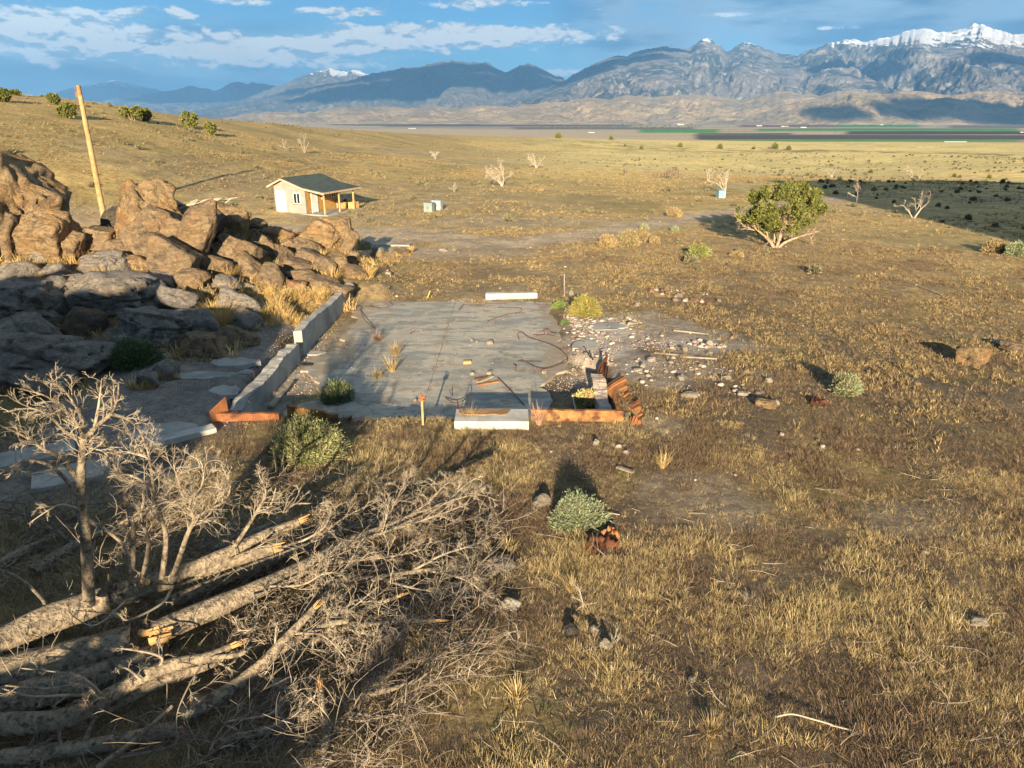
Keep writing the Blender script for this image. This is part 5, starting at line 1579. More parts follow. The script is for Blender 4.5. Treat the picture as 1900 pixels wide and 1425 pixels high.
GC = [(403, 610, 74, 46, 'big golden grass mound glowing among the grey boulders'), (360, 582, 30, 20, 'golden tuft behind the big golden mound'), (10, 478, 34, 40, 'golden tuft in the cleft at the photo edge'), (60, 500, 30, 18, 'golden tuft below the giant slab'),
      (250, 478, 34, 22, 'golden tuft on the rounded boulder under the peak'), (185, 462, 22, 16, 'golden tuft beside the low ledge'), (418, 520, 44, 26, 'tan tuft in the middle of the rock slope'), (459, 462, 30, 24, 'yellow tuft on the upper rock slope'), (447, 505, 26, 18, 'yellow tuft between the brown boulders'),
      (523, 476, 18, 14, 'golden tuft lodged in the upper rocks'), (618, 528, 26, 26, 'orange tuft near the end of the outcrop'), (686, 516, 28, 24, 'round orange tuft at the tail of the outcrop'), (556, 545, 16, 14, 'yellow tuft beside the reddish rock'), (500, 550, 20, 20, 'yellow tuft above the yellow grass strip'),
      (592, 455, 18, 10, 'golden tuft below the tan top rock'), (668, 460, 20, 18, 'golden bush beside the tall end rock'), (762, 470, 14, 12, 'small orange tuft on the dirt beyond the outcrop'), (210, 535, 34, 18, 'pale tuft at the rim of the grey boulder'), (150, 480, 26, 14, 'pale tuft at the foot of the giant slab'),
      (490, 452, 20, 12, 'yellow tuft under the upper rocks'), (540, 438, 24, 12, 'yellow tuft behind the brown rocks'), (645, 462, 22, 12, 'dry tuft at the foot of the tall end rock'), (72, 590, 34, 20, 'greyish tuft on the shaded rock sheet'), (200, 640, 34, 22, 'dull tuft between shaded boulder and bush'),
      (135, 700, 26, 22, 'dull tuft below the lowest rock sheet'), (700, 632, 30, 16, 'pinkish dry weed on the slab near the tree shadows'), (733, 660, 16, 22, 'brown dry weed on the slab, farther of two'), (727, 690, 22, 24, 'brown dry weed on the slab, nearer of two'), (700, 702, 24, 16, 'orange dry weed beside the slab bush'),
      (1230, 870, 20, 30, 'tall straw tuft in the grass'), (945, 1030, 34, 30, 'bright straw tuft beside the brush tips'), (1085, 1030, 18, 24, 'bright straw tuft at the corner of the crumpled metal'), (1060, 1100, 26, 28, 'straw tuft beside the thin dead sapling'), (1320, 1370, 30, 40, 'tall straw tuft near the lower edge'), (960, 1300, 24, 36, 'straw tuft standing close to the brush pile'),
      (870, 790, 14, 30, 'dry weed rising against the corner of the white step'), (1000, 790, 22, 30, 'reddish dry weed at the other corner of the white step')]
for i, (px, row, wp, hp, lab) in enumerate(GC):
    g = P(px, row, SLAB_Z) if 632 <= row <= 702 and 690 <= px <= 740 else G(px, row - 1)
    s = scale_at(g)
    cols = GOLD if i < 26 else (STRAWB + GOLD[:1])
    if lab.startswith(('greyish', 'dull')): cols = STRAWB
    if 'pinkish' in lab or 'reddish' in lab: cols = [(.50, .28, .18), (.45, .32, .2)]
    me = clump_mesh(900 + i, wp * s * .5, hp * s * .78, 420 if wp > 40 else 170, cols, width=max(.006, .45 * s), lean=1.1 if hp < wp * .8 else .6)
    place('grass_clump', me, (g.x, g.y + wp * s * .15, g.z - .02), rz=i, label=lab, cat='grass clump', group='clumps of dry bunch grass')

# ================================================================ trees
RMIN = [.0032]


def grow(mb, p, d, L, r, depth, rnd, sides=5, droop=0.0, up=0.0, nch=(3, 6), wob=.22, kid=.62, mbt=None, tips=None, tw_sides=3, minlen=.05, ang=(.5, 1.1), rk=.55):
    n = 5 if depth > 0 else 4
    pts = [p.copy()]; q = p.copy(); dd = d.normalized()
    cu = dd.orthogonal().normalized(); cu.rotate(Matrix.Rotation(rnd.uniform(0, 6.283), 3, dd)); cu *= rnd.uniform(0, .34)
    for i in range(n):
        dd = (dd + cu + Vector((rnd.gauss(0, wob), rnd.gauss(0, wob), rnd.gauss(0, wob) + up - droop * (i / n))) * .5).normalized()
        q = q + dd * (L / n)
        pts.append(q.copy())
    tgt = mb if (depth > 0 or mbt is None) else mbt
    tgt.tube(pts, max(r, RMIN[0]), max(r * .3, RMIN[0] * .55), sides if depth > 0 else tw_sides, cap=depth > 1)
    if tips is not None: tips.append((pts[-1].copy(), dd.copy(), depth))
    if depth <= 0 or L < minlen: return
    m = rnd.randint(*nch)
    for k in range(m):
        t = .25 + .72 * (k + rnd.random()) / m
        i = min(int(t * n), n - 1); u = t * n - i
        b = pts[i].lerp(pts[i + 1], u)
        ax = (pts[i + 1] - pts[i]).normalized()
        pr = ax.orthogonal().normalized()
        pr.rotate(Matrix.Rotation(rnd.uniform(0, 6.283), 3, ax))
        a = rnd.uniform(*ang)
        nd = ax * math.cos(a) + pr * math.sin(a)
        grow(mb, b, nd, L * kid * rnd.uniform(.6, 1.15) * (1.1 - .4 * t), r * rk * (1.1 - .4 * t), depth - 1, rnd, max(3, sides - 1), droop, up, nch, wob, kid, mbt, tips, tw_sides, minlen, ang, rk)


def dead_tree(px, row, hp, wp, label, seed, mat=M_whitewood, stems=4, group='bleached dead trees and shrubs', depth=3, name='dead_tree'):
    g = G(px, row); s = scale_at(g); h = hp * s; w_ = wp * s
    rnd = random.Random(seed)
    e_ = empty(name, g, label=label, cat='dead tree', group=group)
    tr = MB(); br = MB(); RMIN[0] = s * .16
    for k in range(stems):
        a = 6.283 * k / stems + rnd.uniform(-.4, .4)
        sp_ = w_ / 2 / h * rnd.uniform(.5, 1.0)
        d = Vector((math.cos(a) * sp_, math.sin(a) * sp_ * .8, 1)).normalized()
        one = MB()
        grow(one, Vector((math.cos(a) * .05 * h * .3, math.sin(a) * .015 * h, -.1)), d, h * rnd.uniform(.75, 1.0), max(h * .022, .5 * s), depth, rnd, 5, up=.10, nch=(4, 6), kid=.52, ang=(.35, .8), wob=.16)
        # first tube is the stem, the rest are branches
        nv = 6 * 5
        tr.add(one.v[:nv], [f for f in one.f if max(f) < nv]); br.add(one.v[nv:], [tuple(i - nv for i in f) for f in one.f if min(f) >= nv])
    # keep far twigs from vanishing
    RMIN[0] = .0032
    tr.build('trunk', mat, e_, smooth_shade=True); br.build('branches', mat, e_)
    return e_


dead_tree(932, 346, 44, 38, 'bleached many-stemmed dead shrub on the open slope past the metal cabinets', 1, stems=6)
dead_tree(995, 312, 28, 28, 'smaller bleached dead shrub behind the many-stemmed one', 2, stems=5)
dead_tree(843, 356, 18, 14, 'stubby bleached trunk near the metal cabinets', 3, stems=2)
dead_tree(565, 284, 28, 26, 'pale dead shrub on the hillside above the hut', 4, stems=5, mat=M_wood)
dead_tree(530, 276, 16, 26, 'low pale brushy shrub next to the hillside dead shrub', 5, stems=5, mat=M_wood)
dead_tree(808, 295, 16, 14, 'tiny bleached shrub far up the slope', 6, stems=4)
dead_tree(1158, 326, 14, 18, 'faint pinkish dead shrub on the pale grass plain', 7, stems=4, mat=M_twig_d)
dead_tree(1243, 332, 26, 38, 'spreading pinkish dead shrub beside dark fence posts', 8, stems=6, mat=M_twig_d)
dead_tree(1314, 336, 26, 22, 'orange-stemmed dead tree behind the juniper', 9, stems=3)
dead_tree(1345, 356, 40, 26, 'tangled pale dead tree beside the blue cabinet', 10, stems=4)
dead_tree(1543, 330, 18, 20, 'small dead tree on the pale plain before the great shadow', 11, stems=4)
dead_tree(1590, 376, 40, 50, 'dead tree with an orange leaning trunk at the rim of the great shadow', 12, stems=3)
dead_tree(1639, 377, 28, 22, 'slim little dead tree between the two larger ones', 13, stems=1)
dead_tree(1695, 405, 54, 60, 'white forked dead tree standing out against the great shadow', 14, stems=4)
dead_tree(1692, 330, 20, 26, 'dead tree in the sunny gap of the great shadow', 15, stems=4)
dead_tree(1706, 330, 18, 14, 'orange-trunked dead tree beside the one in the sunny gap', 16, stems=2)
dead_tree(1060 + 20, 1130, 60, 50, 'thin pale dead sapling twigs standing in the near grass', 17, stems=1, depth=2)
dead_tree(958, 1190, 50, 46, 'short forked dead twig standing near the brush pile', 18, stems=2, depth=1)
dead_tree(1140, 1195, 44, 30, 'small cut stump with a few grey shoots by the pale stone', 19, stems=3, depth=1)
dead_tree(1385, 1112, 26, 50, 'low tangle of pale twigs in the open grass', 20, stems=4, depth=2)

# live junipers
def foliage(S, c_, r, n, leaf, cols, rg, squash=.8):
    """leafy clump: small leaves through a ball, denser outside"""
    u = rg.normal(size=(n, 3)); u /= np.linalg.norm(u, axis=1)[:, None]
    rr = r * rg.uniform(.25, 1, n) ** .5 * (1 + .25 * fbm(u[:, 0] * 2 + r * 9, u[:, 1] * 2, u[:, 2] * 2, oct=2, seed=3))
    p = np.array(c_) + u * rr[:, None] * np.array([1, 1, squash])
    d = u + rg.normal(0, .6, (n, 3)) + np.array([0, 0, .5]); d /= np.linalg.norm(d, axis=1)[:, None]
    s = np.cross(d, rg.normal(size=(n, 3))); s /= np.linalg.norm(s, axis=1)[:, None]
    l = leaf * rg.uniform(.6, 1.4, n)[:, None]
    cc = np.asarray(cols)[rg.randint(0, len(cols), n)] * rg.uniform(.7, 1.2, (n, 1)) * rg.uniform(.85, 1.15)
    S.quads(np.stack([p - s * l * .22, p + s * l * .22, p + d * l + s * l * .12, p + d * l - s * l * .12], 1), cc)


JUN = [(.15, .165, .034), (.19, .20, .045), (.11, .13, .030), (.23, .225, .06)]


def juniper(g, h, w_, seed, label, n_cl, n_leaf, leaf, name='juniper_tree', group=None, trunk=True, crown_lo=.25, detail=2):
    rnd = random.Random(seed); rg = np.random.RandomState(seed)
    e_ = empty(name, g, label=label, cat='juniper', group=group)
    mb = MB(); tips = []
    if trunk:
        for k in range(4):
            a = 6.283 * k / 4 + rnd.uniform(-.5, .5)
            d = Vector((math.cos(a) * rnd.uniform(.2, .55), math.sin(a) * rnd.uniform(.2, .5), 1))
            grow(mb, Vector((math.cos(a) * .08, math.sin(a) * .08, -.15)), d, h * .72, h * .028, detail, rnd, 7, up=.12, nch=(4, 6), kid=.55, tips=tips, ang=(.4, 1.0))
        mb.build('trunk', mat_noise('juniper_bark', (.36, .26, .17), (.46, .35, .24), 5, (.25, .17, .11), 2), e_, smooth_shade=True)
    S = Soup()
    cl = 0
    while cl < n_cl:
        x, y = rnd.uniform(-1, 1), rnd.uniform(-1, 1); z = rnd.uniform(crown_lo, 1)
        zc_ = (crown_lo + 1) / 2; zh = (1 - crown_lo) / 2
        dome = (x * x + y * y) * (1 + .9 * max(0, zc_ - z)) + ((z - zc_) / zh) ** 2 + rnd.uniform(-.30, .16)
        if dome > 1.02 or (dome < .35 and rnd.random() < .8): continue
        foliage(S, (x * w_ / 2, y * w_ * .42, z * h * .96), h * rnd.uniform(.045, .10), n_leaf, leaf, JUN, rg)
        cl += 1
    v, f, c_ = S.data()
    mesh_obj('crown', v, f, M_leaf, e_, colors=c_)
    return e_


g = G(1440, 459); s = scale_at(g)
juniper(g, 116 * s, 142 * s, 5, 'large green juniper tree with a twisted pale trunk standing alone on the plain', 160, 120, .14, detail=3, crown_lo=.22)
# pale bare lower branches of the big juniper as part of its base
rnd = random.Random(8)
jb = MB()
for k in range(4):
    a = rnd.uniform(0, 6.283)
    grow(jb, Vector((math.cos(a) * .15, math.sin(a) * .15, .35)), Vector((math.cos(a), math.sin(a) * .8, .38)), 1.7 * rnd.uniform(.7, 1.2), .022, 2, rnd, 5, up=.05, nch=(2, 4), kid=.45)
jo = [o for o in SC.objects if o.name.startswith('juniper_tree')][0]
jb.build('bare_branches', M_whitewood, jo)
for i, (px, row, hp, wp, lab) in enumerate([(8, 189, 20, 22, 'juniper on the hill crest at the photo edge'), (101, 194, 16, 18, 'dark bushy juniper just below the hill crest'), (127, 219, 24, 32, 'rounded green juniper beside the top of the pole'), (248, 224, 22, 44, 'broad green juniper, larger of the pair on the hillside'),
                                             (272, 226, 20, 16, 'narrow green juniper, smaller of the pair on the hillside'), (353, 238, 26, 30, 'windswept juniper on the hillside skyline'), (392, 251, 20, 18, 'thin small juniper below the windswept one'), (30, 177, 7, 16, 'tiny juniper on the skyline')]):
    g = G(px, row); s = scale_at(g)
    juniper(g, hp * s * 1.1, wp * s, 30 + i, lab, 46, 60, .30, group='junipers on the hillside', crown_lo=.08, detail=1)
# scattered dark junipers far on the plain
JFAR = ['dark juniper on the crest line above the many-stemmed dead shrub', 'small dark juniper between two larger ones on the plain crest', 'tiny dark juniper low on the plain crest, first of a close pair', 'tiny dark juniper low on the plain crest, second of a close pair',
        'dark juniper dot midway along the pale plain', 'dark juniper dot before the green fields', 'twin-topped dark juniper, larger of two under the fields', 'dark juniper, smaller of two under the fields', 'faint small juniper beside the twin-topped one',
        'juniper shrub just behind the big green juniper crown', 'juniper shrub at the tip of the great shadow', 'juniper shrub in sunlight above the tip of the great shadow', 'round juniper shrub on the sunny edge of the great shadow', 'little juniper shrub in the sunny tongue within the great shadow',
        'smallest juniper shrub in the sunny tongue within the great shadow', 'juniper shrub deep in the great shadow near its far rim', 'juniper shrub in the great shadow close to the photo edge', 'juniper shrub in the great shadow beside the orange-trunked dead tree']
for i, (px, row, wp) in enumerate([(1036, 256, 12), (1134, 259, 8), (1160, 272, 6), (1190, 277, 8), (1262, 273, 9), (1336, 276, 10), (1438, 276, 12), (1463, 278, 9), (1398, 277, 6), (1530, 350, 8), (1497, 346, 8), (1522, 338, 7), (1615, 321, 8), (1655, 333, 5), (1680, 341, 4), (1835, 331, 8), (1860, 340, 9), (1770, 328, 7)]):
    g = G(px, row); s = scale_at(g)
    me = bush_mesh('juniper_shrub', 700 + i % 4, 1, 1, .8, 220, .12, JUN)
    place('juniper_shrub', me, g, rz=i, sc=wp * s, label=JFAR[i], cat='juniper', group='junipers far out on the plain')

# valley: farm roofs, trees, pylons
vrg = random.Random(4)
for i, (px, row, w_, h_, lab, colr) in enumerate([(765, 239, 34, 6, 'grey metal barn roof at the far edge of the plain', (.45, .5, .52)), (1097, 246.5, 26, 5, 'low white farm shed beyond the plain', (.7, .7, .66)), (1262, 232, 30, 6, 'long white farm shed, farthest in the valley', (.75, .74, .7)),
                                                 (1408, 234, 26, 5, 'white farm shed near the reddish ground', (.75, .74, .7)), (1455, 235, 34, 5, 'white farm building group east of the shed', (.74, .72, .68)), (1490, 237, 26, 5, 'white barn at the end of the farm row', (.78, .77, .72)),
                                                 (1512, 227, 18, 5, 'small white farmhouse at the foot of the hills', (.75, .74, .7)), (1580, 227, 22, 5, 'second farmhouse at the foot of the hills', (.7, .68, .66)), (1635, 232, 16, 4, 'lone white barn in the green fields', (.75, .74, .7)), (1895, 246, 16, 5, 'pale barn at the photo edge', (.7, .7, .68))]):
    q = P(px, row, VALLEY); s = scale_at(q); W_, Hh = w_ * s * .42, h_ * s * .34
    mb = MB(); mb.box((0, 0, Hh * .35), (W_, W_ * .5, Hh * .7)); e_ = empty('barn', q, label=lab, cat='barn', group='farm buildings in the valley')
    m_ = mat_noise('farm_paint', tuple(c * .55 for c in colr), tuple(c * .7 for c in colr), .01)
    mb.build('walls', m_, e_)
    mb = MB(); mb.add([(-W_ / 2, -W_ * .27, Hh * .7), (W_ / 2, -W_ * .27, Hh * .7), (W_ / 2, W_ * .27, Hh * .7), (-W_ / 2, W_ * .27, Hh * .7), (-W_ / 2, 0, Hh), (W_ / 2, 0, Hh)], [(0, 1, 5, 4), (2, 3, 4, 5), (0, 4, 3), (1, 2, 5), (3, 2, 1, 0)]); mb.build('roof', m_, e_)
S = Soup(); rg = np.random.RandomState(9)
for (x0, x1, r0, r1, n) in [(560, 1160, 225, 229, 260), (1180, 1320, 222, 224.5, 90), (1350, 1900, 224, 230, 110), (1000, 1300, 233, 240, 120), (380, 560, 214, 219, 60), (1450, 1700, 233, 237, 30)]:
    for k in range(n):
        q = P(rg.uniform(x0, x1), rg.uniform(r0, r1), VALLEY); s = scale_at(q)
        foliage(S, (q.x, q.y, q.z + 1.3 * s), rg.uniform(.8, 1.9) * s, 8, 1.6 * s, [(.06, .075, .035), (.09, .10, .05)], rg)
v, f, c_ = S.data(); mesh_obj('valley_trees', v, f, M_leaf, colors=c_, kind='stuff')
pv = empty('irrigation_pivot', (0, 0, 0), label='long pale blue irrigation pivot in the dark field of the valley', cat='irrigation pivot')
mb = MB(); A_, B_ = P(1752, 263, VALLEY + 4), P(1794, 263, VALLEY + 4)
s = scale_at(A_)
mb.tube([A_, B_], .5 * s, .5 * s, 4)
mb.build('pipe', mat_noise('pale_blue', (.45, .62, .60), (.5, .66, .64), 1), pv)
for k in range(6):
    q = A_.lerp(B_, (k + .5) / 6); mb = MB(); mb.tube([q, Vector((q.x - 3, q.y, VALLEY))], .2 * s, .2 * s, 3); mb.tube([q, Vector((q.x + 3, q.y, VALLEY))], .2 * s, .2 * s, 3); mb.build('leg', mat_noise('pale_blue', (.45, .62, .60), (.5, .66, .64), 1), pv)
for k in range(14):
    px_ = 1185 + k * 28; q = P(px_, 249 + .3 * k % 2, VALLEY); s = scale_at(q)
    mb = MB(); mb.tube([(0, 0, 0), (0, 0, 9 * s)], .16 * s, .12 * s, 4); e_ = empty('power_pole', q, label='wooden power pole in the line across the valley fields', cat='power pole', group='power poles across the valley')
    mb.build('shaft', M_rebar, e_); mb = MB(); mb.box((0, 0, 8.2 * s), (2.0 * s, .12 * s, .15 * s)); mb.build('crossarm', M_rebar, e_)
for k, px_ in enumerate((1213, 1219, 1226, 1232, 1237, 1258)):
    g = G(px_, 330); s = scale_at(g)
    mb = MB(); mb.tube([(0, 0, -.1), (0, 0, (9 if k < 5 else 15) * s)], .55 * s, .5 * s, 5)
    mb.build('fence_post', M_rebar, loc=g, label=['end fence post of the short row beside the pinkish dead shrub', 'second fence post of the short row beside the pinkish dead shrub', 'middle fence post of the short row beside the pinkish dead shrub', 'fourth fence post of the short row beside the pinkish dead shrub', 'last fence post of the short row beside the pinkish dead shrub', 'tall lone dark post past the short row of fence posts'][k], cat='fence post', group='old fence posts on the plain')

# rubbish and timber pile behind the outcrop
wp_ = random.Random(12)
for k in range(16):
    g = G(wp_.uniform(345, 425), wp_.uniform(372, 385)); L = wp_.uniform(.6, 2.2); a = wp_.uniform(-.6, .6)
    mb = MB(); mb.tube([g + Vector((0, 0, .1)), g + Vector((math.cos(a) * L, math.sin(a) * L, wp_.uniform(.1, .6)))], .07, .04, 5)
    mb.build('timber', M_whitewood, label='weathered timber lying in the loose pile behind the outcrop', cat='timber', group='timbers of the loose pile')
for k, (px, row, l) in enumerate([(405, 388, 'white sheet of rubbish beside the tan dome rock'), (422, 384, 'second white scrap of rubbish farther from the dome rock')]):
    o = crumple(px, row, 1.2 if k == 0 else .8, .3, 20 + k, l, M_white)
# ================================================================ felled dead trees
def Q(px, py, h):
    return P(px, py, h)


def path_frames(pts):
    out = []
    for i, p in enumerate(pts):
        t = (pts[min(i + 1, len(pts) - 1)] - pts[max(i - 1, 0)]).normalized()
        out.append((p, t))
    return out


def bark_tube(mb, pts, r0, r1, sides=14, seg=.06, rough=.15, seed=0, power=1.0):
    """tree limb with furrowed bark relief"""
    L = sum((Vector(a) - Vector(b)).length for a, b in zip(pts[:-1], pts[1:]))
    n = max(6, int(L / seg))
    c = catmull(pts, n)
    o = len(mb.v)
    rg = np.random.RandomState(seed)
    ph = rg.uniform(0, 50)
    up = Vector((0, 0, 1))
    a = None
    for i, p in enumerate(c):
        t = (c[min(i + 1, n - 1)] - c[max(i - 1, 0)]).normalized()
        if a is None:
            a = t.cross(up)
            if a.length < .15: a = t.cross(Vector((0, 1, 0)))
        else:
            a = a - t * a.dot(t)
        a.normalize(); b = t.cross(a)
        k = i / (n - 1); r = r0 + (r1 - r0) * k ** power
        an = 2 * np.pi * np.arange(sides) / sides
        nz = fbm(np.cos(an) * 2.2 + ph, np.sin(an) * 2.2, np.full(sides, k * L * 1.3), oct=3, seed=seed)
        nz2 = fbm(np.cos(an) * 5 + ph, np.sin(an) * 5, np.full(sides, k * L * .9), oct=2, seed=seed + 1, ridged=True)
        rr = r * (1 + rough * 1.3 * nz + rough * .8 * nz2)
        for j in range(sides):
            q = p + a * (math.cos(an[j]) * rr[j]) + b * (math.sin(an[j]) * rr[j])
            mb.v.append((q.x, q.y, q.z))
    for i in range(n - 1):
        for j in range(sides):
            j2 = (j + 1) % sides
            mb.f.append((o + i * sides + j, o + i * sides + j2, o + (i + 1) * sides + j2, o + (i + 1) * sides + j))
    mb.f.append(tuple(o + j for j in range(sides)))
    mb.f.append(tuple(o + (n - 1) * sides + j for j in reversed(range(sides))))
    return c


def dress(c, r0, r1, mb_b, mb_t, rnd, n, Ls, t0=.2, t1=1.0, up=.55, depth=2, droop=.25, bias=None, rfac=.28, nch=(3, 6)):
    """side shoots along the limb c"""
    m = len(c)
    n = int(n * 1.05)
    for k in range(n):
        t = t0 + (t1 - t0) * (k + rnd.random()) / n
        i = min(int(t * (m - 1)), m - 2)
        p = c[i]; ax = (c[i + 1] - c[i]).normalized()
        pr = Vector((rnd.gauss(0, 1), rnd.gauss(0, 1), rnd.gauss(0, 1) + up))
        if bias is not None: pr += bias
        pr = (pr - ax * pr.dot(ax)).normalized()
        a = rnd.uniform(.5, 1.15)
        d = ax * math.cos(a) + pr * math.sin(a)
        r = (r0 + (r1 - r0) * t)
        L = Ls * rnd.uniform(.45, 1.25) * (1.15 - .5 * t)
        grow(mb_b, p, d, L, max(.006, min(r * rfac * 1.4, .014 * L + .005)), depth, rnd, 5, droop=droop, up=.05, nch=nch, wob=.15, kid=.66, mbt=mb_t, ang=(.3, .8), rk=.42, tw_sides=3, minlen=.06)


def broken_end(p, d, r, parent, rnd, mat=None, L=.25):
    """pale splintered wood at a torn end"""
    mb = MB()
    for k in range(7):
        a = 6.283 * k / 7
        o_ = d.orthogonal().normalized(); o_.rotate(Matrix.Rotation(a, 3, d))
        q = p + o_ * r * .55
        mb.tube([q - d * .05, q + d * L * rnd.uniform(.3, 1) + o_ * rnd.uniform(-.02, .03)], r * .42, r * .08, 5)
    mb.build('broken_end', M_wood_o, parent)


def felled(label, trunks, seed, limbs=(), name='fallen_tree', shoots=(14, .7), group=None, mat=M_bark, ends=(), tw=M_twig, upb=.5):
    """trunks: [(pts, r0, r1)], limbs the same (thinner), both with shoots"""
    rnd = random.Random(seed)
    p0 = trunks[0][0][0]
    e_ = empty(name, (0, 0, 0), label=label, cat='fallen tree', group=group)
    for i, (pts, r0, r1) in enumerate(trunks):
        mb = MB(); c = bark_tube(mb, pts, r0, r1, 16, seed=seed + i)
        mb.build('trunk', mat, e_, smooth_shade=True)
        if i in ends: broken_end(c[-1], (c[-1] - c[-4]).normalized(), r1, e_, rnd)
    bb = MB(); tt = MB()
    for i, L_ in enumerate(limbs):
        pts, r0, r1 = L_[:3]
        n_, Ls, t0 = (L_[3] if len(L_) > 3 else (shoots[0], shoots[1], .25))
        mb = MB(); c = bark_tube(mb, pts, r0, r1, 10, seed=seed + 40 + i, rough=.07)
        mb.build('branch', mat if r0 > .026 else tw, e_, smooth_shade=True)
        dress(c, r0, r1, bb, tt, rnd, n_, Ls, t0=t0, up=upb)
    if bb.v: bb.build('twigs', tw, e_, kind='stuff')
    if tt.v: tt.build('fine_twigs', tw, e_, kind='stuff')
    return e_


def V(*a): return [PY(x, y, d) for x, y, d in a]
def F(*a): return [P(x, y, h) for x, y, h in a]


# --- the tree with upright limbs
A_pts = F((-90, 1240, .42), (0, 1196, .48), (90, 1152, .58), (175, 1118, .68), (300, 1078, .75), (400, 1048, .80), (505, 1018, .86))
A2 = F((330, 1066, .85), (420, 1028, .95), (500, 990, 1.05), (553, 969, 1.1))
S1 = V((165, 1122, 9.55), (160, 1000, 9.65), (150, 920, 9.75), (152, 855, 9.8), (156, 812, 9.85))
yb = 10.1
limbsA = [
    (S1, .095, .045, (10, .5, .75)),
    (V((151, 930, 9.75), (123, 891, 9.65), (88, 862, 9.5), (45, 856, 9.4), (-5, 882, 9.3)), .035, .010, (9, .42, .25)),
    (V((149, 895, 9.75), (112, 850, 9.7), (80, 833, 9.6), (50, 812, 9.5), (-8, 786, 9.4)), .042, .010, (12, .45, .25)),
    (V((154, 822, 9.85), (120, 800, 9.8), (95, 775, 9.7), (60, 758, 9.6), (5, 765, 9.5)), .030, .008, (12, .42, .15)),
    (V((155, 818, 9.85), (145, 790, 9.9), (118, 760, 9.9), (85, 735, 9.8), (32, 720, 9.7)), .030, .007, (14, .38, .15)),
    (V((156, 815, 9.9), (152, 780, 10), (135, 745, 10), (110, 716, 9.9), (72, 705, 9.8)), .028, .006, (12, .34, .15)),
    (V((157, 815, 9.9), (185, 786, 10.0), (205, 768, 10.1), (218, 740, 10.1), (220, 708, 10.1)), .040, .010, (12, .36, .15)),
    (V((205, 768, 10.1), (232, 776, 10.1), (255, 792, 10.1), (266, 815, 10.1), (270, 832, 10.1)), .028, .010, (10, .38, .1)),
    (V((175, 795, 10), (182, 760, 10.1), (186, 730, 10.1), (189, 702, 10.1)), .026, .008, (8, .32, .2)),
    (V((158, 830, 9.9), (185, 835, 9.9), (200, 845, 9.9), (190, 855, 9.85)), .015, .006, (8, .25, .1)),
    (V((165, 966, 9.7), (200, 986, 9.65), (232, 1016, 9.6), (241, 1058, 9.55), (235, 1094, 9.6)), .030, .022, (8, .3, .05)),
    (V((152, 946, 9.7), (115, 936, 9.6), (88, 948, 9.5), (55, 970, 9.4)), .018, .006, (6, .25, .2)),
    (V((243, 1090, yb), (246, 990, 10.3), (232, 920, 10.6), (212, 880, 10.8), (208, 840, 10.9), (190, 800, 11)), .055, .020, (12, .5, .35)),
    (V((262, 1088, 10.1), (276, 1010, 10.3), (262, 962, 10.4), (268, 925, 10.5)), .045, .018, (14, .5, .3)),
    (V((300, 1074, 10.25), (308, 1000, 10.4), (296, 955, 10.5), (285, 905, 10.6), (277, 850, 10.7), (268, 815, 10.8)), .048, .012, (26, .60, .25)),
    (V((322, 1068, 10.4), (346, 996, 10.5), (360, 962, 10.55), (344, 934, 10.6), (331, 892, 10.7), (322, 862, 10.8)), .046, .011, (26, .58, .25)),
    (V((360, 963, 10.55), (388, 946, 10.6), (416, 930, 10.65), (427, 900, 10.7), (410, 860, 10.75)), .032, .009, (18, .45, .15)),
    (V((285, 907, 10.6), (250, 885, 10.5), (220, 880, 10.4), (190, 890, 10.3)), .024, .008, (12, .42, .1)),
    (V((277, 850, 10.7), (250, 842, 10.7), (225, 838, 10.6), (200, 850, 10.5)), .018, .006, (12, .38, .1)),
    (V((344, 936, 10.6), (372, 905, 10.7), (378, 875, 10.8), (370, 850, 10.9)), .026, .008, (14, .42, .1)),
    (V((416, 1040, 10.85), (448, 995, 10.95), (476, 950, 11.05), (493, 915, 11.1), (480, 880, 11.2)), .042, .012, (16, .42, .4)),
    (V((476, 950, 11.05), (500, 940, 11.1), (512, 905, 11.2)), .02, .008, (8, .3, .2)),
    (F((250, 1110, .8), (230, 1118, .95), (195, 1150, 1.0), (165, 1160, 1.1), (123, 1135, 1.15)), .024, .006, (8, .3, .2)),
    (F((320, 1090, .85), (300, 1120, 1.0), (240, 1150, 1.05), (215, 1140, 1.1), (140, 1132, 1.2)), .024, .006, (8, .25, .2)),
    (F((400, 1048, .8), (470, 1020, 1.1), (495, 1000, 1.2)), .03, .015, (6, .4, .2)),
]
treeA = felled('largest felled dead tree with pale upright branches catching the sun', [(A_pts, .30, .10), (A2, .13, .075)], 11, limbsA, ends=(0, 1))
rnd = random.Random(2)
# snapped stump splinters on the trunk
mb = MB()
for k in range(8):
    q = P(200 + rnd.uniform(-12, 16), 1098 + rnd.uniform(-4, 6), .9)
    mb.tube([q - Vector((0, 0, .15)), q + Vector((rnd.uniform(-.04, .12), 0, rnd.uniform(.12, .34)))], .05, .012, 5)
mb.build('snapped_stub', M_bark, treeA)
mb = MB(); q = P(266, 1078, 1.02); mb.tube([q, q + Vector((.10, -.06, .02))], .055, .05, 9); mb.build('sawn_knot', M_wood_o, treeA)

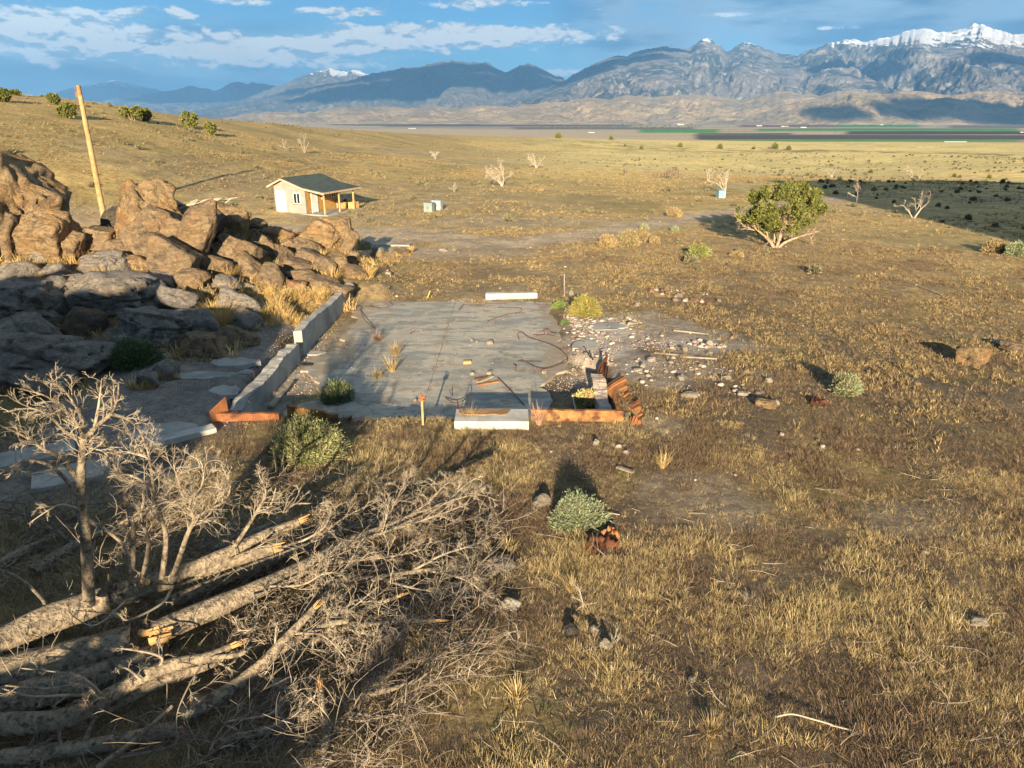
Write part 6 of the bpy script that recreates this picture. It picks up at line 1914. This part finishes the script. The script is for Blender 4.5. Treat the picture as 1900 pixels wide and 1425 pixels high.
# --- second long trunk with the bushy crown
B_pts = F((-90, 1290, .26), (0, 1255, .30), (130, 1222, .36), (250, 1190, .42))
B_pts2 = F((285, 1176, .45), (350, 1148, .5), (450, 1105, .55), (560, 1055, .6), (640, 1012, .66), (740, 970, .72), (830, 930, .8), (900, 905, .9))
limbsB = [
    (F((640, 1012, .66), (720, 985, .8), (800, 960, .95), (868, 935, 1.1)), .035, .010, (18, .45, .1)),
    (F((740, 970, .72), (790, 935, .95), (820, 905, 1.2), (836, 882, 1.35)), .03, .008, (16, .42, .1)),
    (F((780, 950, .8), (850, 925, .95), (890, 918, 1.1), (925, 930, 1.1)), .03, .008, (16, .42, .1)),
    (F((700, 985, .75), (730, 940, 1.0), (745, 905, 1.2), (752, 885, 1.3)), .028, .008, (14, .42, .15)),
    (F((830, 930, .85), (870, 895, 1.1), (898, 882, 1.25)), .022, .007, (14, .36, .1)),
    (F((560, 1055, .6), (600, 1075, .7), (612, 1110, .7), (625, 1140, .6)), .03, .008, (18, .5, .1)),
    (F((580, 1048, .62), (660, 1040, .7), (740, 1030, .7), (800, 1015, .7)), .03, .008, (18, .5, .1)),
    (F((470, 1100, .6), (480, 1130, .75), (470, 1165, .8), (440, 1170, .8)), .02, .006, (14, .35, .1)),
    (F((500, 1088, .6), (560, 1085, .9), (600, 1065, 1.0), (640, 1060, 1.0)), .022, .006, (16, .4, .1)),
]
felled('long felled trunk, torn near its base, with a bushy crown of bare twigs', [(B_pts, .29, .26), (B_pts2, .20, .035)], 21, limbsB, ends=())
mb = MB(); rr_ = random.Random(5)
for k in range(9):
    q = P(262 + rr_.uniform(-8, 30), 1186 + rr_.uniform(-12, 10), .55); mb.tube([q, q + Vector((rr_.uniform(.12, .35), rr_.uniform(0, .12), rr_.uniform(-.05, .1)))], .07, .02, 5)
mb.build('torn_wood', M_wood_o, label='torn orange slab of wood lying between the trunk pieces', cat='torn wood')
felled('thin felled trunk lying behind the torn one', [(F((290, 1128, .25), (450, 1062, .3), (560, 1018, .34), (650, 982, .4), (760, 940, .5)), .12, .03)], 31,
       [(F((560, 1018, .4), (640, 960, .6), (700, 930, .7)), .03, .008, (14, .4, .1)), (F((650, 982, .4), (720, 975, .6), (780, 985, .6)), .03, .008, (12, .4, .1))])
felled('felled trunk with an orange torn end in the shade of the pile', [(F((380, 1090, .2), (470, 1050, .25), (545, 1012, .3), (640, 990, .3)), .10, .05)], 33, [(F((545, 1012, .3), (600, 980, .6), (618, 935, .9)), .025, .01, (14, .35, .2))], ends=(0,))
felled('broken trunk piece with a bright orange tip beside the upright branches', [(F((400, 1020, .5), (480, 985, .7), (530, 965, .8)), .08, .05)], 34, [(F((440, 1000, .6), (520, 960, .8), (550, 935, .9), (625, 940, .9)), .03, .012, (12, .4, .2))], ends=(0,))
# --- curved logs nearer the camera
felled('curved sunlit limb, upper one of the pair near the bottom', [(F((-90, 1362, .28), (0, 1345, .3), (120, 1335, .34), (205, 1292, .42), (255, 1262, .5), (315, 1235, .58), (380, 1222, .62), (430, 1200, .75)), .17, .06)], 41,
       [(F((380, 1222, .62), (440, 1215, .8), (458, 1205, .9)), .045, .03, (4, .25, .3)), (F((285, 1250, .55), (300, 1220, .75), (240, 1205, .95), (193, 1203, 1.0)), .022, .008, (8, .25, .1)),
        (F((262, 1262, .6), (235, 1240, .8), (215, 1240, .95)), .02, .008, (6, .2, .1)), (F((190, 1300, .5), (150, 1270, .8), (90, 1278, .85), (10, 1272, .9)), .03, .01, (9, .25, .1)),
        (F((190, 1290, .5), (160, 1262, .8), (130, 1250, .9), (40, 1240, .95)), .022, .007, (10, .25, .1)), (F((170, 1290, .5), (120, 1290, .75), (60, 1292, .8), (5, 1278, .8)), .026, .009, (7, .22, .1)),
        (F((380, 1225, .6), (352, 1270, .6), (330, 1320, .5), (328, 1360, .4)), .016, .005, (7, .25, .1))], ends=(0,))
felled('curved sunlit limb, lower one of the pair near the bottom', [(F((150, 1330, .2), (220, 1300, .26), (290, 1268, .32), (350, 1245, .36), (400, 1226, .4), (425, 1205, .45)), .12, .06)], 42, [(F((400, 1226, .4), (430, 1245, .4), (428, 1270, .3)), .02, .01, (8, .3, .1))])
felled('straight pale limb slanting up with sawn knots', [(F((340, 1330, .15), (420, 1285, .3), (480, 1238, .55), (530, 1185, .8), (582, 1130, 1.05)), .12, .045)], 43,
       [(F((480, 1240, .55), (540, 1195, .65), (600, 1160, .7), (645, 1152, .7), (610, 1145, .7)), .06, .03, (6, .35, .3)), (F((470, 1245, .5), (500, 1262, .5), (560, 1300, .4)), .03, .012, (8, .3, .2)),
        (F((540, 1175, .85), (600, 1180, .7), (650, 1230, .5)), .022, .008, (8, .35, .2)), (F((510, 1205, .7), (512, 1170, .95), (515, 1155, 1.0)), .018, .01, (4, .2, .2))], ends=(0,))
felled('forked limb with several cut side branches in the middle of the pile', [(F((520, 1230, .2), (600, 1180, .3), (680, 1130, .4), (735, 1108, .5)), .07, .03), (F((560, 1200, .2), (640, 1165, .35), (740, 1155, .45), (810, 1152, .5)), .06, .025)], 44,
       [(F((640, 1165, .35), (700, 1180, .4), (760, 1170, .4)), .025, .008, (12, .4, .1)), (F((600, 1180, .3), (640, 1140, .6), (700, 1090, .7)), .025, .008, (12, .4, .1)), (F((650, 1160, .3), (700, 1220, .3), (705, 1280, .3)), .025, .008, (22, .5, .1))], ends=(0, 1))
felled('twiggy grey limb with its tips over the flat grey rocks', [(F((600, 1085, .25), (700, 1072, .35), (790, 1058, .42), (870, 1050, .45)), .07, .02)], 45,
       [(F((700, 1072, .35), (760, 1090, .5), (820, 1100, .5)), .025, .008, (14, .45, .1)), (F((760, 1062, .4), (820, 1030, .6), (880, 1010, .6), (930, 985, .5)), .025, .008, (16, .45, .1)), (F((790, 1058, .4), (860, 1075, .4), (920, 1115, .3)), .02, .006, (12, .45, .1))])
felled('pale lying limb with torn orange stub at the lower edge of the pile', [(F((410, 1375, .12), (480, 1358, .18), (560, 1332, .24), (610, 1305, .3)), .06, .045), (F((598, 1425, .1), (604, 1360, .25), (594, 1282, .5)), .05, .05)], 46,
       [(F((480, 1358, .2), (540, 1330, .4), (585, 1290, .5)), .025, .012, (6, .3, .2)), (F((440, 1355, .2), (420, 1340, .35), (500, 1325, .4), (540, 1290, .5)), .02, .008, (6, .3, .2))], ends=(1,))
felled('low grey limb pointing to the open grass', [(F((620, 1300, .15), (700, 1285, .22), (760, 1268, .28), (792, 1250, .34)), .045, .02)], 47, [(F((680, 1288, .2), (740, 1240, .3), (800, 1210, .4)), .02, .006, (22, .45, .05)), (F((640, 1295, .2), (700, 1240, .4), (740, 1180, .5)), .02, .006, (22, .5, .05))], tw=M_twig_d)
# shaded logs at the photo edge
felled('dark shaded log under the largest tree, bare of twigs', [(F((-90, 1335, .1), (60, 1290, .15), (230, 1240, .2), (300, 1215, .22)), .26, .18)], 51, [])
felled('shaded log lying behind the upright branches', [(F((60, 1060, .15), (140, 1010, .2), (260, 960, .25)), .10, .05)], 52, [(F((140, 1010, .2), (60, 960, .5), (10, 950, .6)), .03, .01, (12, .5, .1)), (F((200, 985, .2), (280, 940, .6), (330, 930, .7)), .03, .01, (12, .5, .1))], tw=M_twig_d)
felled('shaded log with an arching thin branch at the photo edge', [(F((-80, 1100, .1), (30, 1030, .15), (120, 985, .2)), .12, .06)], 53, [(F((-20, 1052, .3), (30, 1070, .6), (75, 1108, .8), (95, 1146, .7)), .035, .025, (4, .3, .2)), (F((-40, 930, .4), (60, 960, .5), (150, 985, .5)), .03, .01, (12, .5, .1))], tw=M_twig_d)
felled('thick shaded log at the lower corner', [(F((-90, 1420, .05), (60, 1400, .1), (200, 1380, .12), (330, 1350, .15)), .13, .09)], 54, [(F((120, 1400, .1), (110, 1370, .3), (112, 1352, .4)), .03, .02, (4, .3, .2)), (F((150, 1395, .1), (170, 1345, .4), (178, 1330, .5)), .04, .02, (6, .4, .2))], tw=M_twig_d)
felled('thin shaded limb crossing the lower corner', [(F((180, 1425, .2), (250, 1372, .35), (320, 1310, .5)), .035, .025)], 55, [(F((200, 1410, .2), (300, 1390, .3), (380, 1360, .4)), .02, .008, (12, .4, .1))], tw=M_twig_d)

# --- slash : loose branches and twigs lying over the ground, uncounted
rnd = random.Random(77)
sl1 = MB(); sl2 = MB()
cnt = 0
_cand = []
while len(_cand) < 1150:
    px = rnd.uniform(-60, 1010); py = rnd.uniform(880, 1470)
    # outline of the pile
    edge = np.interp(py, [880, 930, 1000, 1080, 1180, 1280, 1350, 1450], [640, 900, 930, 930, 900, 820, 740, 680])
    if px > edge + rnd.gauss(0, 28): continue
    if py < 960 and px < 560 and rnd.random() < .6: continue
    if px < 470 and py > 1130 and rnd.random() < .72: continue
    _cand.append((px, py))
_pp = [P(px, py, 0) for px, py in _cand]
_zz = H(np.array([p.x for p in _pp]), np.array([p.y for p in _pp]))
for k, (px, py) in enumerate(_cand):
    p = Vector((_pp[k].x, _pp[k].y, float(_zz[k]) + rnd.uniform(.0, .28)))
    a = rnd.gauss(.35, .75) + (math.pi if rnd.random() < .3 else 0)
    d = Vector((math.cos(a), math.sin(a), rnd.gauss(.06, .16)))
    grow(sl1, p, d, rnd.uniform(.35, 1.5), rnd.uniform(.005, .015), 1, rnd, 4, droop=.12, nch=(4, 8), wob=.20, kid=.55, mbt=sl2, tw_sides=3)
sl1.build('fallen_branches', M_twig_d, kind='stuff')
sl2.build('fallen_twigs', M_twig, kind='stuff')
# stray twigs in the grass
st_ = MB()
for k in range(150):
    g = P(rnd.uniform(820, 1880), rnd.uniform(880, 1420), 0.03)
    a = rnd.uniform(0, 6.28)
    grow(st_, Vector((g.x, g.y, Hs(g.x, g.y) + .03)), Vector((math.cos(a), math.sin(a), .1)), rnd.uniform(.2, .7), .007, 1, rnd, 4, droop=.1, nch=(1, 4), wob=.3)
st_.build('stray_twigs', M_twig, kind='stuff')
for pts, lab in ((F((1440, 1330, .1), (1470, 1325, .12), (1510, 1335, .1), (1545, 1345, .06)), 'curved pale stick lying in the grass toward the lower corner'), (F((1050, 960, .05), (1120, 952, .1), (1150, 955, .05)), 'thin stick beside the sagebrush'),
                 (F((1540, 1345, .05), (1580, 1355, .05)), 'short continuation of the curved pale stick')):
    rods('stick', pts, .014, M_whitewood, label=lab, cat='stick')

# a big bare tree behind the camera: its shadow lies over the slab
rnd = random.Random(99)
for k, (x, y, h, r) in enumerate([(-6.3, -9.0, 9.2, .20), (-5.2, -10.0, 8.2, .16), (-7.2, -7.5, 8.6, .14)]):
    g = Vector((x, y, Hs(x, y)))
    e_ = empty('dead_tree', g, label=['tallest bare dead tree behind the viewpoint', 'bare dead tree behind the viewpoint, farthest back', 'bare dead tree behind the viewpoint, thinnest of three'][k], cat='dead tree', group='dead trees behind the viewpoint')
    mb = MB()
    grow(mb, Vector((0, 0, -.2)), Vector((.05, .05, 1)), h - g.z, r * 1.35, 2, rnd, 7, up=.15, nch=(4, 6), kid=.42, ang=(.3, .6), wob=.10, rk=.6)
    mb.build('trunk', M_bark, e_)
# ================================================================ grass, weeds and scrub (uncounted)
def variants(colname, meshes):
    col = bpy.data.collections.new(colname)
    for i, me in enumerate(meshes):
        o = bpy.data.objects.new(me.name, me)
        col.objects.link(o)
    return col


def scatter(name, col, xy, sc, tilt=.12, seed=0, zoff=-.02):
    rg = np.random.RandomState(seed)
    n = len(xy)
    z = H(xy[:, 0], xy[:, 1]) + zoff
    me = bpy.data.meshes.new(name)
    me.vertices.add(n)
    me.vertices.foreach_set('co', np.column_stack([xy, z]).astype(np.float32).ravel())
    a = me.attributes.new('sc', 'FLOAT', 'POINT'); a.data.foreach_set('value', sc.astype(np.float32))
    a = me.attributes.new('rot', 'FLOAT_VECTOR', 'POINT')
    a.data.foreach_set('vector', np.column_stack([rg.normal(0, tilt, n), rg.normal(0, tilt, n), rg.uniform(0, 6.283, n)]).astype(np.float32).ravel())
    me.update()
    o = bpy.data.objects.new(name, me); link(o); tag(o, kind='stuff')
    ng = bpy.data.node_groups.new(name, 'GeometryNodeTree')
    ng.interface.new_socket('Geometry', in_out='INPUT', socket_type='NodeSocketGeometry')
    ng.interface.new_socket('Geometry', in_out='OUTPUT', socket_type='NodeSocketGeometry')
    N = ng.nodes; Lk = ng.links
    gi, go = N.new('NodeGroupInput'), N.new('NodeGroupOutput')
    ip = N.new('GeometryNodeInstanceOnPoints')
    ci = N.new('GeometryNodeCollectionInfo'); ci.inputs['Collection'].default_value = col
    ci.inputs['Separate Children'].default_value = True; ci.inputs['Reset Children'].default_value = True
    na1 = N.new('GeometryNodeInputNamedAttribute'); na1.data_type = 'FLOAT'; na1.inputs['Name'].default_value = 'sc'
    na2 = N.new('GeometryNodeInputNamedAttribute'); na2.data_type = 'FLOAT_VECTOR'; na2.inputs['Name'].default_value = 'rot'
    Lk.new(gi.outputs[0], ip.inputs['Points']); Lk.new(ci.outputs[0], ip.inputs['Instance'])
    ip.inputs['Pick Instance'].default_value = True
    Lk.new(na2.outputs[0], ip.inputs['Rotation']); Lk.new(na1.outputs[0], ip.inputs['Scale'])
    Lk.new(ip.outputs[0], go.inputs[0])
    md = o.modifiers.new('scatter', 'NODES'); md.node_group = ng
    return o


def tuft(seed, n, r, h, lean, w_, cols, segs=2, curl=.25):
    rg = np.random.RandomState(seed)
    q, c_ = blades(rg, n, r, h, lean, w_, cols, segs, curl=curl)
    S = Soup(); S.quads(q, c_); v, f, c_ = S.data()
    return mesh_data('tuft', v, f, M_blade, colors=c_)


STRAW = [(.45, .34, .145), (.54, .425, .20), (.35, .258, .11), (.29, .205, .09), (.58, .475, .26)]
BROWN = [(.14, .098, .066), (.19, .13, .085), (.10, .070, .052), (.23, .165, .095), (.155, .10, .082)]
GRN = [(.085, .11, .03), (.12, .14, .045), (.065, .09, .025)]
STRAWF = [(.45, .34, .145), (.52, .40, .18), (.37, .275, .115), (.30, .215, .095)]
vs_straw = variants('straw_tufts', [tuft(10 + i, 16, .05, .13, 1.0, .0046, STRAW) for i in range(5)] + [tuft(20 + i, 24, .08, .10, 1.5, .0050, STRAW + BROWN[:1]) for i in range(4)])
vs_brown = variants('brown_weeds', [tuft(30 + i, 26, .12, .10, 1.6, .0046, BROWN + STRAW[2:4]) for i in range(6)])
vs_green = variants('green_weeds', [tuft(40 + i, 22, .10, .06, 1.8, .007, GRN + BROWN[:1]) for i in range(4)])
vs_far = variants('far_tufts', [tuft(50 + i, 16, .10, .12, 1.3, .013, STRAWF + BROWN[1:4:2]) for i in range(5)])
vs_sage = variants('scrub', [bush_mesh('scrub', 60 + i, .6, .6, .38, 50, .13, [(.25, .23, .13), (.19, .19, .10), (.30, .26, .15), (.16, .15, .08)]) for i in range(4)])

_avoid = [(fb.x, 0)]


def blocked(x, y):
    """slab, walls, gravel bed"""
    p = pit(x, y) > .3
    p &= y < 36.3
    grav = np.zeros(len(x), bool)
    for (px, py, rx, ry, _) in ZL:
        c_ = ZC[(px, py)]
        grav |= (((x - c_.x) / rx) ** 2 + ((y - c_.y) / ry) ** 2 < .8)
    st_ = (np.abs(x + .65) < 1.1) & (np.abs(y - 18.95) < .5)
    return p | grav | st_


def sample(n, r0, r1, half, seed, fn=None):
    rg = np.random.RandomState(seed)
    r = np.sqrt(rg.uniform(r0 ** 2, r1 ** 2, n)); a = np.radians(rg.uniform(-half, half, n))
    x, y = r * np.sin(a), r * np.cos(a)
    k = ~blocked(x, y)
    w_ = np.ones(n) if fn is None else fn(x, y)
    # bare earth patches
    for (pp, ra, rb, colr, amt) in BARE:
        c_ = BC[pp]
        q = np.sqrt(((x - c_.x) / ra) ** 2 + ((y - c_.y) / rb) ** 2)
        w_ = w_ * (1 - .93 * amt * (q < .95) - .4 * amt * ((q >= .95) & (q < 1.15)))
    for pts, wd, amt in TR:
        w_ = w_ * (1 - amt * (seg_dist(x, y, pts) < wd * 1.1))
    k &= rg.uniform(0, 1, n) < w_
    return np.column_stack([x[k], y[k]])


BC = {b[0]: G(*b[0]) for b in BARE}
TR = [([G(*p) for p in pts], wd, amt) for pts, wd, amt in PALE_TRACKS]
pn = lambda s, k, sd_=1: (lambda x, y: np.clip(.5 + k * fbm(x / s, y / s, oct=4, seed=sd_) + .55 * k * fbm(x / (s * 5), y / (s * 5), oct=3, seed=sd_ + 1), 0.02, 1))
rock_x = lambda x, y: 1.0
rgS = np.random.RandomState(3)


def sc_of(xy, lo, hi, seed, grow_r=None):
    rg = np.random.RandomState(seed)
    s = rg.uniform(lo, hi, len(xy)) * (1 + .8 * fbm(xy[:, 0] / 1.3, xy[:, 1] / 1.3, oct=3, seed=seed))
    if grow_r: s = s * (1 + np.hypot(xy[:, 0], xy[:, 1]) / grow_r)
    return s


p1 = sample(105000, 5.5, 20, 44, 1, pn(.9, 1.3, 5)); scatter('dry_grass', vs_straw, p1, sc_of(p1, .32, .82, 1), seed=1)
p2 = sample(90000, 5.5, 22, 44, 2, pn(1.4, 1.1, 8)); scatter('brown_weeds', vs_brown, p2, sc_of(p2, .4, .95, 2), seed=2)
p3 = sample(14000, 5.5, 40, 44, 3, lambda x, y: np.clip(2.6 * fbm(x / 2.6, y / 2.6, oct=3, seed=12) - .35, 0.01, 1)); scatter('green_weeds', vs_green, p3, sc_of(p3, .5, 1.3, 3), seed=3)
p4 = sample(95000, 20, 62, 42, 4, pn(1.8, 1.3, 15)); scatter('dry_grass', vs_far, p4, sc_of(p4, .45, .95, 4), seed=4)
p5 = sample(45000, 20, 60, 42, 5, pn(2.4, 1.2, 19)); scatter('brown_weeds', vs_brown, p5, sc_of(p5, .6, 1.25, 5), seed=5)
p6 = sample(60000, 60, 170, 41, 6, pn(9, 1.3, 21)); scatter('dry_grass', vs_far, p6, sc_of(p6, .7, 1.5, 6), seed=6)
p7 = sample(5200, 45, 420, 41, 7, pn(30, 1.8, 25)); scatter('sage_scrub', vs_sage, p7, sc_of(p7, .5, 1.15, 7), seed=7)
vs_lit = variants('litter', [tuft(80 + i, 26, .16, .05, 5.0, .0042, STRAW[:4] + BROWN, 1) for i in range(5)])
p8 = sample(60000, 5.5, 26, 44, 88, pn(1.1, .8, 33)); scatter('plant_litter', vs_lit, p8, sc_of(p8, .7, 1.6, 12), seed=12, tilt=.05)
# yellow grass strip between the rocks and the wall, and along the foot of the wall
zs = [(480, 590, 2.0, 1.1), (540, 565, 2.2, 1.4), (600, 540, 1.4, 1.2), (560, 600, 1.2, .8), (450, 596, 1.0, .8), (520, 545, 1.6, 1.2), (585, 600, .3, 2.6)]
rg = np.random.RandomState(8); pp = []
for (px, py, rx, ry) in zs:
    c_ = G(px, py); n = 260; a = rg.uniform(0, 6.28, n); r = np.sqrt(rg.uniform(0, 1, n)); pp.append(np.column_stack([c_.x + rx * r * np.cos(a), c_.y + ry * r * np.sin(a)]))
pp = np.concatenate(pp); pp = pp[~((pit(pp[:, 0], pp[:, 1]) > .3))]
vs_gold = variants('gold_tufts', [tuft(70 + i, 26, .09, .20, .8, .009, GOLD + STRAW[:2]) for i in range(4)])
scatter('golden_grass', vs_gold, pp, sc_of(pp, .8, 1.6, 8), seed=8)
# tufts among the rocks
pr_ = []
rg = np.random.RandomState(18)
for (c_, w_, h_, t, k) in ROCK_W:
    n = 9; a = rg.uniform(3.6, 5.8, n); pr_.append(np.column_stack([c_.x + w_ * .62 * np.cos(a) * rg.uniform(.7, 1.3, n), c_.y + w_ * .5 * np.sin(a)]))
pr_ = np.concatenate(pr_)
scatter('golden_grass', vs_gold, pr_, sc_of(pr_, .8, 2.0, 9), seed=9)
# weeds along the slab joints and edges
rg = np.random.RandomState(28)
pj = np.concatenate([np.column_stack([rg.normal(JX, .05, 60), rg.uniform(20.5, 34, 60)]), np.column_stack([rg.uniform(-5, 1.5, 60), rg.normal(JY, .05, 60)]), np.column_stack([rg.uniform(-8.6, -7.4, 150), rg.uniform(20, 35, 150)]), np.column_stack([rg.uniform(1.9, 2.6, 90), rg.uniform(24, 35, 90)]), np.column_stack([rg.uniform(-8, 2.8, 260), rg.uniform(19.5, 19.9, 260)])])
scatter('brown_weeds', vs_brown, pj, sc_of(pj, .4, 1.1, 10), seed=10, zoff=.04)
print('grass instances', sum(len(p) for p in (p1, p2, p3, p4, p5, p6, p7, pp, pr_)))
